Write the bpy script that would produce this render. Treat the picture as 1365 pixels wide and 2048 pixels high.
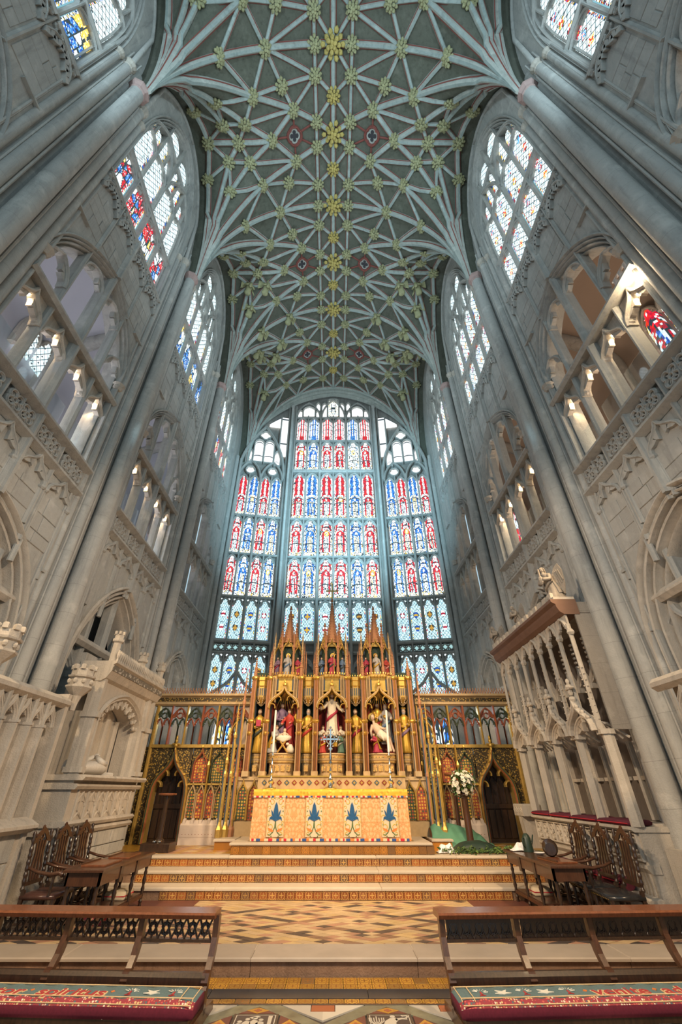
import bpy, math, random
import numpy as np
from math import sin, cos, pi, sqrt, radians, floor, exp, hypot
from mathutils import Vector, Matrix, Euler

random.seed(7)
SC = bpy.context.scene
COL = SC.collection
for _o in list(bpy.data.objects):
    bpy.data.objects.remove(_o)

# ------------------------------------------------------------------ camera
EYE = 1.85
PITCH = math.atan((1580 - 1024) / 827.0)
cam_d = bpy.data.cameras.new('camera')
cam_d.sensor_fit = 'VERTICAL'
cam_d.sensor_height = 36.0
cam_d.lens = 36.0 * 827 / 2048
cam_d.shift_x = 15.5 / 2048
cam_d.clip_start = .05
cam_d.clip_end = 200
cam = bpy.data.objects.new('camera', cam_d)
cam.location = (0, 0, EYE)
cam.rotation_euler = (pi / 2 + PITCH, 0, 0)
COL.objects.link(cam)
SC.camera = cam

# ------------------------------------------------------------------ world, exposure
W = bpy.data.worlds.new('world')
SC.world = W
W.use_nodes = True
W.node_tree.nodes['Background'].inputs[0].default_value = (.60, .83, .96, 1)
W.node_tree.nodes['Background'].inputs[1].default_value = .54
SC.view_settings.view_transform = 'Standard'
SC.view_settings.look = 'None'
SC.view_settings.gamma = 1
SC.view_settings.exposure = 0.58
SC.view_settings.use_curve_mapping = False
SC.cycles.max_bounces = 6
SC.cycles.diffuse_bounces = 3
SC.cycles.glossy_bounces = 2
SC.cycles.transmission_bounces = 4
SC.cycles.transparent_max_bounces = 8
SC.cycles.sample_clamp_indirect = 4
SC.cycles.use_denoising = True

# ------------------------------------------------------------------ lamps: the church's own floodlights, plus added cool fill
def lamp(name, kind, loc, target, energy, color, size=.15, angle=70, blend=.6):
    d = bpy.data.lights.new(name, kind)
    d.energy = energy
    d.color = color
    if kind == 'SPOT':
        d.spot_size = radians(angle); d.spot_blend = blend; d.shadow_soft_size = size
    elif kind == 'AREA':
        d.shape = 'DISK'; d.size = size
    else:
        d.shadow_soft_size = size
    o = bpy.data.objects.new(name, d)
    o.location = loc
    dv = Vector(target) - Vector(loc)
    o.rotation_euler = dv.to_track_quat('-Z', 'Y').to_euler()
    COL.objects.link(o)
    return o

WARM = (1.0, .70, .40)
COOL = (.62, .86, 1.0)
for sx in (-1, 1):
    # floodlights clamped on the gallery parapets, turned down on to altar, screen and pavement
    lamp('flood_lamp', 'SPOT', (sx * 5.25, 5.6, 8.3), (sx * -.6, 12.8, 1.8), 1300, WARM, .25, 58)
    lamp('flood_lamp', 'SPOT', (sx * 5.2, 9.6, 8.3), (sx * .8, 12.9, 3.2), 420, WARM, .25, 60)
    lamp('flood_lamp', 'SPOT', (sx * 5.2, 1.6, 8.3), (sx * 1.2, 8.2, 0), 1350, WARM, .25, 75)
    lamp('window_lamp', 'SPOT', (sx * 5.3, 5.0, 8.5), (sx * -1.5, 19, 14.5), 8000, (.40, .78, 1.0), .3, 44, .8)  # fill light added to cool and brighten the east window stone
    lamp('flood_lamp', 'SPOT', (sx * 5.2, 0.4, 8.3), (sx * -5.4, 9.3, 2.0), 2100, (1.0, .80, .60), .25, 56)
    # added cool fill lights, aimed up to brighten the vault
    lamp('vault_fill', 'SPOT', (sx * 5.2, -1.9, 13.4), (sx * -2.5, 9, 24), 2000, COOL, .4, 90, .9)
    lamp('vault_fill', 'SPOT', (sx * 4.9, 12.4, 8.6), (sx * -4.0, 11.5, 22), 1100, COOL, .4, 90, .9)

# ------------------------------------------------------------------ mesh helpers
class MB:
    """collects verts and faces; build() links them as one mesh object"""
    def __init__(s):
        s.v = []; s.f = []; s.m = []; s.c = None
    def add(s, vs, fs, mat=0):
        n = len(s.v)
        s.v += [tuple(p) for p in vs]
        for f in fs:
            s.f.append([i + n for i in f]); s.m.append(mat)
        return s
    def box(s, x0, x1, y0, y1, z0, z1, mat=0, M=None):
        p = [(x0, y0, z0), (x1, y0, z0), (x1, y1, z0), (x0, y1, z0), (x0, y0, z1), (x1, y0, z1), (x1, y1, z1), (x0, y1, z1)]
        if M: p = [M(*q) for q in p]
        return s.add(p, [(0, 3, 2, 1), (4, 5, 6, 7), (0, 1, 5, 4), (1, 2, 6, 5), (2, 3, 7, 6), (3, 0, 4, 7)], mat)
    def bbox(s, x0, x1, y0, y1, z0, z1, b=.01, mat=0, M=None):
        """box with its four upper edges chamfered"""
        p = [(x0, y0, z0), (x1, y0, z0), (x1, y1, z0), (x0, y1, z0), (x0, y0, z1 - b), (x1, y0, z1 - b), (x1, y1, z1 - b), (x0, y1, z1 - b),
             (x0 + b, y0 + b, z1), (x1 - b, y0 + b, z1), (x1 - b, y1 - b, z1), (x0 + b, y1 - b, z1)]
        if M: p = [M(*q) for q in p]
        f = [(0, 3, 2, 1), (8, 9, 10, 11)]
        for k in range(4):
            j = (k + 1) % 4
            f += [(k, j, j + 4, k + 4), (k + 4, j + 4, j + 8, k + 8)]
        return s.add(p, f, mat)
    def rings(s, rings, closed=True, cap=True, mat=0, mats=None, loop=False):
        """loft through rings of equal length"""
        n = len(rings[0]); vs = [p for r in rings for p in r]; base = len(s.v)
        s.v += [tuple(p) for p in vs]
        R = len(rings)
        for i in range(R if loop else R - 1):
            for j in range(n if closed else n - 1):
                k = (j + 1) % n; i2 = (i + 1) % R
                s.f.append([base + i * n + j, base + i * n + k, base + i2 * n + k, base + i2 * n + j])
                s.m.append(mats[j] if mats else mat)
        if cap and closed and not loop:
            s.f.append([base + j for j in range(n)][::-1]); s.m.append(mat)
            s.f.append([base + (R - 1) * n + j for j in range(n)]); s.m.append(mat)
        return s
    def lathe(s, prof, c=(0, 0, 0), seg=16, mat=0, M=None, phase=0.):
        rs = []
        for r, z in prof:
            ring = [(c[0] + r * cos(2 * pi * k / seg + phase), c[1] + r * sin(2 * pi * k / seg + phase), c[2] + z) for k in range(seg)]
            rs.append([M(*q) for q in ring] if M else ring)
        return s.rings(rs, mat=mat)
    def tube(s, path, rad, seg=8, mat=0, cap=True, ref=None):
        path = [Vector(p) for p in path]; n = len(path)
        if not hasattr(rad, '__len__'): rad = [rad] * n
        rs = []; prev = None
        for i, p in enumerate(path):
            t = (path[min(i + 1, n - 1)] - path[max(i - 1, 0)])
            t = t.normalized() if t.length > 1e-9 else Vector((0, 0, 1))
            if prev is None:
                a = Vector(ref) if ref else (Vector((0, 0, 1)) if abs(t.z) < .9 else Vector((1, 0, 0)))
                u = (a - t * a.dot(t)).normalized()
            else:
                u = (prev - t * prev.dot(t)).normalized()
            prev = u; w = t.cross(u)
            rs.append([p + (u * cos(2 * pi * k / seg) + w * sin(2 * pi * k / seg)) * rad[i] for k in range(seg)])
        return s.rings(rs, cap=cap, mat=mat)
    def ell(s, c, r, seg=10, rng=7, mat=0, M=None):
        """ellipsoid"""
        rs = []
        for i in range(rng + 1):
            a = -pi / 2 + pi * i / rng
            q = max(.02, cos(a))
            ring = [(c[0] + r[0] * q * cos(2 * pi * k / seg), c[1] + r[1] * q * sin(2 * pi * k / seg), c[2] + r[2] * sin(a)) for k in range(seg)]
            rs.append([M(*p) for p in ring] if M else ring)
        return s.rings(rs, mat=mat)
    def prism(s, poly, M, d0, d1, mat=0):
        """flat outline (s,z) given depth d0..d1 through the map M(s,z,d)"""
        a = [M(x, z, d0) for x, z in poly]; b = [M(x, z, d1) for x, z in poly]
        n = len(poly)
        fs = [tuple(range(n)), tuple(range(2 * n - 1, n - 1, -1))]
        fs += [(i, i + n, (i + 1) % n + n, (i + 1) % n) for i in range(n)]
        return s.add(a + b, fs, mat)
    def bar(s, pts, M, w, d0, d1, mat=0, closed=False, cf=.55, cd=None, mats=None):
        """moulded bar along an (s,z) polyline: half-width w, front at depth d0, back at d1, chamfered front"""
        n = len(pts); rs = []
        cd = min(w * 1.1, (d1 - d0) * .6) if cd is None else cd
        prof = [(-w, d1), (-w, d0 + cd), (-w * cf * .9, d0 + cd * .45), (-w * cf * .6, d0), (w * cf * .6, d0), (w * cf * .9, d0 + cd * .45), (w, d0 + cd), (w, d1)]
        for i, p in enumerate(pts):
            if closed: a, b = pts[i - 1], pts[(i + 1) % n]
            else: a, b = pts[max(i - 1, 0)], pts[min(i + 1, n - 1)]
            def un(q, r):
                L = hypot(r[0] - q[0], r[1] - q[1])
                return ((r[0] - q[0]) / L, (r[1] - q[1]) / L) if L > 1e-9 else None
            t1 = un(a, p) or un(p, b) or un(a, b) or (0, 1); t2 = un(p, b) or t1
            tx, tz = t1[0] + t2[0], t1[1] + t2[1]; L = hypot(tx, tz) or 1
            tx, tz = tx / L, tz / L
            m = 1 / max(.4, tx * t1[0] + tz * t1[1])
            rs.append([M(p[0] - tz * q * m, p[1] + tx * q * m, d) for q, d in prof])
        return s.rings(rs, cap=not closed, mat=mat, mats=mats, loop=closed)
    def mesh(s, name, mats, smooth=False):
        me = bpy.data.meshes.new(name)
        me.from_pydata(s.v, [], s.f)
        for m in (mats if isinstance(mats, (list, tuple)) else [mats]): me.materials.append(m)
        if len(me.materials) > 1: me.polygons.foreach_set('material_index', s.m)
        if smooth:
            me.polygons.foreach_set('use_smooth', [True] * len(s.f))
            if smooth != 'all':
                try: me.set_sharp_from_angle(angle=radians(42))
                except Exception: pass
        if s.c is not None:
            at = me.attributes.new('col', 'FLOAT_COLOR', 'FACE')
            at.data.foreach_set('color', np.array(s.c, dtype=np.float32).ravel())
        me.update()
        return me
    def build(s, name, mats, parent=None, smooth=False, **kw):
        return link(name, s.mesh(name, mats, smooth), parent, **kw)

def link(name, data, parent=None, loc=None, rot=None, scale=None, **kw):
    o = bpy.data.objects.new(name, data)
    if parent: o.parent = parent
    if loc is not None: o.location = loc
    if rot is not None: o.rotation_euler = rot
    if scale is not None: o.scale = scale if hasattr(scale, '__len__') else (scale,) * 3
    COL.objects.link(o)
    tag(o, **kw)
    return o

def tag(o, label=None, cat=None, group=None, kind=None):
    if label: o['label'] = label
    if cat: o['category'] = cat
    if group: o['group'] = group
    if kind: o['kind'] = kind
    return o

def thing(name, label, cat, loc=(0, 0, 0), rz=0, group=None):
    return link(name, None, None, loc, (0, 0, rz), label=label, cat=cat, group=group)

def copy_tree(o, parent=None, loc=None, rz=None, label=None):
    c = o.copy(); COL.objects.link(c)
    if parent: c.parent = parent
    if loc is not None: c.location = loc
    if rz is not None: c.rotation_euler = (0, 0, rz)
    if label: c['label'] = label
    for ch in list(o.children): copy_tree(ch, c)
    return c

# ------------------------------------------------------------------ arches
def pointed(s0, s1, zs, rise, n=16):
    a = (s1 - s0) / 2; m = (s0 + s1) / 2; out = []
    for i in range(n + 1):
        t = -1 + 2 * i / n
        q = abs(t)
        if rise > a * .95:
            R = (a * a + rise * rise) / (2 * a)
            z = sqrt(max(0, R * R - (q * a + R - a) ** 2))
        else:
            z = rise * (.82 * sqrt(max(0, 1 - q * q)) + .18 * (1 - q))
        out.append((m + t * a, zs + z))
    return out
def arch_z(s0, s1, zs, rise, s):
    a = (s1 - s0) / 2; q = min(1, abs(s - (s0 + s1) / 2) / a)
    if rise > a * .95:
        R = (a * a + rise * rise) / (2 * a)
        return zs + sqrt(max(0, R * R - (q * a + R - a) ** 2))
    return zs + rise * (.82 * sqrt(max(0, 1 - q * q)) + .18 * (1 - q))
def arch_even(s0, s1, zs, rise, n=20):
    """arch sampled evenly along its curve"""
    a = (s1 - s0) / 2; m = (s0 + s1) / 2
    return [(m - a * cos(pi * i / n), arch_z(s0, s1, zs, rise, m - a * cos(pi * i / n))) for i in range(n + 1)]
def bez(p0, p1, p2, p3, n=8):
    o = []
    for i in range(n + 1):
        t = i / n; u = 1 - t
        o.append(tuple(u ** 3 * a + 3 * u * u * t * b + 3 * u * t * t * c + t ** 3 * d for a, b, c, d in zip(p0, p1, p2, p3)))
    return o
def ogee(s0, s1, zs, rise, n=8):
    m = (s0 + s1) / 2; a = m - s0
    L = bez((s0, zs), (s0, zs + rise * .55), (m - a * .12, zs + rise * .50), (m, zs + rise), n)
    return L + [(2 * m - x, z) for x, z in L[::-1][1:]]
def cusp_head(mb, M, s0, s1, zs, rise, w, d0, d1, mat=0, og=False, spandrel=None, cus=True):
    """cusped head of one light: arch bar, two cusps a side, optional solid spandrel up to a height"""
    pts = ogee(s0, s1, zs, rise, 6) if og else arch_even(s0, s1, zs, rise, 12)
    mb.bar(pts, M, w, d0, d1, mat)
    a = (s1 - s0) / 2; m = (s0 + s1) / 2; n = len(pts)
    if cus:
        for fr in (.22, .40):
            for sg in (0, 1):
                i = int(fr * (n - 1)); i = n - 1 - i if sg else i
                p = pts[i]; q = pts[i - 1 if sg else i + 1]
                vx = (m - p[0]); vz = (zs - rise * .25 - p[1]) if fr > .3 else .0
                L = hypot(vx, vz) or 1; k = a * .42
                tip = (p[0] + vx / L * k, p[1] + vz / L * k - .02)
                o = pts[i + 1 if sg else i - 1]
                mb.prism([o, p, q, ((q[0] + tip[0]) / 2, (q[1] + tip[1]) / 2 + a * .05), tip, ((o[0] + tip[0]) / 2, (o[1] + tip[1]) / 2 - a * .05)], M, d0 + (d1 - d0) * .3, d1 - (d1 - d0) * .15, mat)
    if spandrel:
        for i in range(n - 1):
            mb.prism([pts[i], pts[i + 1], (pts[i + 1][0], spandrel), (pts[i][0], spandrel)], M, d0 + (d1 - d0) * .55, d1, mat)
def quatre(c, r, n=28, lobes=4, k=.42, ph=0):
    o = []
    for i in range(n):
        t = 2 * pi * i / n
        rr = r * (1 - k + k * abs(cos(lobes * (t - ph) / 2)) ** .6)
        o.append((c[0] + rr * cos(t), c[1] + rr * sin(t)))
    return o
def ring(c, r, n=20, sx=1.):
    return [(c[0] + sx * r * cos(2 * pi * i / n), c[1] + r * sin(2 * pi * i / n)) for i in range(n)]

# ------------------------------------------------------------------ materials
class NT:
    def __init__(s, name):
        s.m = bpy.data.materials.new(name); s.m.use_nodes = True
        s.t = s.m.node_tree; s.b = s.t.nodes['Principled BSDF']
    def n(s, typ, **kw):
        o = s.t.nodes.new(typ)
        for k, v in kw.items():
            if k.startswith('i_'):
                k = k[2:]; k = int(k) if k.isdigit() else k
                if isinstance(v, bpy.types.NodeSocket): s.t.links.new(v, o.inputs[k])
                else: o.inputs[k].default_value = v
            else: setattr(o, k, v)
        return o
    def math(s, op, a, b=None, c=None):
        kw = {'i_0': a}
        if b is not None: kw['i_1'] = b
        if c is not None: kw['i_2'] = c
        return s.n('ShaderNodeMath', operation=op, **kw).outputs[0]
    def mix(s, f, a, b, blend='MIX'):
        o = s.n('ShaderNodeMix', data_type='RGBA', blend_type=blend)
        for k, v in ((0, f), (6, a), (7, b)):
            if isinstance(v, bpy.types.NodeSocket): s.t.links.new(v, o.inputs[k])
            else: o.inputs[k].default_value = (*v, 1) if (k > 0 and len(v) == 3) else v
        return o.outputs[2]
    def ramp(s, f, stops):
        o = s.n('ShaderNodeValToRGB', i_0=f)
        e = o.color_ramp.elements
        while len(e) > 1: e.remove(e[-1])
        e[0].position = stops[0][0]; e[0].color = (*stops[0][1], 1)
        for p, c in stops[1:]:
            x = e.new(p); x.color = (*c, 1)
        return o.outputs[0]
    def pos(s):
        return s.n('ShaderNodeNewGeometry').outputs[0]
    def noise(s, scale, det=3, vec=None, rough=.55):
        return s.n('ShaderNodeTexNoise', i_Vector=vec or s.pos(), i_Scale=scale, i_Detail=det, i_Roughness=rough).outputs[0]
    def set(s, **kw):
        for k, v in kw.items():
            k = {'base': 'Base Color', 'rough': 'Roughness', 'metal': 'Metallic', 'normal': 'Normal', 'ec': 'Emission Color', 'es': 'Emission Strength', 'spec': 'Specular IOR Level', 'coat': 'Coat Weight'}[k]
            if isinstance(v, bpy.types.NodeSocket): s.t.links.new(v, s.b.inputs[k])
            else: s.b.inputs[k].default_value = (*v, 1) if hasattr(v, '__len__') and len(v) == 3 else v
        return s
    def bump(s, h, st=.3, dist=.02):
        return s.n('ShaderNodeBump', i_Strength=st, i_Distance=dist, i_Height=h).outputs[0]

def stone(name, c1, c2, joint=0, rough=.85, scale=.8, stain=.35, per=.10):
    t = NT(name); g = t.n('ShaderNodeNewGeometry'); p = g.outputs[0]
    a = t.noise(scale, 4, p); b = t.noise(9, 3, p)
    col = t.mix(a, c1, c2)
    col = t.mix(t.math('MULTIPLY', b, .35), col, tuple(x * .55 for x in c1))
    dk = t.n('ShaderNodeMapRange', i_0=t.noise(.9, 5, p, .7), i_1=.58, i_2=.75, i_3=0., i_4=stain).outputs[0]
    col = t.mix(dk, col, tuple(x * .35 for x in c1))
    # soot streaks running down and pale scuffed patches
    mp = t.n('ShaderNodeMapping', i_Vector=p, i_Scale=(5, 5, .5)).outputs[0]
    sk = t.n('ShaderNodeMapRange', i_0=t.noise(1.6, 4, mp, .65), i_1=.50, i_2=.72, i_3=0., i_4=.45).outputs[0]
    col = t.mix(sk, col, tuple(x * .42 for x in c1))
    pl = t.n('ShaderNodeMapRange', i_0=t.noise(2.3, 4, p, .6), i_1=.55, i_2=.7, i_3=0., i_4=.5).outputs[0]
    col = t.mix(pl, col, tuple(min(1, x * 1.22) for x in c2))
    # each block of its own slightly different quarry tone
    rnd = t.math('ADD', t.n('ShaderNodeObjectInfo').outputs['Random'], g.outputs['Random Per Island'])
    rnd = t.math('FRACT', rnd)
    col = t.mix(t.math('MULTIPLY', rnd, per * 2), col, tuple(x * .55 for x in c2))
    h = t.math('ADD', t.math('MULTIPLY', b, .5), t.noise(45, 2, p))
    if joint:
        sx = t.n('ShaderNodeSeparateXYZ', i_0=p)
        f = t.math('FRACT', t.math('ADD', t.math('DIVIDE', sx.outputs[2], joint), t.math('MULTIPLY', t.noise(.25, 0, p), .8)))
        j = t.math('LESS_THAN', f, .012)
        col = t.mix(t.math('MULTIPLY', j, .35), col, tuple(x * .25 for x in c1))
    t.set(base=col, rough=rough, normal=t.bump(h, .45, .016), spec=.2)
    return t.m

def plain(name, c, rough=.5, metal=0, var=.25, scale=6, spec=.4, coat=0):
    t = NT(name); p = t.n('ShaderNodeTexCoord').outputs['Object']
    col = t.mix(t.noise(scale, 3, p), tuple(x * (1 - var) for x in c), tuple(min(1, x * (1 + var)) for x in c))
    t.set(base=col, rough=rough, metal=metal, spec=spec, coat=coat)
    return t.m

def wood(name, c1, c2, rough=.35, scale=(14, 14, 2)):
    t = NT(name); p = t.n('ShaderNodeTexCoord').outputs['Object']
    m = t.n('ShaderNodeMapping', i_Vector=p, i_Scale=scale).outputs[0]
    a = t.noise(3, 5, m, .65)
    t.set(base=t.ramp(a, [(.3, c1), (.7, c2)]), rough=rough, coat=.25, normal=t.bump(a, .12, .004))
    return t.m

def figured(name, base, spots, scale=20, rough=.5, metal=0, thr=(.3, .12), rnd=1.):
    """small repeated ornament: voronoi rosettes of several colours on a ground"""
    t = NT(name); p = t.n('ShaderNodeTexCoord').outputs['Object']
    v = t.n('ShaderNodeTexVoronoi', i_Vector=p, i_Scale=scale, i_Randomness=rnd)
    hue = t.n('ShaderNodeSeparateColor', i_0=v.outputs['Color']).outputs[0]
    st = [(i / len(spots), c) for i, c in enumerate(spots)]
    r = t.ramp(hue, st); t.t.nodes[-1].color_ramp.interpolation = 'CONSTANT'
    m = t.math('LESS_THAN', v.outputs['Distance'], thr[0])
    m2 = t.math('LESS_THAN', v.outputs['Distance'], thr[1])
    col = t.mix(m, base, r); col = t.mix(m2, col, base)
    t.set(base=col, rough=rough, metal=metal)
    return t.m

M_ = {}
M_['stone'] = stone('stone_wall', (.40, .39, .365), (.54, .52, .47), .0)
M_['block'] = stone('stone_block', (.42, .41, .38), (.55, .53, .485), .0, per=.22)
M_['shaft'] = stone('stone_shaft', (.42, .41, .385), (.56, .54, .49), .62)
M_['stonew'] = stone('stone_warm', (.52, .46, .385), (.62, .56, .48), 0, stain=.25)
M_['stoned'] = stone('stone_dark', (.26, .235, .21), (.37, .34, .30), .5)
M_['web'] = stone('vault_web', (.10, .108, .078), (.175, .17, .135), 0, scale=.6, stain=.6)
M_['rib'] = stone('vault_rib', (.40, .42, .37), (.56, .56, .50), .7, scale=1.2)
M_['ribgreen'] = stone('vault_rib_soffit', (.30, .36, .33), (.44, .49, .46), .33, scale=3)
M_['red'] = plain('red_paint', (.22, .065, .05), .8)
M_['cap'] = plain('capital_paint', (.40, .27, .24), .8)
M_['gold'] = plain('dull_gilding', (.50, .33, .09), .42, .55, .35, 14)
M_['goldb'] = plain('bright_gilding', (.58, .37, .085), .32, .6, .3, 14)
M_['bossg'] = plain('boss_gilding', (.35, .335, .18), .75, .0, .55, 9)
M_['bossc'] = plain('boss_crown_gilding', (.46, .36, .11), .55, .2, .45, 8)
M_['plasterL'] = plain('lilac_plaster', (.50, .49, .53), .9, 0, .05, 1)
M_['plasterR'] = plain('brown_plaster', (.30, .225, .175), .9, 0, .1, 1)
M_['white'] = plain('white_enamel', (.8, .8, .8), .4, 0, .03)
M_['black'] = plain('black_iron', (.03, .03, .035), .45)
M_['oak'] = wood('dark_oak', (.018, .010, .007), (.05, .025, .014))
M_['oakr'] = wood('red_oak', (.045, .020, .012), (.10, .042, .022), .3)
M_['mahog'] = wood('worn_mahogany', (.13, .042, .018), (.24, .085, .036), .3)
M_['silver'] = plain('silver', (.78, .78, .76), .16, 1, .1)
M_['candle'] = plain('candle_wax', (.80, .78, .72), .5, 0, .03)
M_['leather'] = plain('brown_leather', (.075, .035, .028), .28, 0, .3, 20)
M_['leatherb'] = plain('black_leather', (.022, .022, .024), .22, 0, .3, 20)
M_['maroon'] = plain('maroon_velvet', (.105, .014, .028), .8, 0, .3, 20)
def glass_mat():
    t = NT('stained_glass')
    a = t.n('ShaderNodeAttribute', attribute_name='col')
    s = t.n('ShaderNodeSeparateXYZ', i_0=t.pos())
    h = t.math('ADD', s.outputs[0], s.outputs[1]); z = t.math('MULTIPLY', s.outputs[2], .66)
    big = t.math('GREATER_THAN', t.math('ABSOLUTE', s.outputs[0]), 5.7)
    p = t.math('ADD', .125, t.math('MULTIPLY', big, .065))
    ln = []
    for sg in ('ADD', 'SUBTRACT'):
        f = t.math('FRACT', t.math('DIVIDE', t.math(sg, h, z), p))
        ln.append(t.math('LESS_THAN', f, .125))
    lat = t.math('MULTIPLY', t.math('MAXIMUM', ln[0], ln[1]), a.outputs['Alpha'])
    col = t.mix(lat, a.outputs['Color'], (.025, .05, .06))
    t.set(base=(.02, .02, .02), rough=.25, ec=col, es=GLASS_STRENGTH)
    return t.m
GLASS_STRENGTH = 1.08
M_['glass'] = glass_mat()
def clear_glass():
    t = NT('clear_glass')
    tr = t.n('ShaderNodeBsdfTransparent', i_0=(.93, .96, .96, 1))
    gl = t.n('ShaderNodeBsdfGlossy', i_0=(.9, .95, 1, 1), i_1=.03)
    mx = t.n('ShaderNodeMixShader', i_0=.10, i_1=tr.outputs[0], i_2=gl.outputs[0])
    t.t.links.new(mx.outputs[0], t.t.nodes['Material Output'].inputs[0])
    return t.m
M_['clear'] = clear_glass()
def lamp_mat(name, c, s):
    t = NT(name); t.set(base=c, ec=c, es=s); return t.m
M_['lampw'] = lamp_mat('lit_lamp', (1, .86, .6), 30)

# ================================================================== CEILING: lierne vault
BAY = 5.08
BAY3 = 5.66                                           # the last bay reaches to the great window
YB = [3.04 + BAY * i for i in range(-1, 4)]          # -2.04, 3.04, 8.12, 13.20, 18.28
XW = 5.7                                              # plane of the side walls
ZS = 18.1                                             # springing of the vault
def vz(x, y, e=.22):
    x = abs(x)
    zb = ZS + 6.85 * sqrt(max(0, 1 - min(1, x / 5.25) ** 2))
    k = (y - 3.04) / BAY if y <= 13.2 else 2 + (y - 13.2) / BAY3
    d = min(1, abs(k - floor(min(k, 2.9999)) - .5) * 2) if k > 2 else abs(k - floor(k) - .5) * 2
    zt = ZS + 5.7 * sqrt(max(0, 1 - d * d))
    return (zb + zt + sqrt((zb - zt) ** 2 + e * e)) / 2 - e * .25

ceiling = link('ceiling', None, kind='structure')
BN = {'R0': (0, 0), 'R1': (0, .27), 'R2': (0, .5), 'S0': (.7, 0), 'S1': (.7, .16), 'S2': (.7, .42), 'T0': (2.47, 0), 'T1': (1.99, .2), 'T2': (1.61, .34),
      'U1': (3.05, .23), 'U2': (3.46, .38), 'M': (2.53, .5), 'V0': (3.9, 0), 'V1': (4.34, .23), 'V2': (4.34, .385), 'N': (3.84, .5), 'O': (5.08, .5), 'W': (5.27, .29), 'C': (5.25, 0)}
for k in ('R1', 'S1', 'S2', 'T1', 'T2', 'U1', 'U2', 'V1', 'V2', 'W', 'C', 'R0', 'S0', 'T0', 'V0'):
    BN[k + "'"] = (BN[k][0], 1 - BN[k][1])
# (from, to, kind) kind 2 = main rib, 1 = lierne
BE = [('C', 'V0', 2), ('V0', 'T0', 2), ('T0', 'S0', 2), ('S0', 'R0', 2), ('C', 'U1', 2), ('U1', 'T2', 2), ('T2', 'S2', 2), ('S2', 'R2', 2), ('C', 'V1', 2), ('V1', 'U2', 2), ('U2', 'M', 2),
      ('M', "T2'", 2), ('C', 'V2', 2), ('V2', 'N', 2), ('C', 'W', 2), ('W', 'O', 2), ('V0', 'U1', 1), ('U1', 'T0', 1), ('T0', 'T1', 1), ('T1', 'T2', 1), ('T0', 'S1', 1),
      ('U1', 'T1', 1), ('T1', 'S1', 1), ('S1', 'R1', 1), ('S1', 'R0', 1), ('S0', 'S1', 1), ('S1', 'S2', 1), ('R0', 'R1', 2), ('R1', 'R2', 2), ('R1', 'S2', 1), ('S1', 'T2', 1), ('V1', 'U1', 1), ('U1', 'U2', 1),
      ('V1', 'V2', 1), ('U2', 'V2', 1), ('U2', 'T2', 1), ('U2', 'N', 1), ('T2', 'M', 1), ('W', 'V2', 1), ('V2', 'O', 1), ('M', 'N', 2), ('N', 'O', 2), ('S2', "S2'", 1)]
RIBP = {2: [(-.10, .05), (-.10, -.03), (-.075, -.05), (-.07, -.10), (-.035, -.15), (.035, -.15), (.07, -.10), (.075, -.05), (.10, -.03), (.10, .05)],
        1: [(-.075, .05), (-.075, -.02), (-.055, -.04), (-.05, -.07), (-.03, -.11), (.03, -.11), (.05, -.07), (.055, -.04), (.075, -.02), (.075, .05)]}
RIBM = [0, 1, 0, 0, 2, 0, 0, 1, 0, 0]
def rib_mesh(p, q, kind, steep):
    (x0, y0), (x1, y1) = p, q
    L = hypot(x1 - x0, y1 - y0)
    n = 16 if steep else max(3, int(L / .28))
    pts = []
    for i in range(n + 1):
        t = i / n
        if steep: t = t ** 2.1
        x, y = x0 + (x1 - x0) * t, y0 + (y1 - y0) * t
        z = vz(x, y)
        if steep: z = min(z, ZS + (z - ZS) * 1.0) - .0
        pts.append(Vector((x, y, z)))
    if steep: pts[0].z = ZS - .12
    rs = []
    for i, c in enumerate(pts):
        t = (pts[min(i + 1, n)] - pts[max(i - 1, 0)]).normalized()
        nr = Vector((0, 0, 1)) if abs(t.z) < .93 else Vector((1 if c.x > 0 else -1, 0, .3))
        # down-into-room direction, perpendicular to the rib
        up = (nr - t * nr.dot(t)).normalized()
        sd = t.cross(up)
        taper = 1.0
        if steep: taper = .45 + .55 * min(1, (pts[i] - pts[0]).length / 3.2)
        rs.append([c + sd * a * taper * 1.2 + up * b * 1.15 for a, b in RIBP[kind]])
    mb = MB(); mb.rings(rs, closed=True, mats=RIBM)
    return mb
def boss_mesh(r, seed, square=False):
    """carved foliage boss: a knot of curled leaves round a darker core"""
    rnd = random.Random(seed); mb = MB()
    mb.ell((0, 0, -.03), (r * .62, r * .62, r * .32), 10, 5, 1)
    for ringn, (n, q0, zz, sz) in enumerate(((10, .80, -.02, .30), (7, .52, -r * .30, .28), (4, .20, -r * .46, .25))):
        for k in range(n):
            a = 2 * pi * k / n + ringn * .5
            q = r * q0 * rnd.uniform(.9, 1.08)
            if square and ringn == 0: q *= 1.0 + .28 * abs(cos(2 * a)) ** 3
            c = (cos(a) * q, sin(a) * q, zz + rnd.uniform(-.02, .02)); s_ = r * sz
            mb.rings([[(c[0] + cos(a) * s_ * u * w - sin(a) * s_ * v * w, c[1] + sin(a) * s_ * u * w + cos(a) * s_ * v * w, c[2] - s_ * h) for u, v in ((1.1, 0), (.4, .8), (-.8, .55), (-.8, -.55), (.4, -.8))] for w, h in ((.8, -.5), (1, .1), (.75, .7), (.25, .45))])
    return mb.mesh('boss', [M_['bossg'], M_['web']], 'all')
BOSS = [boss_mesh(.25, i) for i in range(4)]
BIG = boss_mesh(.38, 9, True); BIG.materials[0] = M_['bossc']
KEY = boss_mesh(.27, 11); KEY.materials[0] = M_['bossc']
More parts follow.
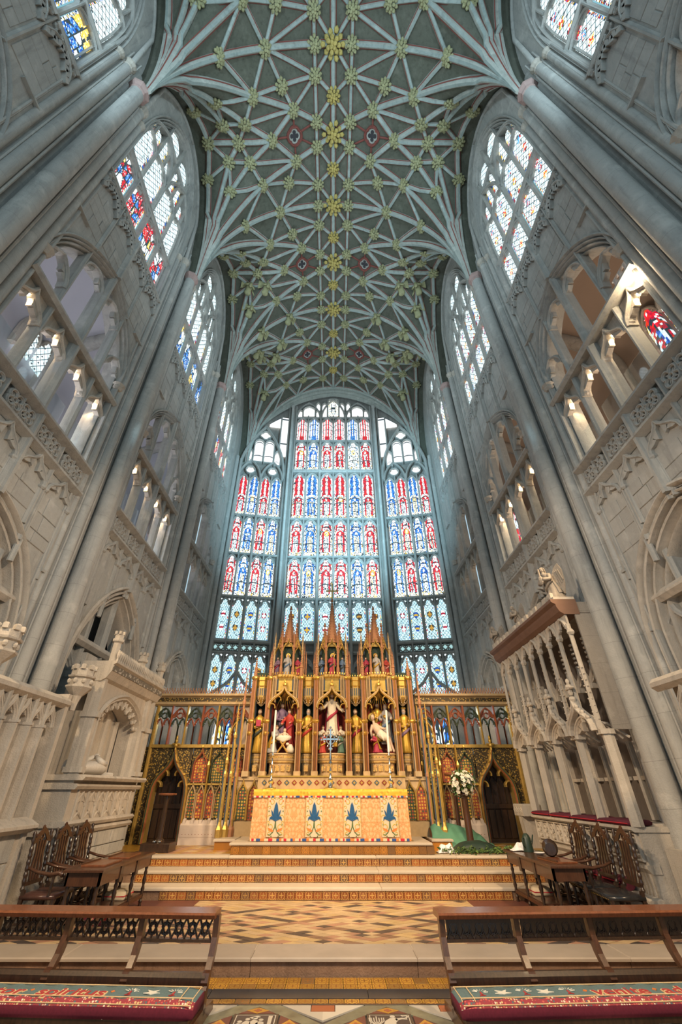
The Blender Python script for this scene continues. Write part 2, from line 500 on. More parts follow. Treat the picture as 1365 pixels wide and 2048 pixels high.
def quarter_oculus():
    """pierced quatrefoil air hole in its moulded frame"""
    mb = MB(); M = lambda s, z, d: (s, z, d)
    mb.bar(quatre((0, 0), .30, 40, 4, .14), M, .05, -.12, .06, 0, closed=True)
    mb.prism(quatre((0, 0), .19, 32, 4, .55), M, -.012, -.006, 1)
    mb.prism(ring((0, 0), .27, 24), M, -.006, .02, 2)
    return mb.mesh('air_hole', [M_['red'], M_['black'], M_['rib']])
OCU = quarter_oculus()
def angel_mesh(seed):
    """carved angel boss: robed half-figure with two raised wings and an instrument"""
    r = random.Random(seed); mb = MB()
    mb.rings([[(w * cos(2 * pi * k / 8), .75 * w * sin(2 * pi * k / 8), z) for k in range(8)] for w, z in ((.10, -.42), (.17, -.34), (.14, -.12), (.18, .10), (.15, .2), (.06, .25))])
    mb.ell((0, -.03, .34), (.085, .095, .115), 8, 6)
    for s in (-1, 1):
        mb.add([(s * .08, .08, .18), (s * .30, .12, .42), (s * .42, .14, .30), (s * .36, .15, -.18), (s * .2, .12, -.05), (s * .22, .06, .15)], [(0, 1, 5), (1, 2, 5), (2, 3, 4, 5), (0, 5, 4)])
        mb.tube([(s * .16, -.02, .14), (s * .22, -.12, -.02), (s * .05, -.22, .02)], [.055, .05, .035], 6)
    mb.box(-.06, .06, -.28, -.20, -.12, .12)
    return mb.mesh('angel', [M_['bossg']], 'all')
ANG = [angel_mesh(i) for i in range(2)]

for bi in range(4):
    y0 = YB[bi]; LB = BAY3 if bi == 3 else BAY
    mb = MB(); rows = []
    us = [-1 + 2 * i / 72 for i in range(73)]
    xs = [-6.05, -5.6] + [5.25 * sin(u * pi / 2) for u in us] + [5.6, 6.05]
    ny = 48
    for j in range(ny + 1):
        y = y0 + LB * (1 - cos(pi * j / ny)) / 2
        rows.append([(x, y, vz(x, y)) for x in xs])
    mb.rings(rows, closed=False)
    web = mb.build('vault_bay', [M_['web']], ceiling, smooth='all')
    done = set()
    for sx in (-1, 1):
        for a, b, kd in BE:
            for mir in (0, 1):
                P = [(sx * BN[k][0], (1 - BN[k][1]) if mir else BN[k][1]) for k in (a, b)]
                key = tuple(sorted((round(u, 2), round(v, 3)) for u, v in P))
                if key in done: continue
                done.add(key)
                P = [(u, y0 + v * LB) for u, v in P]
                if bi > 0 and all(abs(v - y0) < .01 for u, v in P): continue     # transverse rib belongs to the bay before
                rib_mesh(P[0], P[1], kd, a == 'C').build('rib', [M_['rib'], M_['red'], M_['ribgreen']], web, smooth=True)
        kset = [k for k in BN if k not in ('C', "C'", "R0'", "S0'", "T0'", "V0'")]
        for i, k in enumerate(kset):
            x, v = BN[k]
            if x == 0 and sx == 1: continue
            y = y0 + v * LB
            if y < 1.5: continue
            z = vz(x, y) - .13
            me = BIG if k in ('R0', 'R2') else KEY if x == 0 else BOSS[(i * 7 + bi) % 4]
            # the easternmost bay carries the orchestra of angels
            if (bi == 3 and k in ('V1', 'V2', 'U1', 'U2', 'T0', 'V0', "V1'", 'W')) or (bi == 2 and k in ("V1'", "U2'", "V2'")):
                me = ANG[i % 2]
                t = Vector((-sx * .7, -1, -.55)).to_track_quat('-Y', 'Z').to_euler()
                link('angel', me, web, (sx * x, y, z - .1), t, 1.05)
                continue
            nx = (vz(x + .05, y) - vz(x - .05, y)) / .1; nyy = (vz(x, y + .05) - vz(x, y - .05)) / .1
            e = Vector((-sx * nx if x else 0, -nyy, 1)).to_track_quat('Z', 'Y').to_euler() if abs(nx) < 3 else (0, sx * .8, 0)
            link('boss', me, web, (sx * x, y, z), e)
        v = .5; x = 1.63
        y = y0 + v * LB
        nx = (vz(x + .05, y) - vz(x - .05, y)) / .1
        link('air_hole', OCU, web, (sx * x, y, vz(x, y) - .01), Vector((-sx * nx, 0, 1)).to_track_quat('Z', 'Y').to_euler())
        for k in ('M', 'T2', 'S2', "T2'", "S2'"):
            mbx = MB(); q = BN[k]; c = (1.63, .5)
            dx, dy = (q[0] - c[0]), (q[1] - c[1]) * LB; L = hypot(dx, dy); f0 = .32 / L
            pts = []
            for i in range(4):
                f = f0 + (1 - f0) * i / 3
                xx, yy = c[0] + dx * f, y + dy * f
                pts.append((sx * xx, yy, vz(xx, yy) - .03))
            mbx.tube(pts, .04, 6).build('rib', [M_['red']], web)

# moulded arch between the last bay and the great window
def east_arch(t, k):
    """k 0 = vault edge at y 18.28, 1 = head of the window"""
    x = -cos(pi * t)
    a0, r0 = 5.25, 6.85
    A = Vector((x * a0, 18.86, ZS + r0 * sqrt(max(0, 1 - x * x))))
    B = Vector((x * 5.74, 19.17 - .22 * abs(x) ** 2, 17.4 + 7.0 * (.9 * sqrt(max(0, 1 - x * x)) + .1 * (1 - abs(x)))))
    return A.lerp(B, k)
mb = MB()
ks = [(0, -.14), (.06, -.2), (.14, -.16), (.2, .0), (.42, .02), (.46, -.08), (.54, -.10), (.6, .02), (.82, .04), (.86, -.10), (.93, -.14), (1.0, -.06), (1.02, .1)]
mb.rings([[tuple(east_arch(i / 48, k) + Vector((0, 0, dz)) * (1 if 4 < i < 44 else .4)) for i in range(49)] for k, dz in ks], closed=False)
mb.build('window_arch_moulding', [M_['rib']], ceiling, smooth=True)

# ================================================================== SIDE WALLS
def ashlar(mb_list, M, s0, s1, z0, z1, rnd, course=.34, long=.62, d=-.012, top=None):
    """courses of stone blocks as separate MBs; top(s) clips the height under a curve"""
    z = z0
    while z < z1 - .05:
        h = min(course * rnd.uniform(.8, 1.25), z1 - z)
        if z1 - z - h < .12: h = z1 - z
        s = s0 - rnd.uniform(0, .0); first = True
        while s < s1 - .03:
            w = long * rnd.uniform(.6, 1.4) * (rnd.uniform(.4, .9) if first else 1); first = False
            if s1 - s - w < .15: w = s1 - s
            g = .006; dd = d - rnd.uniform(0, .012)
            mb = MB()
            b = .008
            p = [(s + g, z + g), (s + w - g, z + g), (s + w - g, z + h - g), (s + g, z + h - g)]
            q = [(s + g + b, z + g + b), (s + w - g - b, z + g + b), (s + w - g - b, z + h - g - b), (s + g + b, z + h - g - b)]
            mb.add([M(x, y, .03) for x, y in p] + [M(x, y, dd + b) for x, y in p] + [M(x, y, dd) for x, y in q],
                   [(0, 1, 5, 4), (1, 2, 6, 5), (2, 3, 7, 6), (3, 0, 4, 7), (4, 5, 9, 8), (5, 6, 10, 9), (6, 7, 11, 10), (7, 4, 8, 11), (8, 9, 10, 11)])
            mb_list.append(mb)
            s += w
        z += h

def strip(mb, M, pts, top, d=0., mat=0):
    """wall between an arch curve and a level (number) or another curve"""
    for i in range(len(pts) - 1):
        a, b = pts[i], pts[i + 1]
        ta = top(a[0]) if callable(top) else top; tb = top(b[0]) if callable(top) else top
        mb.add([M(a[0], a[1], d), M(b[0], b[1], d), M(b[0], tb, d), M(a[0], ta, d)], [(0, 1, 2, 3)], mat)

def order(mb, M, path, prof, mat=0):
    """arch mouldings: profile of (inward offset, depth) swept along an open arch path"""
    n = len(path); rs = []
    for i, p in enumerate(path):
        a, b = path[max(i - 1, 0)], path[min(i + 1, n - 1)]
        tx, tz = b[0] - a[0], b[1] - a[1]; L = hypot(tx, tz) or 1
        nx, nz = tz / L, -tx / L               # to the right of travel = inward for an arch walked left to right
        rs.append([M(p[0] + nx * o, p[1] + nz * o, d) for o, d in prof])
    mb.rings(rs, closed=False)

MOULD = [(-.11, .02), (-.11, -.07), (-.06, -.10), (-.03, -.06), (-.02, .03), (.02, .06), (.035, -.03), (.06, -.05), (.085, -.03), (.095, .10), (.14, .14), (.155, .04), (.18, .02), (.205, .04), (.215, .18), (.27, .24), (.285, .15), (.31, .13), (.335, .16), (.36, .3), (.36, .6)]
MOULDS = [(o * .62, d * .8) for o, d in MOULD]

def glass_grid(M, s0, s1, z0, z1, paint, nu, nv, d=0., top=None):
    """pane of stained glass: a grid whose faces carry the colours of its pieces"""
    mb = MB(); mb.c = []
    rows = []
    for j in range(nv + 1):
        r = []
        for i in range(nu + 1):
            s = s0 + (s1 - s0) * i / nu
            zt = min(z1, top(s)) if top else z1
            r.append(M(s, z0 + (zt - z0) * j / nv, d))
        rows.append(r)
    mb.rings(rows, closed=False)
    for j in range(nv):
        for i in range(nu):
            mb.c.append(paint((i + .5) / nu * 2 - 1, (j + .5) / nv))
    return mb

RED = [(.50, .008, .02), (.62, .012, .035), (.36, .006, .03), (.58, .03, .012)]
BLU = [(.015, .10, .48), (.03, .20, .62), (.008, .05, .32), (.10, .36, .70)]
YEL = [(.75, .5, .05), (.85, .62, .2)]
WHT = [(.80, .92, .95), (.66, .80, .84), (.92, .96, .96), (.55, .70, .74), (.86, .9, .85)]
LEAD = (.02, .035, .045)
def lattice_paint(seed, border=True, medal=None, tint=(.92, .98, 1.0)):
    r = random.Random(seed)
    def f(u, v):
        if abs(u) > .93 or v < .012: return (.15, .32, .38, 0)
        if border and abs(u) > .80:
            return (*r.choice([RED[0], YEL[0], WHT[0], BLU[0], WHT[1], LEAD, LEAD]), 0)
        if border == 2 and (v < .07 or v > .93):
            return (*r.choice([RED[1], YEL[0], RED[0], WHT[0], LEAD]), 0)
        if medal:
            for cu, cv, ru, rv, pal in medal:
                q = abs(u - cu) / ru + abs(v - cv) / rv
                if q < 1:
                    return (*(LEAD if q > .85 else r.choice(pal)), 0)
        if r.random() < .05: return (*LEAD, 0)
        c = r.choice(WHT)
        return (c[0] * tint[0], c[1] * tint[1], c[2] * tint[2], 1)
    return f
def figure_paint(seed, pal, top=True, dense=.0, pale=1.):
    """one saint under a canopy on a coloured ground"""
    r = random.Random(seed)
    lean = r.uniform(-.1, .1); robe = r.choice([WHT, WHT, WHT, [(.75, .78, .62), (.82, .85, .7)]])
    robe2 = r.choice([WHT, WHT, [(.5, .62, .8), (.6, .7, .85)], [(.8, .7, .5), (.75, .6, .4)], pal])
    def f(u, v):
        if abs(u) > .95: return (.13, .30, .36, 0)
        if (v * 6.0) % 1 < .05: return (*LEAD, 0)
        w = 1 - dense
        if abs(u) > .78:
            return (*(r.choice([*WHT, *WHT, pal[0], YEL[0]]) if r.random() > .22 else LEAD), 0)
        if v > .76:                                   # canopy: pinnacles and coloured ground
            k = (v - .76) / .24
            if top and abs(abs(u) - .42 * (1 - k * .6)) < .13 + .06 * (1 - k): return (*(r.choice(WHT) if r.random() > .2 else LEAD), 0)
            if top and abs(u) < .10 + .08 * sin(k * 18): return (*r.choice(WHT), 0)
            return (*(r.choice(pal) if r.random() > .12 else LEAD), 0)
        if v < .09: return (*(r.choice([*WHT, YEL[0]]) if r.random() > .25 else LEAD), 0)
        hu, hv = u - lean, (v - .63)
        if hypot(hu / .20, hv / .048) < 1: return (*(.85, .83, .78), 0) if r.random() > .15 else (*LEAD, 0)
        if hypot(hu / .36, hv / .085) < 1: return (*r.choice(YEL if seed % 4 == 0 else pal), 0)
        bw = .44 - .10 * abs(v - .35) if v < .58 else .0
        if abs(u - lean * .6) < bw:
            if r.random() < .20: return (*LEAD, 0)
            fold = sin(u * 11 + v * 6 + seed)
            if fold > .75: return (.30, .38, .42, 0)
            return (*r.choice(robe2 if (fold < -.3 and v < .5) else robe), 0)
        if abs(u) < .68 and v < .72 - .10 * u * u:
            return (*(r.choice(pal) if r.random() > .10 else LEAD), 0)
        return (*(r.choice(WHT) if r.random() > .28 else LEAD), 0)
    return f
def scene_paint(seed, pal):
    """narrative panel: crowd of pieces, strong ground colour, blue and gold figures"""
    r = random.Random(seed)
    cs = [(r.uniform(-.7, .7), r.uniform(.12, .9), r.choice([WHT, WHT, BLU, YEL, pal, pal, pal])) for _ in range(13)]
    def f(u, v):
        if abs(u) > .95 or v < .02: return (.13, .30, .36, 0)
        if abs(u) > .80 or v < .09: return (*(r.choice([*WHT, YEL[0], *pal[:1]]) if r.random() > .3 else LEAD), 0)
        d = sorted((hypot((u - a) * .9, (v - b) * 2.0), i) for i, (a, b, _) in enumerate(cs))
        if d[1][0] - d[0][0] < .05 or ((u + 1) * 2.5) % 1 < .08: return (*LEAD, 0)
        c = cs[d[0][1]][2]
        return (*(r.choice(c) if r.random() > .12 else r.choice(WHT)), 0)
    return f

WALLS = {}
win_no = [2]
lamp_spots = []
for side, wname in ((-1, 'wall_left'), (1, 'wall_right')):
    wall = link(wname, None, kind='structure'); WALLS[side] = wall
    M = lambda s, z, d, side=side: (side * (XW + d), s, z)
    rnd = random.Random(20 + side)
    blocks = []
    ST = M_['stone']
    for bi in range(4):
        y0, y1 = YB[bi], YB[bi + 1]
        if bi == 3: y1 = 18.75
        mid = (YB[bi] + YB[bi + 1]) / 2
        a0, a1 = mid - 1.78, mid + 1.78                    # opening between the shaft clusters
        seen = bi > 0
        # ---- plain wall face
        mb = MB()
        zlow = .0
        pt = bi == 2
        mz, mr = (3.9, 2.15) if not pt else (3.9, 2.5)
        main = arch_even(a0 + .06, a1 - .06, mz, mr, 22)
        strip(mb, M, main, 7.25)
        for p, q in ((y0, a0 + .06), (a1 - .06, y1)):
            mb.add([M(p, 0, 0), M(q, 0, 0), M(q, 7.25, 0), M(p, 7.25, 0)], [(0, 1, 2, 3)])
        gal = arch_even(a0 + .02, a1 - .02, 10.7, 2.25, 26)
        strip(mb, M, gal, 15.0)
        for p, q in ((y0, a0 + .02), (a1 - .02, y1)):
            mb.add([M(p, 7.25, 0), M(q, 7.25, 0), M(q, 15.0, 0), M(p, 15.0, 0)], [(0, 1, 2, 3)])
        # clerestory: window head follows the wall arch of the vault
        def head(s, mid=mid): return ZS - .1 + 4.75 * sqrt(max(0, 1 - min(1, abs(s - mid) / 1.72) ** 2))
        w0, w1 = mid - 1.72, mid + 1.72
        hd = [(mid - 1.72 * cos(pi * i / 28), head(mid - 1.72 * cos(pi * i / 28))) for i in range(29)]
        strip(mb, M, hd, lambda s: max(vz(5.6, s) + .02, head(s) + .05))
        for p, q in ((y0, w0), (w1, y1)):
            mb.add([M(p, 15.0, 0), M(q, 15.0, 0), M(q, ZS - .1, 0), M(p, ZS - .1, 0)], [(0, 1, 2, 3)])
            if not (bi == 3 and q == y1):
                sm = [p + (q - p) * k / 8 for k in range(9)]
                for u, v in zip(sm, sm[1:]): mb.add([M(u, ZS - .1, 0), M(v, ZS - .1, 0), M(v, vz(5.6, v) + .06, 0), M(u, vz(5.6, u) + .06, 0)], [(0, 1, 2, 3)])
            if bi == 3 and q == y1: mb.add([M(p, ZS - .1, 0), M(q, ZS - .1, 0), M(q, 24, 0), M(p, 24, 0)], [(0, 1, 2, 3)])
        mb.build('wall_face', [ST], wall)
        # ---- mouldings of the three openings
        mb = MB(); path = [(a0 + .06, .6)] + main + [(a1 - .06, .6)]
        order(mb, M, path, MOULD); mb.build('arcade_arch', [M_['stonew']], wall, smooth=True)
        mb = MB(); path = [(a0 + .02, 7.3)] + gal + [(a1 - .02, 7.3)]
        order(mb, M, path, MOULDS); mb.build('gallery_arch', [ST], wall, smooth=True)
        for s in (a0 + .1, a1 - .1):
            MB().lathe([(.09, -.12), (.14, -.05), (.11, 0), (.17, .07), (.12, .12)], M(s, 10.7, .02), 8).build('capital', [M_['stonew']], wall)
        mb = MB(); path = [(w0, 15.0)] + hd + [(w1, 15.0)]
        order(mb, M, path, MOULDS); mb.build('window_arch', [ST], wall, smooth=True)
        # sill slope and ledges
        mb = MB(); mb.prism([(-.10, 14.93), (-.10, 14.99), (.0, 15.03), (.2, 15.12), (.2, 14.93)], lambda p, q, d, M=M: M(d, q, p), w0 - .05, w1 + .05)
        mb.build('window_sill', [ST], wall)
        for p, q, z in ((y0 + .72, a0 + .45, 12.62), (a1 - .45, YB[bi + 1] - .72, 12.62), (y0 + .78, a0 + .12, 5.35), (a1 - .12, YB[bi + 1] - .78, 5.35)):
            mb = MB(); mb.prism([(-.09, z), (-.09, z + .05), (.0, z + .12), (.02, z)], lambda a, b, d, M=M: M(d, b, a), p, q)
            mb.build('ledge', [ST], wall)
        # ---- mullions
        lights = [mid - 1.74, mid - .87, mid, mid + .87, mid + 1.74]
        gz = lambda s: arch_z(a0 + .02, a1 - .02, 10.7, 2.25, s)
        mzf = lambda s: arch_z(a0 + .06, a1 - .06, mz, mr, s)
        for s, w in ((mid, .095), (mid - .87, .05), (mid + .87, .05)):
            dd = -.14 if w > .09 else -.07
            MB().bar([(s, mzf(s) - .05), (s, 7.85)], M, w, dd, .04).build('mullion', [ST], wall, smooth=False)
            MB().bar([(s, 7.85), (s, gz(s) - .02)], M, w * .95, dd + .08, .26).build('mullion', [ST], wall)
            MB().bar([(s, gz(s)), (s, 15.02)], M, w, dd, .05).build('mullion', [ST], wall)
        for s in (lights[0] + .02, lights[4] - .02):
            MB().bar([(s, mzf(s) + .3), (s, 7.85)], M, .05, -.05, .04).build('mullion', [ST], wall)
        # ---- blind panels: cusped heads below the balustrade and below the window
        for i in range(4):
            p, q = lights[i] + .05, lights[i + 1] - .05
            mb = MB(); cusp_head(mb, M, p, q, 6.74, .50, .035, -.10, .02, og=True)
            mb.bar([(p + .01, mzf((p + q) / 2) + .0), (p + .01, 6.76)], M, .05, -.06, .02); mb.bar([(q - .01, mzf((p + q) / 2) + .0), (q - .01, 6.76)], M, .05, -.06, .02)
            mb.lathe([(.05, -.05), (.08, -.02), (.08, .02), (.05, .04)], M(p, 6.74, -.03), 6); mb.lathe([(.05, -.05), (.08, -.02), (.08, .02), (.05, .04)], M(q, 6.74, -.03), 6)
            mb.build('panel_head', [ST], wall)
            mb = MB(); p, q = lights[i] + .05, lights[i + 1] - .05; m = (p + q) / 2
            mb.bar(pointed(p, q, 14.28, .48, 10), M, .03, -.11, .0)
            for sg in (-1, 1):
                for k in range(5):
                    c = m + sg * (.36 - k * .075); z = 14.22 + .09 * k + .06 * (k % 2)
                    mb.prism([(c, z - .10), (c + sg * .05, z + .02), (c + sg * .02, z + .14), (c - sg * .09, z + .05)], M, -.10, .0)
                mb.bar(quatre((m + sg * .25, 14.78), .12, 16), M, .022, -.08, .0, closed=True)
            mb.bar([(p, 14.9), (q, 14.9)], M, .04, -.12, .02)
            mb.build('panel_head', [ST], wall)
            # quatrefoil parapet panel
            mb = MB(); p, q = lights[i] + .06, lights[i + 1] - .06
            for k in (.27, .73):
                c = (p + (q - p) * k, 7.58)
                mb.bar(quatre(c, .185, 32, 4, .5, pi / 4), M, .028, -.09, .08, closed=True)
                mb.bar(ring(c, .055, 8), M, .022, -.08, .05, closed=True)
                for an in range(4):
                    t = pi / 2 * an + pi / 4
                    mb.prism([(c[0] + .06 * cos(t) + .03 * sin(t), c[1] + .06 * sin(t) - .03 * cos(t)), (c[0] + .14 * cos(t), c[1] + .14 * sin(t)), (c[0] + .06 * cos(t) - .03 * sin(t), c[1] + .06 * sin(t) + .03 * cos(t))], M, -.06, .05)
            mb.bar([((p + q) / 2, 7.34), ((p + q) / 2, 7.86)], M, .022, -.07, .06)
            mb.build('parapet_quatrefoils', [ST], wall)
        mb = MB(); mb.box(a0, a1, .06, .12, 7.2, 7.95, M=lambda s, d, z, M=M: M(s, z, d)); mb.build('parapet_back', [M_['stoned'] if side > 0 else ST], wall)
        for z, dd in ((7.24, -.16), (7.86, -.19)):
            mb = MB(); mb.prism([(dd, z + .02), (dd, z + .07), (dd + .05, z + .11), (.14, z + .11), (.14, z), (-.02, z - .06)], lambda a, b, d, M=M: M(d, b, a), a0 - .02, a1 + .02)
            mb.build('parapet_rail', [ST], wall)
        # ---- gallery tracery: transom, cusped heads below it, heads above
        mb = MB(); mb.prism([(-.12, 10.08), (-.12, 10.13), (-.02, 10.2), (.36, 10.2), (.36, 10.08), (-.05, 10.02)], lambda a, b, d, M=M: M(d, b, a), a0 + .05, a1 - .05)
        mb.build('transom', [ST], wall)
        for i in range(4):
            p, q = lights[i] + .045, lights[i + 1] - .045
            mb = MB(); cusp_head(mb, M, p, q, 9.34, .62, .04, .02, .24, spandrel=10.06, og=True)
            mb.lathe([(.05, -.05), (.085, -.02), (.085, .02), (.05, .04)], M(p, 9.42, .12), 8); mb.lathe([(.05, -.05), (.085, -.02), (.085, .02), (.05, .04)], M(q, 9.42, .12), 8)
            mb.build('light_head', [M_['stonew']], wall)
            z = 11.95 if i in (1, 2) else 10.75
            mb = MB()
            top = min(gz(p + .1), gz(q - .1)) if i in (0, 3) else 0
            cusp_head(mb, M, p, q, z, .50 if i in (1, 2) else .62, .04, .02, .24)
            mb.build('light_head', [ST], wall)
        # ---- glass balustrade with white posts
        for i in range(4):
            p, q = lights[i] + .1, lights[i + 1] - .1
            mb = MB(); mb.box(p + .06, q + .02, .30, .312, 7.96, 8.98, M=lambda s, d, z, M=M: M(s, z, d))
            o = mb.build('glass_panel', [M_['clear']], wall)
            mb = MB(); mb.box(p - .0, p + .06, .27, .33, 7.96, 8.95, M=lambda s, d, z, M=M: M(s, z, d)); mb.box(p - .02, p + .08, .25, .35, 7.955, 7.975, M=lambda s, d, z, M=M: M(s, z, d))
            mb.build('post', [M_['white']], o)
            if bi in (1, 2) : lamp_spots.append((M((p + q) / 2, 9.80, .20), side, bi, i))
        # ---- gallery room behind
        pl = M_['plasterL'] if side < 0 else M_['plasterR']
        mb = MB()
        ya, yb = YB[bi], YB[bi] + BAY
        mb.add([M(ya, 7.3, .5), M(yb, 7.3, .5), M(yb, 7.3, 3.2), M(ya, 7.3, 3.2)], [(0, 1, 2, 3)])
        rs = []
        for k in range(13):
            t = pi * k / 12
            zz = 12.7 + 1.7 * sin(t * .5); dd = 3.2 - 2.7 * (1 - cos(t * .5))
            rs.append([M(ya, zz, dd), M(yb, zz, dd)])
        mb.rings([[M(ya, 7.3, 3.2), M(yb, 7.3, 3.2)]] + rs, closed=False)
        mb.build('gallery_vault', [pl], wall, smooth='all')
        mb = MB()
        for yy in (ya + .02, yb - .02):
            pts = []
            for k in range(13):
                t = pi / 2 * k / 12
                pts.append((M(yy, 12.6 + 1.7 * sin(t), 3.15 - 2.6 * (1 - cos(t)))))
            mb.tube([M(yy, 7.3, 3.15)] + pts, .2, 8)
        mb.build('gallery_rib', [M_['stoned'] if side > 0 else M_['stone']], wall, smooth='all')
        # back window of the gallery
        wn = link(f'window_{win_no[0]}', None, kind='structure'); win_no[0] += 1
        wm = mid + (1.85 if side < 0 else .6)
        MG = lambda s, z, d, side=side: (side * (XW + 3.12 + d), s, z)
        zb_, zt_ = (12.0, 12.75) if side < 0 else (11.0, 12.5)
        for k in (-1, 1):
            p, q = (wm + min(0, k * .62) + .04, wm + max(0, k * .62) - .04)
            glass_grid(MG, p, q, zb_, zt_ + .6, scene_paint(bi * 9 + k + side * 3, [BLU, RED][bi % 2]) if not (side < 0 and bi < 2) else lattice_paint(3, False), 10, 22, -.06, lambda s, p=p, q=q: arch_z(p, q, zt_, .55, s)).build('glass_light', [M_['glass']], wn)
            mb = MB(); cusp_head(mb, MG, p - .03, q + .03, zt_, .6, .045, -.12, .02); mb.build('light_head', [M_['stonew']], wn)
        mb = MB(); mb.bar([(wm - .68, zb_ - .03), (wm - .68, zt_)] + pointed(wm - .68, wm + .68, zt_, 1.25, 14) + [(wm + .68, zb_ - .03)], MG, .08, -.18, .02); mb.build('window_frame', [M_['stonew']], wn)
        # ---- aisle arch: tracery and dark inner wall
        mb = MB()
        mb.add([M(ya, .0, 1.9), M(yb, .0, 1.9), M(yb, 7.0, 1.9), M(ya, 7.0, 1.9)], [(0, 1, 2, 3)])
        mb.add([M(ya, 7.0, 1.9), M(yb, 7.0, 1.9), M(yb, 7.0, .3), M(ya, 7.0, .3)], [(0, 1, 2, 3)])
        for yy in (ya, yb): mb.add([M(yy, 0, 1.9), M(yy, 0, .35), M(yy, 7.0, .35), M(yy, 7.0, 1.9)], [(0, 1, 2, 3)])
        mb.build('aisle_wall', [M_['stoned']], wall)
        mb = MB()
        for s in (mid - .87, mid, mid + .87):
            mb.bar([(s, .8), (s, mzf(s))], M, .055 if s != mid else .085, .12, .4)
        mb.build('aisle_mullions', [ST], wall, kind='stuff')
        mb = MB(); mb.prism([(.02, 4.68), (.02, 4.72), (.12, 4.82), (.5, 4.82), (.5, 4.68), (.1, 4.6)], lambda a, b, d, M=M: M(d, b, a), a0 + .2, a1 - .2); mb.build('transom', [M_['stonew']], wall)
        for i in range(4):
            p, q = lights[i] + .08, lights[i + 1] - .08
            mb = MB(); cusp_head(mb, M, p, q, 3.95, .58, .05, .14, .42, og=True, spandrel=4.66); mb.build('light_head', [ST], wall)
        # ---- clerestory window
        wn = link(f'window_{win_no[0]}', None, kind='structure'); win_no[0] += 1
        MW = lambda s, z, d, side=side: (side * (XW + .17 + d), s, z)
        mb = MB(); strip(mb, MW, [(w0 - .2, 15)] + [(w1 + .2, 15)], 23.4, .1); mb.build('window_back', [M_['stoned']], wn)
        pal = [BLU, RED, BLU, RED][bi]
        for i in range(4):
            p, q = lights[i] + (.075 if i == 2 else .045), lights[i + 1] - (.075 if i == 1 else .045)
            if side < 0:
                P1 = scene_paint(bi * 17 + i, pal if i % 4 != 3 or bi != 1 else RED)
                P2 = lattice_paint(bi + i, True)
            else:
                md = [(0, .18, .34, .10, [RED[0], WHT[0], YEL[1]]), (0, .48, .34, .10, [YEL[0], WHT[0], RED[3]]), (0, .78, .34, .10, [RED[0], BLU[3], WHT[0]])]
                P1 = lattice_paint(bi + i, 2, md); P2 = lattice_paint(bi + i + 7, True, md)
            t1 = lambda s, p=p, q=q: arch_z(p, q, 16.62, .30, s)
            glass_grid(MW, p, q, 15.17, 16.95, P1, 28, 48, 0, t1).build('glass_light', [M_['glass']], wn)
            t2 = lambda s, p=p, q=q: arch_z(p, q, 19.0, .42, s)
            glass_grid(MW, p, q, 17.12, 19.45, P2, 14, 36, 0, t2).build('glass_light', [M_['glass']], wn)
            for zz, rr in ((16.62, .34), (19.0, .45)):
                mb = MB(); cusp_head(mb, MW, p - .03, q + .03, zz, rr, .028, -.11, .06, cus=True); mb.build('light_head', [ST], wn)
            # tracery lights in the head
            m = (p + q) / 2
            tz = head(m) - .25
            for (c0, c1) in ((p + .02, m - .05), (m + .05, q - .02)):
                zt = lambda s, c0=c0, c1=c1: min(head(s) - .22, arch_z(c0, c1, 20.7 if i in (1, 2) else 20.1, .3, s))
                if zt((c0 + c1) / 2) > 19.85:
                    glass_grid(MW, c0, c1, 19.62, 21.2, lattice_paint(i + 40, bi == 1), 6, 14, 0, zt).build('glass_light', [M_['glass']], wn)
            if i in (1, 2):
                zt = lambda s: head(s) - .3
                glass_grid(MW, p + .05, q - .05, 21.25, 22.2, lattice_paint(i + 50, False), 6, 8, 0, lambda s, p=p, q=q: min(head(s) - .35, arch_z(p, q, 21.7, .5, s))).build('glass_light', [M_['glass']], wn)
                MB().bar([(p, 21.1), (q, 21.1)], MW, .05, -.12, .06).build('transom', [ST], wn)
            MB().bar([(m, 19.5), (m, min(20.9, head(m) - .1))], MW, .04, -.11, .06).build('mullion', [ST], wn)
        for s, w in ((mid, .075), (mid - .87, .042), (mid + .87, .042)):
            MB().bar([(s, 15.1), (s, head(s))], MW, w, -.20 if w > .08 else -.13, .1).build('mullion', [ST], wn)
        MB().bar([(w0 + .05, 17.03), (w1 - .05, 17.03)], MW, .075, -.17, .1).build('transom', [ST], wn)
        for k in (0, 1):
            p, q = (w0 + .08, mid - .02) if k == 0 else (mid + .02, w1 - .08)
            MB().bar(arch_even(p, q, 19.2, 1.75, 14), MW, .055, -.18, .08).build('tracery_arch', [ST], wn)
        # ---- dressed blocks where the photograph shows their joints
        if bi < 3:
            for i in range(4):
                p, q = lights[i] + .08, lights[i + 1] - .08
                if bi in (1, 2) or i > 1:
                    ashlar(blocks, M, p, q, 12.98 if i in (1, 2) else 12.76, 14.2, rnd, .36, .75)
            if bi == 1:
                for i in range(4):
                    p, q = lights[i] + .10, lights[i + 1] - .10
                    z0 = max(mzf(p), mzf(q)) + .14
                    ashlar(blocks, M, p, q, z0, 6.7, rnd, .3, .45)
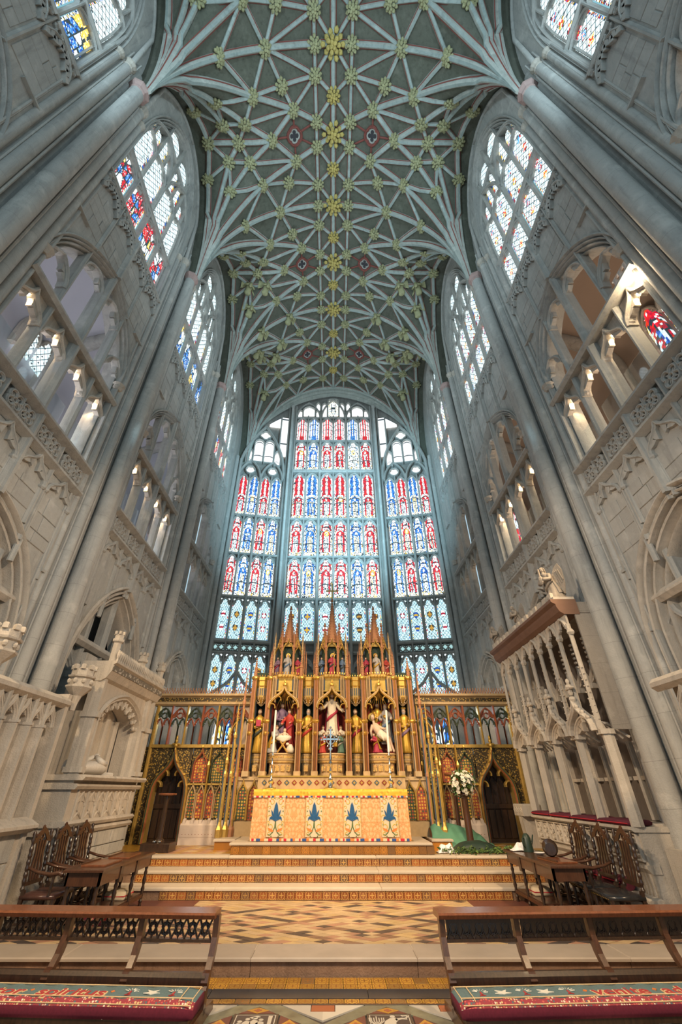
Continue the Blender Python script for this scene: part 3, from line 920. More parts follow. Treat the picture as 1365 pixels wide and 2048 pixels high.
    # ---- vaulting shafts
    for yi, yb in enumerate(YB[:4]):
        pier = MB()
        core = [(-.93, .12), (-.93, .0), (-.88, -.035), (-.86, .0), (-.84, .08), (-.62, .08), (-.60, -.06), (-.575, -.075), (-.555, -.06), (-.545, .05), (-.36, .05), (-.335, -.15), (-.315, -.17), (-.29, -.15), (-.275, .02), (-.16, -.08)]
        core = core + [(-a, b) for a, b in core[::-1]]
        pier.rings([[M(yb + a, z, b) for a, b in core] for z in (0.1, 19.2)])
        pier = pier.build('pier', [M_['shaft']], wall)
        for ds, dd, r, zt in ((0, -.27, .185, 17.9), (-.45, -.11, .115, 18.2), (.45, -.11, .115, 18.2), (-.73, -.01, .085, 18.0), (.73, -.01, .085, 18.0), (-.315, -.165, .028, 17.9), (.315, -.165, .028, 17.9), (-.577, -.07, .026, 18.0), (.577, -.07, .026, 18.0), (-.905, -.015, .028, 18.0), (.905, -.015, .028, 18.0)):
            c = M(yb + ds, 0, dd)
            big = r > .05
            prof = [(r * 1.7, .35), (r * 1.75, .5), (r * 1.35, .56), (r * 1.5, .62), (r, .72), (r, zt)] if big else [(r, .5), (r, zt)]
            MB().lathe(prof, c, 16 if big else 6).build('shaft', [M_['shaft']], pier, smooth=True)
            if big:
                MB().lathe([(r, -.16), (r * 1.18, -.13), (r * 1.05, -.08), (r * 1.15, 0), (r * 1.5, .08), (r * 1.55, .15), (r * 1.2, .17)], (c[0], c[1], zt), 12 if r < .15 else 8).build('capital', [M_['cap'] if r > .15 else M_['stonew']], pier)
            if r > .1 and r < .15:
                # roll carried on upwards as the wall arch of the window
                sg = 1 if ds > 0 else -1
                pts = [M(yb + ds, zt + .1, dd)]
                for k in range(1, 9):
                    s = yb + sg * (.46 + (2.54 - .46) * (k / 8) ** 1.6)
                    pts.append(M(s, max(zt + .1, vz(5.6, s) - .25), -.02))
                MB().tube(pts, .07, 8).build('wall_rib', [ST], pier, smooth='all')
        mb = MB()
        mb.prism([(-.95, .1), (-.95, -.25), (-.5, -.42), (-.3, -.62), (.3, -.62), (.5, -.42), (.95, -.25), (.95, .1)], lambda a, b, d, M=M, yb=yb: M(yb + a, d, b), 0.1, .36 if True else 0)
        mb.build('plinth', [M_['stonew']], pier)
    # blocks: the largest as single parts, the rest joined
    mats = [M_['block']]
    for i, b in enumerate(blocks[:285]): b.build('stone_block', mats, wall)
    if blocks[285:]:
        j = MB()
        for b in blocks[285:]: j.add(b.v, b.f)
        j.build('stone_blocks', mats, wall, kind='stuff')
# tiny gallery spotlights hidden in the heads of the lights
for c, side, bi, i in lamp_spots:
    o = thing('gallery_spotlight', f"lit spotlight, {['first','second','third','fourth'][i]} light of the {'left' if side<0 else 'right'} gallery arch {['','nearest the camera','over the %s' % ('tomb' if side<0 else 'sedilia')][bi]}", 'spotlight', c, 0, 'gallery spotlights')
    mb = MB(); mb.lathe([(.02, .0), (.045, .01), (.05, .09), (.035, .13), (.012, .26)], (0, 0, 0), 10); mb.build('housing', [M_['white']], o, smooth=True)
    mb = MB(); mb.lathe([(.001, -.002), (.038, -.004), (.036, .006), (.001, .008)], (0, 0, 0), 10); mb.build('bulb', [M_['lampw']], o)
    lamp('gallery_lamp', 'SPOT', (c[0], c[1], c[2] - .03), (c[0] + side * .02, c[1], c[2] - 3), 22, (1, .72, .40), .04, 125, .5)
# lamps that light the galleries themselves
for sx in (-1, 1):
    for bi in range(0, 3):
        m = (YB[bi] + YB[bi + 1]) / 2
        lamp('gallery_room_lamp', 'POINT', (sx * 7.3, m + .6, 8.6), (0, 0, 0), 95 if sx < 0 else 120, (.90, .92, 1.0) if sx < 0 else (1, .80, .60), .25)

# ================================================================== EAST WALL AND GREAT WINDOW
east = link('wall_east', None, kind='structure')
win1 = link('window_1', None, kind='structure')
YC = 19.3
MC = lambda s, z, d: (s, YC + d, z)
def side_map(sg):
    A = Vector((sg * 2.92, 19.25, 0)); B = Vector((sg * 5.62, 18.78, 0)); D = (B - A); L = D.length; D.normalize()
    N = Vector((-D.y, D.x, 0)) if sg > 0 else Vector((D.y, -D.x, 0))
    if N.y < 0: N = -N
    return (lambda s, z, d: tuple(A + D * s + N * d + Vector((0, 0, z)))), L
SMAP = {sg: side_map(sg) for sg in (-1, 1)}
ST = M_['stone']
# masonry behind the glass so that no gap opens on to nothing
mb = MB()
mb.box(-2.6, 2.6, YC + .16, YC + .5, 0, 25.2)
mb.build('window_wall', [M_['stoned']], east)
for sg in (-1, 1):
    MS, L = SMAP[sg]
    mb = MB(); mb.box(-.25, L + .35, .16, .5, 0, 24, M=lambda s, d, z, MS=MS: MS(s, z, d)); mb.build('window_wall', [M_['stoned']], east)
    # big piers between centre and wing
    mb = MB()
    core = [(2.40, .2), (2.40, -.10), (2.46, -.16), (2.52, -.06), (2.58, -.20), (2.66, -.34), (2.74, -.20), (2.80, -.06), (2.86, -.2), (2.93, -.12), (2.95, .2)]
    mb.rings([[(sg * a, YC - .03 + b, z) for a, b in core] for z in (3.0, 23.3)]); mb.build('pier', [ST], east)
    mb = MB(); core = [(5.35, .2), (5.42, -.12), (5.5, -.04), (5.56, -.3), (5.68, -.5), (5.9, -.5), (5.9, .2)]
    mb.rings([[(sg * a, 18.85 + b, z) for a, b in core] for z in (0.7, 18.0)]); mb.build('pier', [ST], east)
    mb = MB()
    for (x, y, r) in ((5.45, 18.55, .09), (5.62, 18.3, .12)):
        MB().lathe([(r * 1.6, .7), (r * 1.6, 1.1), (r, 1.25), (r, 18.1)], (sg * x, y, 0), 10).build('shaft', [M_['shaft']], east, smooth=True)
    MB().lathe([(.075, 3), (.075, 22.9), (.12, 22.95), (.12, 23.1)], (sg * 2.66, YC - .36, 0), 10).build('shaft', [M_['shaft']], east, smooth=True)
def outer(x):
    q = min(1, abs(x) / 5.74)
    return 17.4 + 7.0 * (.9 * sqrt(max(0, 1 - q * q)) + .1 * (1 - q))
# ---- lights
ROWS_C = [(7.62, 9.50, 'lat'), (9.75, 11.86, 'fig'), (12.1, 14.24, 'fig'), (14.48, 17.55, 'tall'), (17.95, 20.14, 'fig'), (20.36, 22.25, 'can')]
ROWS_S = [(5.2, 6.88, 'lat'), (7.62, 9.50, 'lat'), (9.75, 11.86, 'fig'), (12.1, 14.24, 'fig'), (14.48, 17.1, 'tall')]
def shield_paint(seed, n):
    r = random.Random(seed); base = lattice_paint(seed, True, None, (.62, .82, .90))
    pal = [[(.40, .22, .02), (.10, .03, .01)], [(.30, .01, .03), WHT[0]], [(.01, .06, .30), (.5, .3, .02)], [(.04, .03, .02), (.40, .22, .03)], [WHT[2], (.3, .01, .03), (.01, .08, .34)]][seed % 5]
    def f(u, v):
        for cv, rv in ((.62, .095), (.28, .085))[:n]:
            q = v - cv
            if abs(u) < .42 * (1 if q > 0 else sqrt(max(0, 1 + q / rv))) and -rv < q < rv * .8:
                if abs(u) > .34 or abs(q) > rv * .85: return (*LEAD, 0)
                return (*(pal[1] if (abs(u) < .08 and seed % 2) or (abs(q) < .02) else pal[0]), 0)
        return base(u, v)
    return f
def light(M, p, q, z0, z1, kind, col, seed):
    rise = .42
    top = lambda s: arch_z(p, q, z1 - rise, rise, s)
    pal = [RED, BLU, WHT[:3] + [BLU[3]]][col]
    if kind == 'lat': P = shield_paint(seed, 2)
    elif kind == 'can':
        r = random.Random(seed)
        P = lambda u, v: ((.13, .3, .36, 0) if abs(u) > .95 else (*LEAD, 0) if (v * 4) % 1 < .05 or r.random() < .12 else (*(r.choice(pal) if abs(abs(u) - .5) > .14 and abs(u) > .12 and abs(u) < .8 or (v < .2 and abs(u) < .4) else r.choice(WHT)), 0))
    else:
        f0 = figure_paint(seed, pal)
        P = f0
        if kind == 'tall':
            g = figure_paint(seed + 50, pal); r = random.Random(seed)
            def P(u, v):
                if v > .52:
                    k = (v - .52) / .48
                    if abs(u) > .95: return (.13, .3, .36, 0)
                    if (v * 7) % 1 < .05: return (*LEAD, 0)
                    if abs(u) < .14 + .10 * abs(sin(k * 14)) * (1 - k * .5): return (*(r.choice(WHT) if r.random() > .15 else LEAD), 0)
                    if abs(u) > .82 - .12 * abs(sin(k * 9)): return (*(r.choice(WHT) if r.random() > .2 else LEAD), 0)
                    return (*(r.choice(pal) if r.random() > .08 else LEAD), 0)
                return f0(u, v / .52 * .80)
    dim = kind == 'fig' and z0 < 10
    glass_grid(M, p, q, z0, z1, P, 18, 56 if kind == 'tall' else 40, .06, top).build('glass_light', [M_['glass']], win1)
    mb = MB(); cusp_head(mb, M, p - .02, q + .02, z1 - rise, rise + .06, .03, -.05, .12, cus=True)
    mb.build('light_head', [ST], win1)
    if kind in ('lat', 'fig') and z1 < 10:
        m = (p + q) / 2; mb = MB()
        for sg in (-1, 1):
            mb.bar(ring((m + sg * (q - p) * .33, z1 - .02), .075, 10), M, .02, -.03, .1, closed=True)
        mb.build('tracery', [ST], win1)
        for sg in (-1, 1):
            glass_grid(M, m + sg * (q - p) * .33 - .06, m + sg * (q - p) * .33 + .06, z1 - .08, z1 + .05, lambda u, v: (*WHT[0], 0), 2, 2, .04).build('glass_light', [M_['glass']], win1)
cx = [-2.44, -1.64, -.82, 0, .82, 1.64, 2.44]
for i in range(6):
    p, q = cx[i] + (.09 if i % 2 == 0 else .05), cx[i + 1] - (.05 if i % 2 == 0 else .09)
    for r, (z0, z1, kd) in enumerate(ROWS_C):
        c = [0, 1, 0, 0, 1, 0][i]
        if kd == 'lat': c = 2
        if r == 4: c = [0, 1, 0, 0, 2, 0][i]
        light(MC, p, q, z0, z1, kd, c, 100 + i * 7 + r)
    # blank stone panels low down behind the reredos
    mb = MB(); cusp_head(mb, MC, p, q, 6.3, .5, .05, -.08, .1); mb.bar([(p, 7.05), (q, 7.05)], MC, .07, -.1, .12); mb.bar([(p, 5.0), (p, 6.3)], MC, .03, -.06, .1); mb.build('panel_head', [ST], win1)
for x in cx[1:-1]:
    w = .075 if round(x, 2) in (-.82, .82) else .045
    MB().bar([(x, 3.2), (x, 22.5)], MC, w, -.16 if w > .06 else -.09, .18).build('mullion', [ST], win1)
for z, w, dd in ((7.52, .06, -.1), (9.63, .055, -.1), (11.99, .055, -.1), (14.36, .06, -.1), (17.74, .10, -.2), (20.25, .055, -.1), (22.34, .05, -.08)):
    MB().bar([(-2.44, z), (2.44, z)], MC, w, dd, .16).build('transom', [ST], win1)
for sg in (-1, 1):
    MS, L = SMAP[sg]
    sx = [.08, .72, 1.36, 2.0, 2.62]
    for i in range(4):
        p, q = sx[i] + (.05 if i % 2 == 0 else .04), sx[i + 1] - (.04 if i % 2 == 0 else .05)
        for r, (z0, z1, kd) in enumerate(ROWS_S):
            c = (i + (0 if sg > 0 else 1)) % 2 if r > 1 else 2
            if sg > 0: c = [1, 0, 1, 0][i] if r > 1 else 2
            else: c = [1, 0, 1, 0][i] if r > 1 else 2
            light(MS, p, q, z0, z1, kd, c, 300 + i * 11 + r + sg * 50)
        # band of pierced quatrefoils
        m = (p + q) / 2
        for k in (-1, 1):
            c = (m + k * (q - p) * .25, 7.22)
            glass_grid(MS, c[0] - .11, c[0] + .11, 7.1, 7.34, lambda u, v: (.25, .42, .42, 0), 2, 2, .05).build('glass_light', [M_['glass']], win1)
            mb = MB(); mb.bar(quatre(c, .13, 20), MS, .03, -.02, .12, closed=True); mb.build('quatrefoil', [ST], win1)
    for j, s in enumerate(sx[1:-1]):
        w = .07 if j == 1 else .042
        MB().bar([(s, 4.8), (s, 17.3)], MS, w, -.15 if w > .06 else -.08, .18).build('mullion', [ST], win1)
    for z, w in ((6.98, .06), (7.48, .06), (9.63, .055), (11.99, .055), (14.36, .06)):
        MB().bar([(0, z), (L, z)], MS, w, -.1, .16).build('transom', [ST], win1)
    # raking stone struts at the foot of the wings
    MB().bar([(1.36, 6.2), (1.7, 5.7), (2.4, 5.2), (2.7, 4.9)], MS, .06, -.08, .16).build('strut', [ST], win1)
    MB().bar([(1.36, 6.2), (1.0, 5.7), (.3, 5.2), (.0, 4.9)], MS, .06, -.08, .16).build('strut', [ST], win1)
    # wing tracery
    MB().bar([(.04, 17.0)] + arch_even(.04, L - .02, 17.0, 4.1, 18), MS, .09, -.22, .18).build('tracery_arch', [ST], win1)
    for k in (0, 1):
        p, q = (.1, 1.33) if k == 0 else (1.39, 2.62)
        MB().bar(arch_even(p, q, 16.95, 1.3, 14), MS, .06, -.16, .16).build('tracery_arch', [ST], win1)
        c = ((p + q) / 2, 17.55)
        mb = MB(); mb.bar(ring(c, .27, 18), MS, .035, -.1, .14, closed=True)
        mb.build('tracery', [ST], win1)
        mb = MB(); mb.c = []; poly = quatre(c, .24, 30, 6, .35); mb.add([MS(c[0], c[1], .03)] + [MS(a, b, .03) for a, b in poly], [(0, i + 1, (i + 1) % 30 + 1) for i in range(30)]); mb.c = [(*WHT[2], 0)] * 30
        mb.build('glass_light', [M_['glass']], win1)
    WP = lambda u, v: (.13, .3, .36, 0) if abs(u) > .94 else (*LEAD, 0) if (v * 3.2) % 1 < .05 or abs(u) < .05 else (.92, .97, .98, 0)
    for p, q, z0, z1 in ((.78, 1.31, 18.25, 20.0), (1.41, 1.94, 18.25, 20.0), (.35, .68, 18.1, 19.2), (2.04, 2.35, 18.1, 19.2)):
        top = lambda s, p=p, q=q, z1=z1: min(arch_z(p, q, z1 - .3, .3, s), arch_z(.14, L - .12, 17.0, 3.9, s))
        glass_grid(MS, p, q, z0, z1, WP, 12, 24, .05, top).build('glass_light', [M_['glass']], win1)
        mb = MB(); mb.bar([(p - .03, z0), (p - .03, z1 - .3)] + arch_even(p - .03, q + .03, z1 - .3, .34, 10) + [(q + .03, z0)], MS, .04, -.1, .14); mb.bar([(p - .03, z0 - .03), (q + .03, z0 - .03)], MS, .04, -.1, .14); mb.build('tracery', [ST], win1)
    c = (1.36, 20.42)
    mb = MB(); poly = quatre(c, .30, 30, 4, .35); mb.add([MS(c[0], c[1], .03)] + [MS(a, b, .03) for a, b in poly], [(0, i + 1, (i + 1) % 30 + 1) for i in range(30)]); mb.c = [(*WHT[2], 0)] * 30
    mb.build('glass_light', [M_['glass']], win1)
    MB().bar(quatre(c, .34, 30, 4, .25), MS, .04, -.1, .14, closed=True).build('tracery', [ST], win1)
    # tall clear panels between wing arch and centre pier
    glass_grid(MS, -.12, .42, 18.9, 22.4, WP, 10, 30, .05, lambda s, sg=sg: min(22.3, outer(abs(SMAP[sg][0](s, 0, 0)[0])) - .35)).build('glass_light', [M_['glass']], win1)
    glass_grid(MS, .5, 1.2, 21.3, 22.3, WP, 8, 10, .05, lambda s, sg=sg: max(21.31, outer(abs(SMAP[sg][0](s, 0, 0)[0])) - .45)).build('glass_light', [M_['glass']], win1)
    MB().bar([(.46, 19.3), (.46, 22.2)], MS, .05, -.12, .16).build('mullion', [ST], win1)
# centre head
TP = lambda u, v: (.13, .3, .36, 0) if abs(u) > .95 or v < .02 else (*LEAD, 0) if (v * 3) % 1 < .05 else (.93, .98, 1, 0)
rr = random.Random(4)
HP = lambda u, v: (.13, .3, .36, 0) if abs(u) > .95 else (*LEAD, 0) if (.28 < abs(u) < .5 and .2 < v < .8) or (abs(v - .5) < .07 and abs(u) < .45) or rr.random() < .12 else (*rr.choice([*WHT, YEL[1]]), 0)
def head_light(p, q, z0, z1, P, rise=.3, nu=10, nv=18):
    top = lambda s: min(arch_z(p, q, z1 - rise, rise, s), outer(s) - .3)
    glass_grid(MC, p, q, z0, z1, P, nu, nv, .05, top).build('glass_light', [M_['glass']], win1)
    pts = arch_even(p - .03, q + .03, z1 - rise, rise + .03, 10)
    pts = [(a, min(b, outer(a) - .25)) for a, b in pts]
    MB().bar([(p - .03, z0), (p - .03, min(z1 - rise, pts[0][1]))] + pts + [(q + .03, z0)], MC, .04, -.1, .14).build('tracery', [ST], win1)
head_light(-.34, .34, 22.55, 24.2, HP, .35, 14, 30)
for sg in (-1, 1):
    a, b = sorted((sg * .42, sg * .74)); head_light(a, b, 22.5, 23.7, TP, .3)
    a, b = sorted((sg * 1.24, sg * 1.98)); head_light(a, b, 22.55, 23.35, TP, .3)
    a, b = sorted((sg * .88, sg * 1.14)); head_light(a, b, 22.5, 22.95, TP, .15); head_light(a, b, 23.1, 23.75, TP, .3)
    a, b = sorted((sg * 2.06, sg * 2.34)); head_light(a, b, 22.5, 23.0, TP, .15)
    for k in range(3):
        p = -2.4 + 1.64 * k
        if sg > 0: MB().bar(arch_even(p, p + 1.52, 22.36, 1.35 if k != 1 else 1.7, 12), MC, .045, -.13, .14).build('tracery_arch', [ST], win1)
# lower east wall behind the screen: small lit chapel windows
for sg in (-1, 1):
    wn = link(f'window_{win_no[0]}', None, kind='structure'); win_no[0] += 1
    ML = lambda s, z, d: (s, 18.45 + d, z)
    mb = MB(); mb.box(*sorted((sg * 2.6, sg * 6.2)), 18.5, 18.7, 0, 4.75); mb.build('lower_wall', [M_['stonew']], wn)
    for k in (0, 1):
        for j in (0, 1):
            p = sg * 3.75 + (k - .5) * 1.15 - .45 + j * .46
            glass_grid(ML, p, p + .4, 2.5, 4.3, scene_paint(int(70 + sg + k * 3 + j), [BLU, YEL][0] if j else WHT), 8, 20, .0, lambda s, p=p: arch_z(p, p + .4, 3.95, .32, s)).build('glass_light', [M_['glass']], wn)
            mb = MB(); mb.bar([(p - .02, 2.45), (p - .02, 3.95)] + pointed(p - .02, p + .42, 3.95, .36, 8) + [(p + .42, 2.45)], ML, .03, -.06, .06); mb.build('light_head', [M_['stonew']], wn)
for sg in (-1, 1):
    lamp('ambulatory_fill', 'POINT', (sg * 3.9, 15.6, 3.9), (0, 0, 0), 28, (.72, .9, 1.0), .3)  # unseen fill added to brighten the wall behind the screen

# ================================================================== FLOOR
floor_o = link('floor', None, kind='structure')
def plain_t(name, c, var=.25, rough=.4, scale=5):
    t = NT(name); p = t.pos()
    col = t.mix(t.noise(scale, 4, p), tuple(x * (1 - var) for x in c), tuple(min(1, x * (1 + var)) for x in c))
    i = t.n('ShaderNodeObjectInfo'); g = t.n('ShaderNodeNewGeometry')
    r = t.math('FRACT', t.math('ADD', i.outputs['Random'], g.outputs['Random Per Island']))
    col = t.mix(t.math('MULTIPLY', r, .45), col, tuple(x * .55 for x in c))
    t.set(base=col, rough=rough)
    return t.m
T_ = {'buff': plain_t('tile_buff', (.58, .42, .24)), 'ochre': plain_t('tile_ochre', (.60, .42, .20)), 'brown': plain_t('tile_brown', (.27, .155, .095)), 'dark': plain_t('tile_dark', (.075, .06, .055)), 'rose': plain_t('tile_rose', (.46, .25, .16)),
      'grey': plain_t('slab_grey', (.42, .355, .29), .3, .5, 2), 'riser': stone('slab_riser', (.20, .12, .08), (.30, .19, .125), 0, .6, 3, .5), 'nosing': plain_t('step_nosing', (.56, .48, .38), .15, .5, 3),
      'white': plain_t('marble_white', (.62, .58, .50), .12, .3, 2), 'black': plain_t('marble_black', (.035, .04, .05), .4, .25, 3), 'green': plain_t('marble_green', (.20, .21, .15), .85, .3, 9), 'terra': plain_t('tile_terracotta', (.42, .13, .05), .15, .4), 'mar': plain_t('tile_maroon', (.17, .06, .045), .2, .4)}
def encaustic(name, ground, fig, kind):
    """encaustic tile in its own frame: inlaid circle, petals and quartered corners on a fired ground"""
    t = NT(name); s = t.n('ShaderNodeSeparateXYZ', i_0=t.n('ShaderNodeTexCoord').outputs['Object'])
    x = s.outputs[0]; z = t.math('ADD', s.outputs[1], s.outputs[2])
    r = t.math('SQRT', t.math('ADD', t.math('MULTIPLY', x, x), t.math('MULTIPLY', z, z)))
    th = t.math('ARCTAN2', z, x)
    ax, az = t.math('ABSOLUTE', x), t.math('ABSOLUTE', z)
    cx_, cz_ = t.math('SUBTRACT', ax, .082), t.math('SUBTRACT', az, .082)
    rc = t.math('SQRT', t.math('ADD', t.math('MULTIPLY', cx_, cx_), t.math('MULTIPLY', cz_, cz_)))
    def band(v, c, w): return t.math('LESS_THAN', t.math('ABSOLUTE', t.math('SUBTRACT', v, c)), w)
    pet = t.math('MULTIPLY', t.math('ADD', t.math('COSINE', t.math('MULTIPLY', th, kind)), 1.0), .022)
    k = t.math('MAXIMUM', band(r, .060, .0055), band(rc, .036, .006))
    k = t.math('MAXIMUM', k, band(r, pet, .008) if kind > 4 else t.math('LESS_THAN', r, pet))
    k = t.math('MAXIMUM', k, t.math('LESS_THAN', r, .012))
    i = t.n('ShaderNodeObjectInfo').outputs['Random']
    g2 = t.ramp(i, [(0, ground), (.35, tuple(v * .6 for v in ground)), (.6, tuple(min(1, v * 1.25) for v in ground)), (.85, (.10, .075, .05)), (1, ground)])
    f2 = t.mix(t.math('FRACT', t.math('MULTIPLY', i, 7.3)), fig, tuple(v * .6 for v in fig))
    col = t.mix(k, g2, f2); col = t.mix(t.math('MULTIPLY', t.noise(14), .45), col, tuple(v * .5 for v in ground))
    t.set(base=col, rough=.35)
    return t.m
T_['enc'] = encaustic('encaustic_riser', (.34, .10, .025), (.62, .38, .11), 4)
T_['encg'] = plain_t('tile_gold', (.55, .29, .04), .45, .35, 22)
T_['encb'] = encaustic('encaustic_border', (.58, .31, .04), (.32, .11, .02), 4)
T_['encd'] = encaustic('encaustic_dais', (.46, .19, .025), (.20, .09, .02), 8)
def tile_mesh(w, h, d, mat):
    q = MB(); q.bbox(-w / 2, w / 2, -h / 2, h / 2, -d, 0, .004, M=lambda a, b, c: (a, -c, b)); return q.mesh('riser_tile', [mat])
def floor_tile_mesh(w, h, mat):
    q = MB(); q.bbox(-w / 2, w / 2, -h / 2, h / 2, -.012, 0, .002); return q.mesh('tile', [mat])
RT = tile_mesh(.162, .125, .03, T_['enc']); RTD = tile_mesh(.162, .150, .03, T_['encd'])
BT1 = floor_tile_mesh(.159, .180, T_['encb']); BT2 = floor_tile_mesh(.159, .134, T_['encb']); BT3 = floor_tile_mesh(.159, .104, T_['encb'])
# nave-side pavement (z 0)
mb = MB(); mb.box(-5.8, 5.8, -2.1, 7.17, -.3, -.012); mb.build('subfloor', [T_['dark']], floor_o)
def flat(poly, z0, z1, mat, name, parent=floor_o):
    mb = MB(); mb.prism(poly, lambda a, b, d: (a, b, d), z0, z1); return mb.build(name, [mat], parent)
def rect(x0, x1, y0, y1, g=.004): return [(x0 + g, y0 + g), (x1 - g, y0 + g), (x1 - g, y1 - g), (x0 + g, y1 - g)]
x = -5.0
while x < 5.0:                                                      # borders of encaustic tiles and black marble
    for me_, yy in ((BT1, 7.072), (BT2, 6.91), (BT3, 6.505)): link('border_tile', me_, floor_o, (x + .0825, yy, 0))
    x += .165
for a, b in ((-5, -2.2), (-2.2, -1.35), (-1.35, .38), (.38, 2.0), (2.0, 5)):
    flat(rect(a, b, 6.57, 6.835), -.012, 0, T_['black'], 'slab')
flat(rect(-5, 5, 6.405, 6.445), -.012, 0, T_['black'], 'border_strip')
# sectile panels: lozenge bands of green marble round figured squares, white marble between
cent = [-.105 + 1.31 * (k - 2.5) for k in range(6)]
YT = 6.405
def clipy(P, y, keep):
    out = []
    for k in range(len(P)):
        a, b = P[k], P[(k + 1) % len(P)]
        ia, ib = (a[1] - y) * keep >= 0, (b[1] - y) * keep >= 0
        if ia: out.append(a)
        if ia != ib:
            f = (y - a[1]) / (b[1] - a[1]); out.append((a[0] + f * (b[0] - a[0]), y))
    return out
for i, c in enumerate(cent):
    cy = 5.98
    for q in range(4):
        a0, a1 = pi / 2 * q, pi / 2 * (q + 1)
        P = [(c + rx * cos(a), cy + ry * sin(a)) for a, rx, ry in ((a0, .735, .605), (a1, .735, .605), (a1, .47, .39), (a0, .47, .39))]
        P = clipy(P, YT, -1)
        P = [(min(max(x, c - .653), c + .653), y) for x, y in P]
        flat(P, -.012, -.0005 * (q % 2), T_['green'], 'marble_band')
    h = .225
    for a, b in ((0, 1), (1, 0), (0, -1), (-1, 0)):
        d = (.335 if a else .30); s = .085
        m = (-b, a)
        tri = [(c + a * (h + .012) + m[0] * h, cy + b * (h + .012) + m[1] * h * .9), (c + a * (h + .012) - m[0] * h, cy + b * (h + .012) - m[1] * h * .9), (c + a * .47 * .97, cy + b * .39 * .97)]
        flat(tri, -.012, -.0008, T_['mar'], 'corner_tile')
        flat([(c + a * d + x * (.075 if a else .115), cy + b * d + y * (.10 if a else .065)) for x, y in ((0, 1), (1, 0), (0, -1), (-1, 0))], -.012, .0006, T_['encg'], 'gold_tile')
        flat(quatre((c + a * d, cy + b * d), .04, 16), -.010, .0016, T_['terra'], 'rosette_tile')
    flat(rect(c - h, c + h, cy - h, cy + h), -.012, .001, T_['black'], 'figured_tile')
    flat(rect(c - h + .025, c + h - .025, cy - h + .025, cy + h - .025), -.010, .0016, T_['white'], 'figured_tile')
    flat(rect(c - h + .034, c + h - .034, cy - h + .034, cy + h - .034), -.010, .0022, T_['dark'], 'figured_tile')
    inl = MB(); F = lambda a, b, d, c=c, cy=cy: (c + a, cy + b, d)
    z0, z1 = .002, .0034
    def ip(poly): inl.prism(poly, F, z0, z1)
    if i % 2 == 1:
        ip([(-.05, .06), (.0, .12), (.06, .13), (.08, .08), (.05, .02), (.07, -.06), (.10, -.17), (-.10, -.17), (-.08, -.05)])
        ip(ring((.03, .155), .026, 10)); ip([(.05, .11), (.12, .13), (.17, .12), (.17, .095), (.12, .10), (.06, .07)])
        inl.bar([(.15, .12), (.18, .15), (.165, .175), (.13, .165), (.12, .185)], F, .009, z0, z1)
        ip([(.11, -.17), (.11, -.02), (.18, -.02), (.18, -.17)])
        for b in (.025, .05, .07):
            inl.bar([(-.13 - b, .13), (-.13 - b, .06), (-.13, .0 - b * .6), (-.13 + b, .06), (-.13 + b, .13)], F, .0055, z0, z1)
        inl.bar([(-.13, .16), (-.13, -.15)], F, .006, z0, z1); ip([(-.17, -.17), (-.09, -.17), (-.11, -.14), (-.15, -.14)])
    else:
        for t, hh in ((-.14, .05), (-.07, .10), (.0, .12), (.06, .09)):
            ip([(t - .04, -.17), (t - .045, hh - .08), (t - .015, hh - .03), (t + .03, hh - .05), (t + .045, -.05), (t + .04, -.17)]); ip(ring((t, hh), .024, 10))
        ip([(-.06, .14), (.02, .17), (.05, .15), (-.03, .11)]); ip([(.13, -.17), (.125, .17), (.165, .17), (.16, -.17)])
    inl.build('inlaid_figures', [T_['white']], floor_o, kind='stuff')
    m = c + .655
    flat([(m - .42, YT), (m - .125, YT), (m - .125, YT - .15), (m, YT - .15), (m, 6.06)], -.012, 0, T_['white'], 'marble_panel')
    flat([(m + .125, YT), (m + .42, YT), (m, 6.06), (m, YT - .15), (m + .125, YT - .15)], -.012, 0, T_['white'], 'marble_panel')
    flat(rect(m - .122, m + .122, YT - .148, YT), -.012, .0008, T_['terra'], 'square_tile')
    flat([(m - .42, 5.45), (m, 5.9), (m + .42, 5.45)], -.012, 0, T_['white'], 'marble_panel')
mb = MB(); mb.box(-5.4, 5.4, 3.0, 5.2, -.012, 0); mb.build('paving', [T_['ochre']], floor_o)
# first step: long grey slabs with brown riser
Z1 = .165
for a, b in ((-5.6, -3.3), (-3.3, -1.0), (-1.0, 1.02), (1.02, 3.6), (3.6, 5.6)):
    mb = MB(); mb.box(a + .003, b - .003, 7.2, 7.9, -.02, Z1 - .035); mb.build('step_riser', [T_['riser']], floor_o)
    mb = MB(); mb.bbox(a + .002, b - .002, 7.165, 7.72, Z1 - .035, Z1, .012); mb.build('step_slab', [T_['grey']], floor_o)
mb = MB(); mb.box(-5.8, 5.8, 7.5, 19.5, -.3, Z1 - .010); mb.build('subfloor', [T_['nosing']], floor_o)
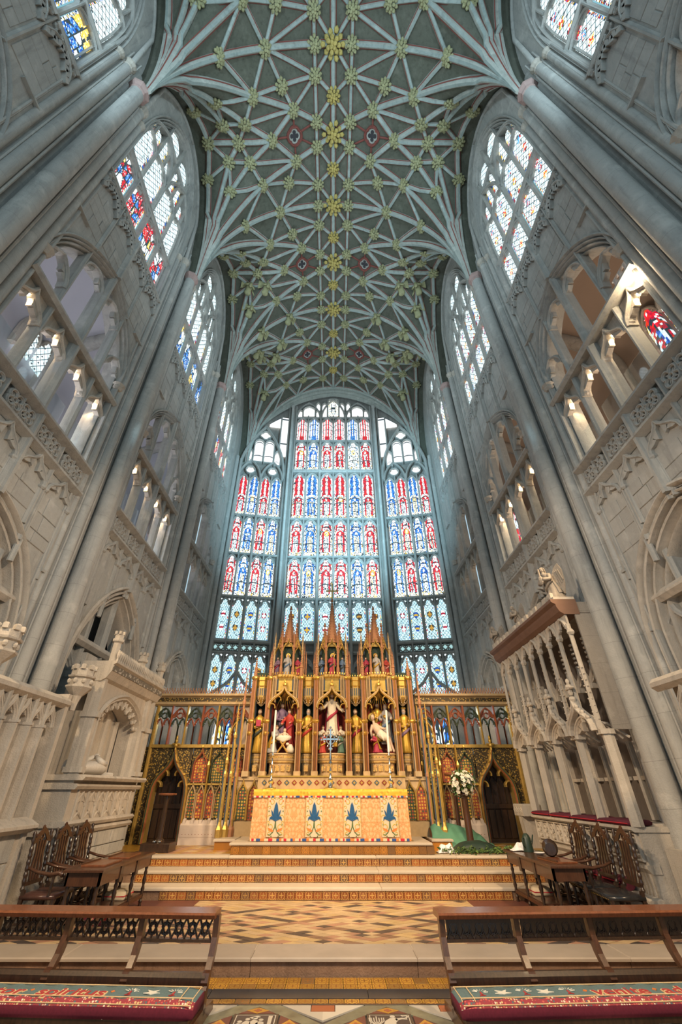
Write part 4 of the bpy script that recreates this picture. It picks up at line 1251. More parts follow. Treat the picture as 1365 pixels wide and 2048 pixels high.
# diagonal tile pavement between the steps: big buff squares in a net of small dark ones
rt = random.Random(5); tiles = []
ux = Vector((.875, .48)); uy = Vector((-.875, .48))               # net directions, seen as long lozenges
A_ = .155
def inside(p): return -4.7 < p.x < 4.7 and 7.72 < p.y < 10.3
for i in range(-40, 41):
    for j in range(-40, 41):
        o = ux * (i * A_) + uy * (j * A_) + Vector((0, 9.0))
        im, jm = i % 4, j % 4
        n = 1; net = not (im and jm)
        P = [o, o + ux * A_ * n, o + ux * A_ * n + uy * A_ * n, o + uy * A_ * n]
        # clip to the strip
        def clip(P, y, keep):
            out = []
            for k in range(len(P)):
                a, b = P[k], P[(k + 1) % len(P)]
                ia, ib = (a.y - y) * keep >= 0, (b.y - y) * keep >= 0
                if ia: out.append(a)
                if ia != ib: out.append(a.lerp(b, (y - a.y) / (b.y - a.y)))
            return out
        P = clip(P, 7.73, 1)
        if len(P) > 2: P = clip(P, 10.27, -1)
        if len(P) < 3: continue
        c = sum(P, Vector((0, 0))) / len(P)
        if abs(c.x) > 4.85: continue
        s = 1 - .010 / A_
        P = [(c.x + (p.x - c.x) * s, c.y + (p.y - c.y) * s) for p in P]
        if not net: k = rt.choice(['buff', 'ochre', 'buff', 'buff', 'ochre', 'rose'] if abs(c.x) < 2.6 else ['rose', 'buff', 'buff'])
        else: k = rt.choice(['dark', 'brown', 'dark', 'buff', 'brown', 'dark', 'brown', 'rose', 'dark', 'buff']) if c.y < 9.5 else rt.choice(['buff', 'buff', 'brown', 'ochre', 'dark', 'rose'])
        ar = A_ * n / (c.length * .2 + c.y)
        tiles.append((n * 10 - c.y, P, k))
tiles.sort(key=lambda t: -t[0])
for q, P, k in tiles[:270]: flat(P, Z1 - .012, Z1 + rt.uniform(-.001, .001), T_[k], 'tile')
grp = {}
for q, P, k in tiles[270:]: grp.setdefault(k, MB()).prism(P, lambda a, b, d: (a, b, d), Z1 - .012, Z1)
jm = MB(); ms = []
for k, m_ in grp.items():
    jm.add(m_.v, m_.f, len(ms)); ms.append(T_[k])
if ms: jm.build('small_tiles', ms, floor_o, kind='stuff')
for a, b in ((-4.4, -2.45), (2.45, 4.5)):
    mb = MB(); mb.box(a, b, 9.3, 10.27, Z1 - .005, Z1 + .003); mb.build('mat_border', [T_['mar']], floor_o)
# three steps up to the sanctuary, with tiled risers
STEPS = [(10.28, .165, .343), (10.74, .343, .525), (11.28, .525, .70)]
for k, (y, za, zb) in enumerate(STEPS):
    mb = MB(); yn = STEPS[k + 1][0] if k < 2 else 19.5
    mb.box(-5.7, 5.7, y + .035, yn + .1, za - .05, zb - .045); st = mb.build('step', [T_['riser']], floor_o)
    for a, b in ((-5.6, -2.2), (-2.2, .9), (.9, 2.6), (2.6, 5.6)):
        mb = MB(); mb.bbox(a + .002, b - .002, y, (yn + .04) if k < 2 else y + .32, zb - .045, zb, .012); mb.build('nosing', [T_['nosing']], st)
    w = .168; x = -3.9
    while x < 4.0:
        if abs(x) < 3.3 or k > 0:
            link('riser_tile', RT, st, (x + w / 2, y + .02, (za + zb - .046) / 2))
        x += w
mb = MB(); mb.box(-5.7, 5.7, 11.58, 19.4, .5, .699); mb.build('sanctuary_pavement', [T_['encg']], floor_o)
rt2 = random.Random(8)
for i in range(-12, 13):
    for j in range(0, 6):
        x, y = i * .36, 11.75 + j * .3
        if abs(x) < 2.3: continue
        flat([(x, y - .14), (x + .17, y), (x, y + .14), (x - .17, y)], .69, .7015, T_[rt2.choice(['buff', 'ochre', 'brown', 'rose'])], 'lozenge_tile')
# dais of the altar
mb = MB(); mb.box(-2.2, 2.1, 11.42, 13.2, .69, .862); dais = mb.build('altar_step', [T_['encd']], floor_o)
mb = MB(); mb.bbox(-2.24, 2.14, 11.38, 11.75, .862, .905, .01); mb.build('nosing', [T_['nosing']], dais)
for a, b in ((-2.24, -1.9), (1.8, 2.14)):
    mb = MB(); mb.bbox(a, b, 11.752, 13.2, .862, .905, .01); mb.build('nosing', [T_['nosing']], dais)
mb = MB(); mb.box(-1.9, 1.8, 11.752, 13.2, .85, .903); mb.build('carpet', [T_['encg']], dais)
x = -2.19
while x < 2.05:
    link('riser_tile', RTD, dais, (x + .082, 11.405, .781)); x += .168
for sg in (-1, 1):
    mb = MB(); mb.box(*sorted((sg * 2.3, sg * 2.75)), 12.2, 13.2, .69, .86); a = mb.build('side_step', [T_['encd']], floor_o)
    mb = MB(); mb.bbox(*sorted((sg * 2.28, sg * 2.78)), 12.17, 13.2, .86, .90, .01); mb.build('nosing', [T_['nosing']], a)

# ================================================================== carved and painted figures
FM = {}
def fmat(k):
    c = {'gold': (.58, .36, .06), 'red': (.42, .045, .035), 'crimson': (.36, .03, .07), 'blue': (.10, .17, .30), 'green': (.08, .16, .12), 'white': (.66, .60, .50), 'flesh': (.62, .46, .35), 'hair': (.17, .09, .045), 'grey': (.34, .33, .33),
         'stone': (.50, .44, .37), 'pink': (.55, .25, .22), 'violet': (.20, .13, .22), 'brown': (.22, .12, .07), 'dark': (.05, .06, .05), 'wood': (.45, .27, .07), 'alab': (.66, .62, .56), 'angel': (.30, .26, .215)}[k]
    if k not in FM: FM[k] = plain('figure_' + k, c, .55 if k != 'gold' else .38, .5 if k == 'gold' else 0, .22, 30)
    return FM[k]

def hand(mb, c, d, r):
    """small palm with four fingers and a thumb, pointing along d"""
    d = Vector(d).normalized(); a = d.cross(Vector((0, 0, 1)));  a = a.normalized() if a.length > .1 else Vector((1, 0, 0))
    c = Vector(c)
    mb.tube([c - d * r * .3, c + d * r * .5, c + d * r], [r * .55, r * .7, r * .5], 6)
    for k, L in enumerate((.8, 1., .95, .7)):
        s = c + d * r * .9 + a * r * (.45 - .3 * k)
        mb.tube([s, s + d * r * L * .6, s + d * r * L - Vector((0, 0, r * .3))], [r * .2, r * .18, r * .12], 5)
    s = c + a * r * .55
    mb.tube([s, s + a * r * .5 + d * r * .3, s + a * r * .5 + d * r * .8], [r * .22, r * .2, r * .13], 5)

def figure(name, label, loc, h=1.1, rz=0, robe='gold', cloak='red', head='flesh', hair='hair', beard=False, arms='book', kneel=False, wings=None, crown=False, halo=False, long_hair=False, held=None, group=None, tilt=0, seed=0, cat='statue', under=None):
    """robed figure as one continuous draped body; cloak, head, hair, hands and attributes are its parts. Faces -Y."""
    r = random.Random(seed + 5)
    o = thing(name, label, cat, loc, rz, group)
    ph = r.uniform(0, 6); n = 28
    prof = [(0, .15, .12, .16), (.04, .16, .13, .16), (.18, .135, .115, .12), (.34, .125, .10, .08), (.47, .125, .098, .06), (.56, .118, .092, .05), (.64, .108, .085, .04), (.72, .125, .088, .03), (.785, .13, .082, .02), (.82, .10, .07, .01), (.85, .05, .05, 0), (.885, .044, .046, 0)]
    lean = r.uniform(-.02, .02)
    def sh(z):
        """kneeling: the legs fold back, the trunk leans forward"""
        if not kneel: return (lean * sin(z * 5), tilt * -.12 * z, z)
        k = max(0, min(1, (z - .12) / .75))
        return (0, .10 - .16 * k - .10 * k * k * (1 if tilt else .4), z * .74)
    rs = []
    for z, w, d, f in prof:
        x0, y0, zz = sh(z)
        if kneel and z < .4: d = d + .11 * (1 - z / .4); w = w * 1.08
        ring_ = []
        for k in range(n):
            a = 2 * pi * k / n
            q = 1 + f * (sin(a * 7 + ph + z * 3) * .7 + sin(a * 11 + ph * 2) * .5)
            ring_.append(((x0 + w * cos(a) * q) * h, (y0 + d * sin(a) * q) * h, zz * h))
        rs.append(ring_)
    mb = MB(); mb.rings(rs); mb.build('robe', [fmat(robe)], o, smooth='all')
    if cloak:
        mb = MB(); out = []; a0, a1 = (-.25, pi + .55) if arms != 'spread' else (-.1, pi + .1)
        for z, w, d, f in prof[1 if not kneel else 2:10]:
            x0, y0, zz = sh(z); ring_ = []
            if kneel and z < .4: d = d + .11 * (1 - z / .4); w = w * 1.08
            fl = 1.16 + (.10 * (1 - z) if not kneel else .02)
            for k in range(20):
                a = a0 + (a1 - a0) * k / 19
                q = fl + f * 1.2 * sin(a * 8 + ph)
                ring_.append(((x0 + w * cos(a) * q) * h, (y0 + d * sin(a) * q) * h, zz * h))
            out.append(ring_)
        mb.rings(out, closed=False)
        # fold of the cloak drawn across the waist
        pts = []
        for k in range(9):
            a = -.3 - 2.5 * k / 8; x0, y0, zz = sh(.58 - .24 * k / 8)
            pts.append(((x0 + .14 * cos(a)) * h, (y0 + .115 * sin(a)) * h, zz * h))
        mb.tube(pts, [.03 * h] * 4 + [.038 * h] * 3 + [.03 * h, .012 * h], 7)
        mb.build('cloak', [fmat(cloak)], o, smooth='all')
    # arms: sleeved, jointed at shoulder, elbow and wrist
    S = {'book': ((.17, -.04, .60), (.03, -.16, .62), (-.17, -.05, .58), (-.04, -.15, .56)), 'pray': ((.16, -.05, .61), (.015, -.19, .68), (-.16, -.05, .61), (-.015, -.19, .68)),
         'spread': ((.20, -.05, .63), (.30, -.14, .56), (-.20, -.05, .66), (-.31, -.15, .62)), 'sword': ((.17, -.05, .60), (.02, -.15, .55), (-.17, -.05, .60), (-.02, -.15, .57)),
         'down': ((.18, -.02, .58), (.17, -.10, .44), (-.17, -.04, .60), (-.06, -.16, .62)), 'reach': ((.18, -.08, .66), (.20, -.24, .60), (-.18, -.08, .66), (-.08, -.26, .58))}[arms]
    mbs = MB()
    for sg, e, hd in ((1, S[0], S[1]), (-1, S[2], S[3])):
        zk = .74 if kneel else 1; x0, y0, zz = sh(.77)
        dy = y0
        sp = Vector((sg * .115 + x0, y0, zz)); ep = Vector((e[0], e[1] + dy, e[2] * zk + .0)); hp = Vector((hd[0], hd[1] + dy, hd[2] * zk))
        mbs.tube([sp * h, (sp + ep) / 2 * h, ep * h, (ep * .4 + hp * .6) * h, (ep * .15 + hp * .85) * h], [.05 * h, .047 * h, .045 * h, .042 * h, .05 * h], 8)
        mbh = MB(); hand(mbh, (ep * .05 + hp * .95) * h, hp - ep, .026 * h); mbh.build('hand', [fmat(head)], o, smooth='all')
    mbs.build('sleeves', [fmat(robe)], o, smooth='all')
    # head with brow, nose, mouth, ears
    x0, y0, zz = sh(.935)
    if kneel: zz += .02
    hc = Vector((x0, y0 - .008, zz)) * h; R = .062 * h
    bow = .35 if kneel or tilt else .05
    mb = MB(); e = Euler((bow, 0, r.uniform(-.4, .4)))
    mt = e.to_matrix()
    HM = lambda x, y, z: tuple(hc + mt @ Vector((x, y, z)))
    mb.ell((0, 0, 0), (R * .80, R * .95, R * 1.18), 12, 9, M=HM)
    mb.rings([[HM(*p) for p in q] for q in ([(-R * .10, -R * .88, R * .3), (R * .10, -R * .88, R * .3), (0, -R * .9, R * .32)], [(-R * .2, -R * .9, -R * .18), (R * .2, -R * .9, -R * .18), (0, -R * 1.22, -R * .12)])])
    for sg in (-1, 1):
        mb.ell((sg * R * .78, 0, 0), (R * .12, R * .2, R * .28), 6, 4, M=HM)
        mb.ell((sg * R * .34, -R * .80, R * .14), (R * .2, R * .1, R * .1), 6, 4, M=HM)
    mb.ell((0, -R * .88, -R * .52), (R * .28, R * .08, R * .08), 6, 4, M=HM)
    mb.build('head', [fmat(head)], o, smooth='all')
    mb = MB()
    mb.rings([[HM(R * 1.0 * sin(t) * cos(a), R * 1.08 * sin(t) * sin(a) + R * .10, R * 1.28 * cos(t) + (0)) for a in [2 * pi * k / 12 for k in range(12)]] for t in (.02, .4, .75, 1.05)], cap=False)
    low = -1.9 if long_hair else -.7
    mb.rings([[HM(R * q * cos(a), R * q * sin(a) + R * .10, z * R) for a in [-.35 + (pi + .7) * k / 10 for k in range(11)]] for q, z in ((.86, .75), (1.02, .2), (1.0, -.3), (.9, low))], closed=False)
    if beard: mb.rings([[HM(R * q * cos(a), R * q * 1.05 * sin(a) - y, z * R) for a in [pi + .25 + (pi - .5) * k / 6 for k in range(7)]] for q, z, y in ((.8, -.35, 0), (.78, -.8, .0), (.55, -1.2, R * .25), (.2, -1.55, R * .4))], closed=False)
    mb.build('hair', [fmat(hair)], o, smooth='all')
    if crown:
        mb = MB(); pts = [HM(R * (.95 + .12 * j) * cos(2 * pi * k / 16), R * (.95 + .12 * j) * sin(2 * pi * k / 16) + R * .1, R * (.75 + (.45 + .4 * (k % 2)) * j)) for j in (0, 1) for k in range(16)]
        mb.rings([pts[:16], pts[16:]], cap=False); mb.build('crown', [M_['goldb']], o)
    if halo:
        mb = MB(); mb.rings([[HM(q * R * cos(2 * pi * k / 24), y, q * R * sin(2 * pi * k / 24) + R * .1) for k in range(24)] for q, y in ((.2, R * .8), (1.75, R * .8), (1.95, R * .7), (1.75, R * .95))]); mb.build('halo', [M_['goldb']], o)
    if wings:
        mb = MB()
        for sg in (-1, 1):
            x0, y0, zz = sh(.72)
            P = [(.05, .09, 0), (.16, .13, .20), (.27, .15, .27), (.33, .16, .10), (.31, .16, -.22), (.24, .15, -.45), (.17, .13, -.18), (.09, .10, -.12)]
            A = [((sg * a) * h, (y0 + b) * h, (zz + c) * h) for a, b, c in P]; B = [(a[0], a[1] + .025 * h, a[2]) for a in A]
            nn = len(A); mb.add(A + B, [tuple(range(nn)), tuple(range(2 * nn - 1, nn - 1, -1))] + [(i, (i + 1) % nn, (i + 1) % nn + nn, i + nn) for i in range(nn)])
            for t in range(4):
                mb.tube([((sg * (.12 + .05 * t)) * h, (y0 + .12) * h, (zz + .12) * h), ((sg * (.17 + .05 * t)) * h, (y0 + .145) * h, (zz - .3 + .05 * t) * h)], .012 * h, 5)
        mb.build('wings', [fmat(wings)], o)
    if held:
        mb = MB(); x0, y0, zz = sh(.58); y = (y0 - .19) * h
        if held == 'book': mb.bbox(-.06 * h, .06 * h, y - .02 * h, y + .02 * h, zz * h, (zz + .15) * h, .01 * h)
        if held == 'sword': mb.box(-.014 * h, .014 * h, y - .005 * h, y + .01 * h, .02 * h, .60 * h); mb.box(-.06 * h, .06 * h, y - .01 * h, y + .015 * h, .57 * h, .59 * h)
        if held == 'cross': mb.box(.09 * h, .12 * h, y - .01 * h, y + .02 * h, .08 * h, 1.08 * h); mb.box(.01 * h, .20 * h, y - .01 * h, y + .02 * h, .93 * h, .96 * h)
        if held == 'staff': mb.tube([(.12 * h, y, .02 * h), (.13 * h, y, 1.02 * h)], .012 * h, 6)
        if held == 'scroll': mb.tube([(-.12 * h, y, (zz - .05) * h), (.13 * h, y + .03 * h, (zz + .12) * h)], .018 * h, 6)
        if held == 'lute': mb.ell((0, y - .02 * h, (zz + .02) * h), (.08 * h, .04 * h, .11 * h), 8, 6); mb.box(-.015 * h, .015 * h, y - .03 * h, y, (zz + .1) * h, (zz + .30) * h)
        mb.build({'book': 'book', 'sword': 'sword', 'cross': 'cross_staff', 'staff': 'staff', 'scroll': 'scroll', 'lute': 'lute'}[held], [fmat('angel' if robe == 'angel' else 'wood' if held != 'book' else 'crimson')], o)
    return o

# ================================================================== REREDOS
XC = -.04
RY = 12.95
MR = lambda s, z, d: (XC + s, RY + d, z)
M_['rstone'] = plain('reredos_stone', (.47, .34, .185), .6, 0, .2, 10)
M_['rpink'] = plain('reredos_pink', (.40, .19, .095), .6, 0, .25, 10)
M_['rgreen'] = plain('niche_green', (.025, .05, .035), .6, 0, .3, 10)
M_['rred'] = plain('niche_red', (.22, .03, .02), .6, 0, .3, 10)
M_['rblue'] = plain('reredos_blue', (.06, .09, .13), .6, 0, .3, 10)
M_['rorn'] = figured('reredos_ornament', (.50, .32, .10), [(.30, .06, .03), (.06, .09, .07), (.66, .48, .15)], 26, .5, .2, (.34, .1), .2)
M_['diag'] = figured('diaper_green', (.05, .075, .035), [(.62, .38, .05), (.55, .30, .05), (.40, .08, .03)], 15, .5, .1, (.36, .13), .12)
M_['diar'] = figured('diaper_red', (.33, .06, .03), [(.62, .38, .05), (.06, .08, .05), (.60, .34, .06)], 15, .5, .1, (.36, .13), .12)
rer = thing('reredos', 'gilded and painted stone reredos with three tall spires behind the altar', 'reredos', (XC, RY, .9))
def rp(mb, name, mats, parent=None, smooth=False, **kw):
    """part of the reredos: shift from world to the root's frame"""
    o = mb.build(name, mats, parent or rer, smooth, **kw)
    if parent is None: o.location = (-XC, -RY, -.9)
    return o
mb = MB(); mb.box(-2.45, 2.45, RY + .62, RY + .9, .9, 4.9); rp(mb, 'back_wall', [M_['rgreen']])
mb = MB(); mb.box(-2.5, 2.5, RY - .05, RY + .7, .9, 2.12); mb.box(-2.54, 2.54, RY - .1, RY + .7, .9, 1.2); mb.box(-2.53, 2.53, RY - .09, RY + .7, 2.06, 2.14); rp(mb, 'base', [M_['rstone']])
for sg in (-1, 1):
    for k in (0, 1):
        p = sg * 2.16 - .27 + k * .28; r_ = p + .26
        q = MB(); q.prism([(p, 1.22), (r_, 1.22)] + pointed(p, r_, 1.72, .22, 8)[::-1], MR, -.07, .0); rp(q, 'dark_panel', [M_['diar'] if k else M_['diag']])
        q = MB(); q.bar([(p, 1.22), (p, 1.72)] + ogee(p, r_, 1.72, .34, 5) + [(r_, 1.22)], MR, .02, -.12, -.04); rp(q, 'panel_frame', [M_['gold']])
BUT = [-2.28, -1.84, -.92, -.46, .46, .92, 1.84, 2.28]
def buttress(x, z0, z1, tip, w=.058):
    mb = MB()
    mb.rings([[MR(x + a, z, b) for a, b in ((-w * 1.3, .5), (-w * 1.3, .0), (-w, -.06), (-w * .3, -.06), (0, -.13), (w * .3, -.06), (w, -.06), (w * 1.3, .0), (w * 1.3, .5))] for z in (z0 + .12, z1)], mats=[0, 1, 2, 3, 2, 2, 3, 1, 0])
    mb.add(*(lambda q: (q.v, q.f))(MB().box(XC + x - w * 1.5, XC + x + w * 1.5, RY - .16, RY + .5, z0, z0 + .12)), 0)
    b = rp(mb, 'buttress', [M_['rstone'], M_['rblue'], M_['rpink'], M_['goldb']])
    for z in (3.15, 3.45, z1 - .02):
        q = MB(); q.lathe([(w * 1.2, -.05), (w * 1.75, 0), (w * 1.75, .03), (w * 1.2, .06)], MR(x, z, -.02), 8); q.build('band', [M_['goldb']], b)
    for ds in (-.06, .06):
        q = MB(); q.lathe([(.014, z0 + .1), (.014, 3.4)], MR(x + ds, 0, -.12), 6); q.build('colonnette', [M_['rstone'] if ds < 0 else M_['rpink']], b)
    q = MB(); q.lathe([(w * .8, z1), (w * .75, z1 + (tip - z1) * .45), (w * 1.1, z1 + (tip - z1) * .47), (w * .5, z1 + (tip - z1) * .6), (.008, tip)], MR(x, 0, .02), 8)
    for i in range(9):
        z = z1 + (tip - z1) * (.08 + .1 * i)
        for a in range(4):
            q.ell((MR(x, 0, .02)[0] + cos(a * pi / 2 + .78) * w * (1 - .085 * i), MR(x, 0, .02)[1] + sin(a * pi / 2 + .78) * w * (1 - .085 * i), z), (.018, .018, .014), 5, 3)
    q.ell(MR(x, tip + .02, .02), (.028, .028, .03), 6, 4)
    q.build('pinnacle', [M_['rpink'] if tip > 5 else M_['rstone']], b)
for x in BUT: buttress(x, 2.14, 4.62, 5.25 if abs(x) < 2 else 5.15)
NICHE = [(-2.06, 's'), (-1.38, 'L'), (-.69, 's'), (0, 'L'), (.69, 's'), (1.38, 'L'), (2.06, 's')]
for i, (x, k) in enumerate(NICHE):
    hw = .38 if k == 'L' else .155
    # pedestal
    mb = MB(); seg = 16
    pr = [(hw * 1.0, 2.14), (hw * 1.02, 2.2), (hw * .92, 2.22), (hw * .92, 2.44), (hw * .98, 2.46), (hw * 1.12, 2.52), (hw * 1.14, 2.54), (hw * 1.06, 2.56), (hw * 1.08, 2.63), (hw * 1.16, 2.65), (hw * 1.12, 2.68), (.01, 2.68)]
    S = lambda a, b, c, x=x, hw=hw: (XC + x + a, RY + .30 + b * (.34 / max(hw, .3)) , c)
    mb.lathe(pr, (0, 0, 0), 8 if k == 's' else 12, M=S, phase=pi / 8)
    p = rp(mb, 'pedestal', [M_['rstone']])
    for z, r_, mt in ((2.59, 1.09, 'rorn'), (2.49, 1.05, 'rorn')):
        q = MB(); q.lathe([(hw * r_ - .01, z - .03), (hw * r_ + .006, z - .028), (hw * r_ + .006, z + .028), (hw * r_ - .01, z + .03)], (0, 0, 0), 8 if k == 's' else 12, M=S, phase=pi / 8); q.build('ornament_band', [M_[mt]], p)
    for s in ([0] if k == 's' else [-.22, -.075, .075, .22]):
        q = MB(); w = .055; d = .0 + .045 * (abs(s) > .1)
        q.box(XC + x + s - w, XC + x + s + w, RY - .035 + d, RY + .1, 2.26, 2.40); q.build('tile_panel', [M_['rorn']], p)
    # niche back
    q = MB(); q.rings([[MR(x + hw * 1.12 * cos(t), z, .30 + .30 * sin(t)) for t in [pi * j / 10 for j in range(11)]] for z in (2.14, 4.0)], closed=False); rp(q, 'niche', [M_['rred'] if k == 'L' else M_['rgreen']], smooth='all')
    if k == 'L':
        # ogee canopy with cusps, crockets and gilded gable wall
        q = MB(); q.box(XC + x - .44, XC + x + .44, RY + .06, RY + .5, 4.25, 4.68); rp(q, 'canopy_wall', [M_['goldb']])
        for s in (-.39, -.315, -.225, .225, .315, .39):
            q = MB(); q.prism([(x + s - .022, 4.28), (x + s + .022, 4.28), (x + s + .022, 4.56), (x + s, 4.61), (x + s - .022, 4.56)], MR, .052, .07); rp(q, 'dark_slot', [M_['rblue']])
        q = MB()
        for s in (-.36, -.27, .27, .36): q.bar([(x + s, 3.95), (x + s, 4.66)], MR, .022, -.02, .1)
        for s in (-.315, .315): q.bar([(x + s, 4.1), (x + s, 4.6)], MR, .012, .02, .1)
        rp(q, 'canopy_shafts', [M_['rstone']], kind='stuff')
        q = MB(); og = ogee(x - .44, x + .44, 3.80, .58, 8); q.bar(og, MR, .032, -.10, .10)
        o2 = rp(q, 'ogee_arch', [M_['rstone']])
        q = MB(); q.bar([(a * .93 + x * .07, b - .03) for a, b in og], MR, .016, -.11, .06); q.build('gilt_edge', [M_['goldb']], o2)
        q = MB()
        for j in range(2, len(og) - 2, 2):
            q.ell(MR(og[j][0], og[j][1] + .04, -.08), (.03, .03, .026), 6, 4)
        q.ell(MR(x, 4.42, -.08), (.06, .05, .06), 8, 5); q.ell(MR(x, 4.50, -.08), (.03, .03, .06), 8, 5)
        q.build('crockets', [M_['goldb']], o2, kind='stuff')
        q = MB()
        for sg in (-1, 1):
            for cx_, cz_, r_ in ((.33, 3.82, .085), (.17, 4.02, .08)):
                q.bar([(x + sg * (cx_ + r_ * cos(t)), cz_ + r_ * sin(t)) for t in [pi * (.1 + 1.0 * j / 6) for j in range(7)]] if sg > 0 else [(x - (cx_ + r_ * cos(t)), cz_ + r_ * sin(t)) for t in [pi * (.1 + 1.0 * j / 6) for j in range(7)]], MR, .014, -.08, .05)
                q.ell(MR(x + sg * (cx_ - r_), cz_ - .02, -.06), (.026, .026, .03), 6, 4)
        q.build('cusping', [M_['goldb']], o2, kind='stuff')
        q = MB()
        for j in range(7):
            a = x - .33 + .11 * j
            q.tube([MR(a, 3.75, .5), MR((a + x) / 2, 4.05, .3), MR(x, 4.25, .1)], .014, 5)
        rp(q, 'canopy_ribs', [M_['gold']], kind='stuff')
    else:
        q = MB(); S2 = lambda a, b, c, x=x: (XC + x + a, RY + .16 + b, c)
        q.lathe([(.015, 3.86), (.025, 3.92), (.09, 4.0), (.15, 4.06), (.165, 4.10), (.165, 4.36), (.19, 4.40), (.19, 4.52), (.21, 4.55), (.21, 4.64), (.02, 4.65)], (0, 0, 0), 8, M=S2, phase=pi / 8)
        o2 = rp(q, 'canopy', [M_['goldb']])
        q = MB()
        for a in range(8):
            t = pi / 8 + a * pi / 4
            if sin(t) > .4: continue
            q.tube([S2(.175 * cos(t), .175 * sin(t), 4.38), S2(.175 * cos(t), .175 * sin(t), 4.04), S2(.03 * cos(t), .03 * sin(t), 3.88)], .013, 5)
            t2 = t + pi / 8
            q.tube([S2(.16 * cos(t2), .16 * sin(t2), 4.34), S2(.158 * cos(t2), .158 * sin(t2), 4.02)], .007, 4)
            for z in (4.0, 3.95): q.ell(S2((.16 - (4.04 - z) * .5) * cos(t), (.16 - (4.04 - z) * .5) * sin(t), z), (.02, .02, .02), 5, 3)
        q.build('canopy_ribs', [M_['rstone']], o2, kind='stuff')
        for a in range(8):
            t = -pi / 2 + (a - 3.5) * pi / 8
            q = MB(); c = S2(.158 * cos(t), .158 * sin(t), 0); q.box(c[0] - .013, c[0] + .013, c[1] - .008, c[1] + .008, 4.13, 4.33); q.build('dark_slot', [M_['rblue']], o2)
        q = MB()
        for a in range(16):
            t = a * pi / 8
            if sin(t) > .5: continue
            q.ell(S2(.205 * cos(t), .205 * sin(t), 4.67), (.018, .018, .03), 5, 3)
        q.build('cresting', [M_['goldb']], o2, kind='stuff')
# gold cresting of the three towers, towers themselves
def gable(mb, M, s0, s1, z0, rise):
    mb.bar(ogee(s0, s1, z0, rise, 5), M, .014, -.035, .02)
    og = ogee(s0, s1, z0, rise, 5)
    for j in range(1, len(og) - 1, 2): mb.ell(M(og[j][0], og[j][1] + .015, -.03), (.014, .014, .014), 5, 3)
    mb.ell(M((s0 + s1) / 2, z0 + rise + .02, -.02), (.018, .018, .03), 5, 3)
def spire(mb, c, r, z0, z1, n=8):
    mb.lathe([(r, z0), (r * .52, z0 + (z1 - z0) * .45), (r * .2, z0 + (z1 - z0) * .84), (.012, z1)], c, n, phase=pi / n)
    m = int((z1 - z0) / .085)
    for i in range(m):
        f = i / m; z = z0 + (z1 - z0) * f; q = r * (1 - f) * 1.05 + .012
        for a in range(n):
            t = pi / n + a * 2 * pi / n
            if sin(t) > .6: continue
            mb.ell((c[0] + q * cos(t), c[1] + q * sin(t), c[2] + z), (.016, .016, .015), 4, 3)
    mb.lathe([(.012, z1 - .02), (.045, z1), (.05, z1 + .03), (.02, z1 + .05), (.035, z1 + .08), (.01, z1 + .12)], c, 8)
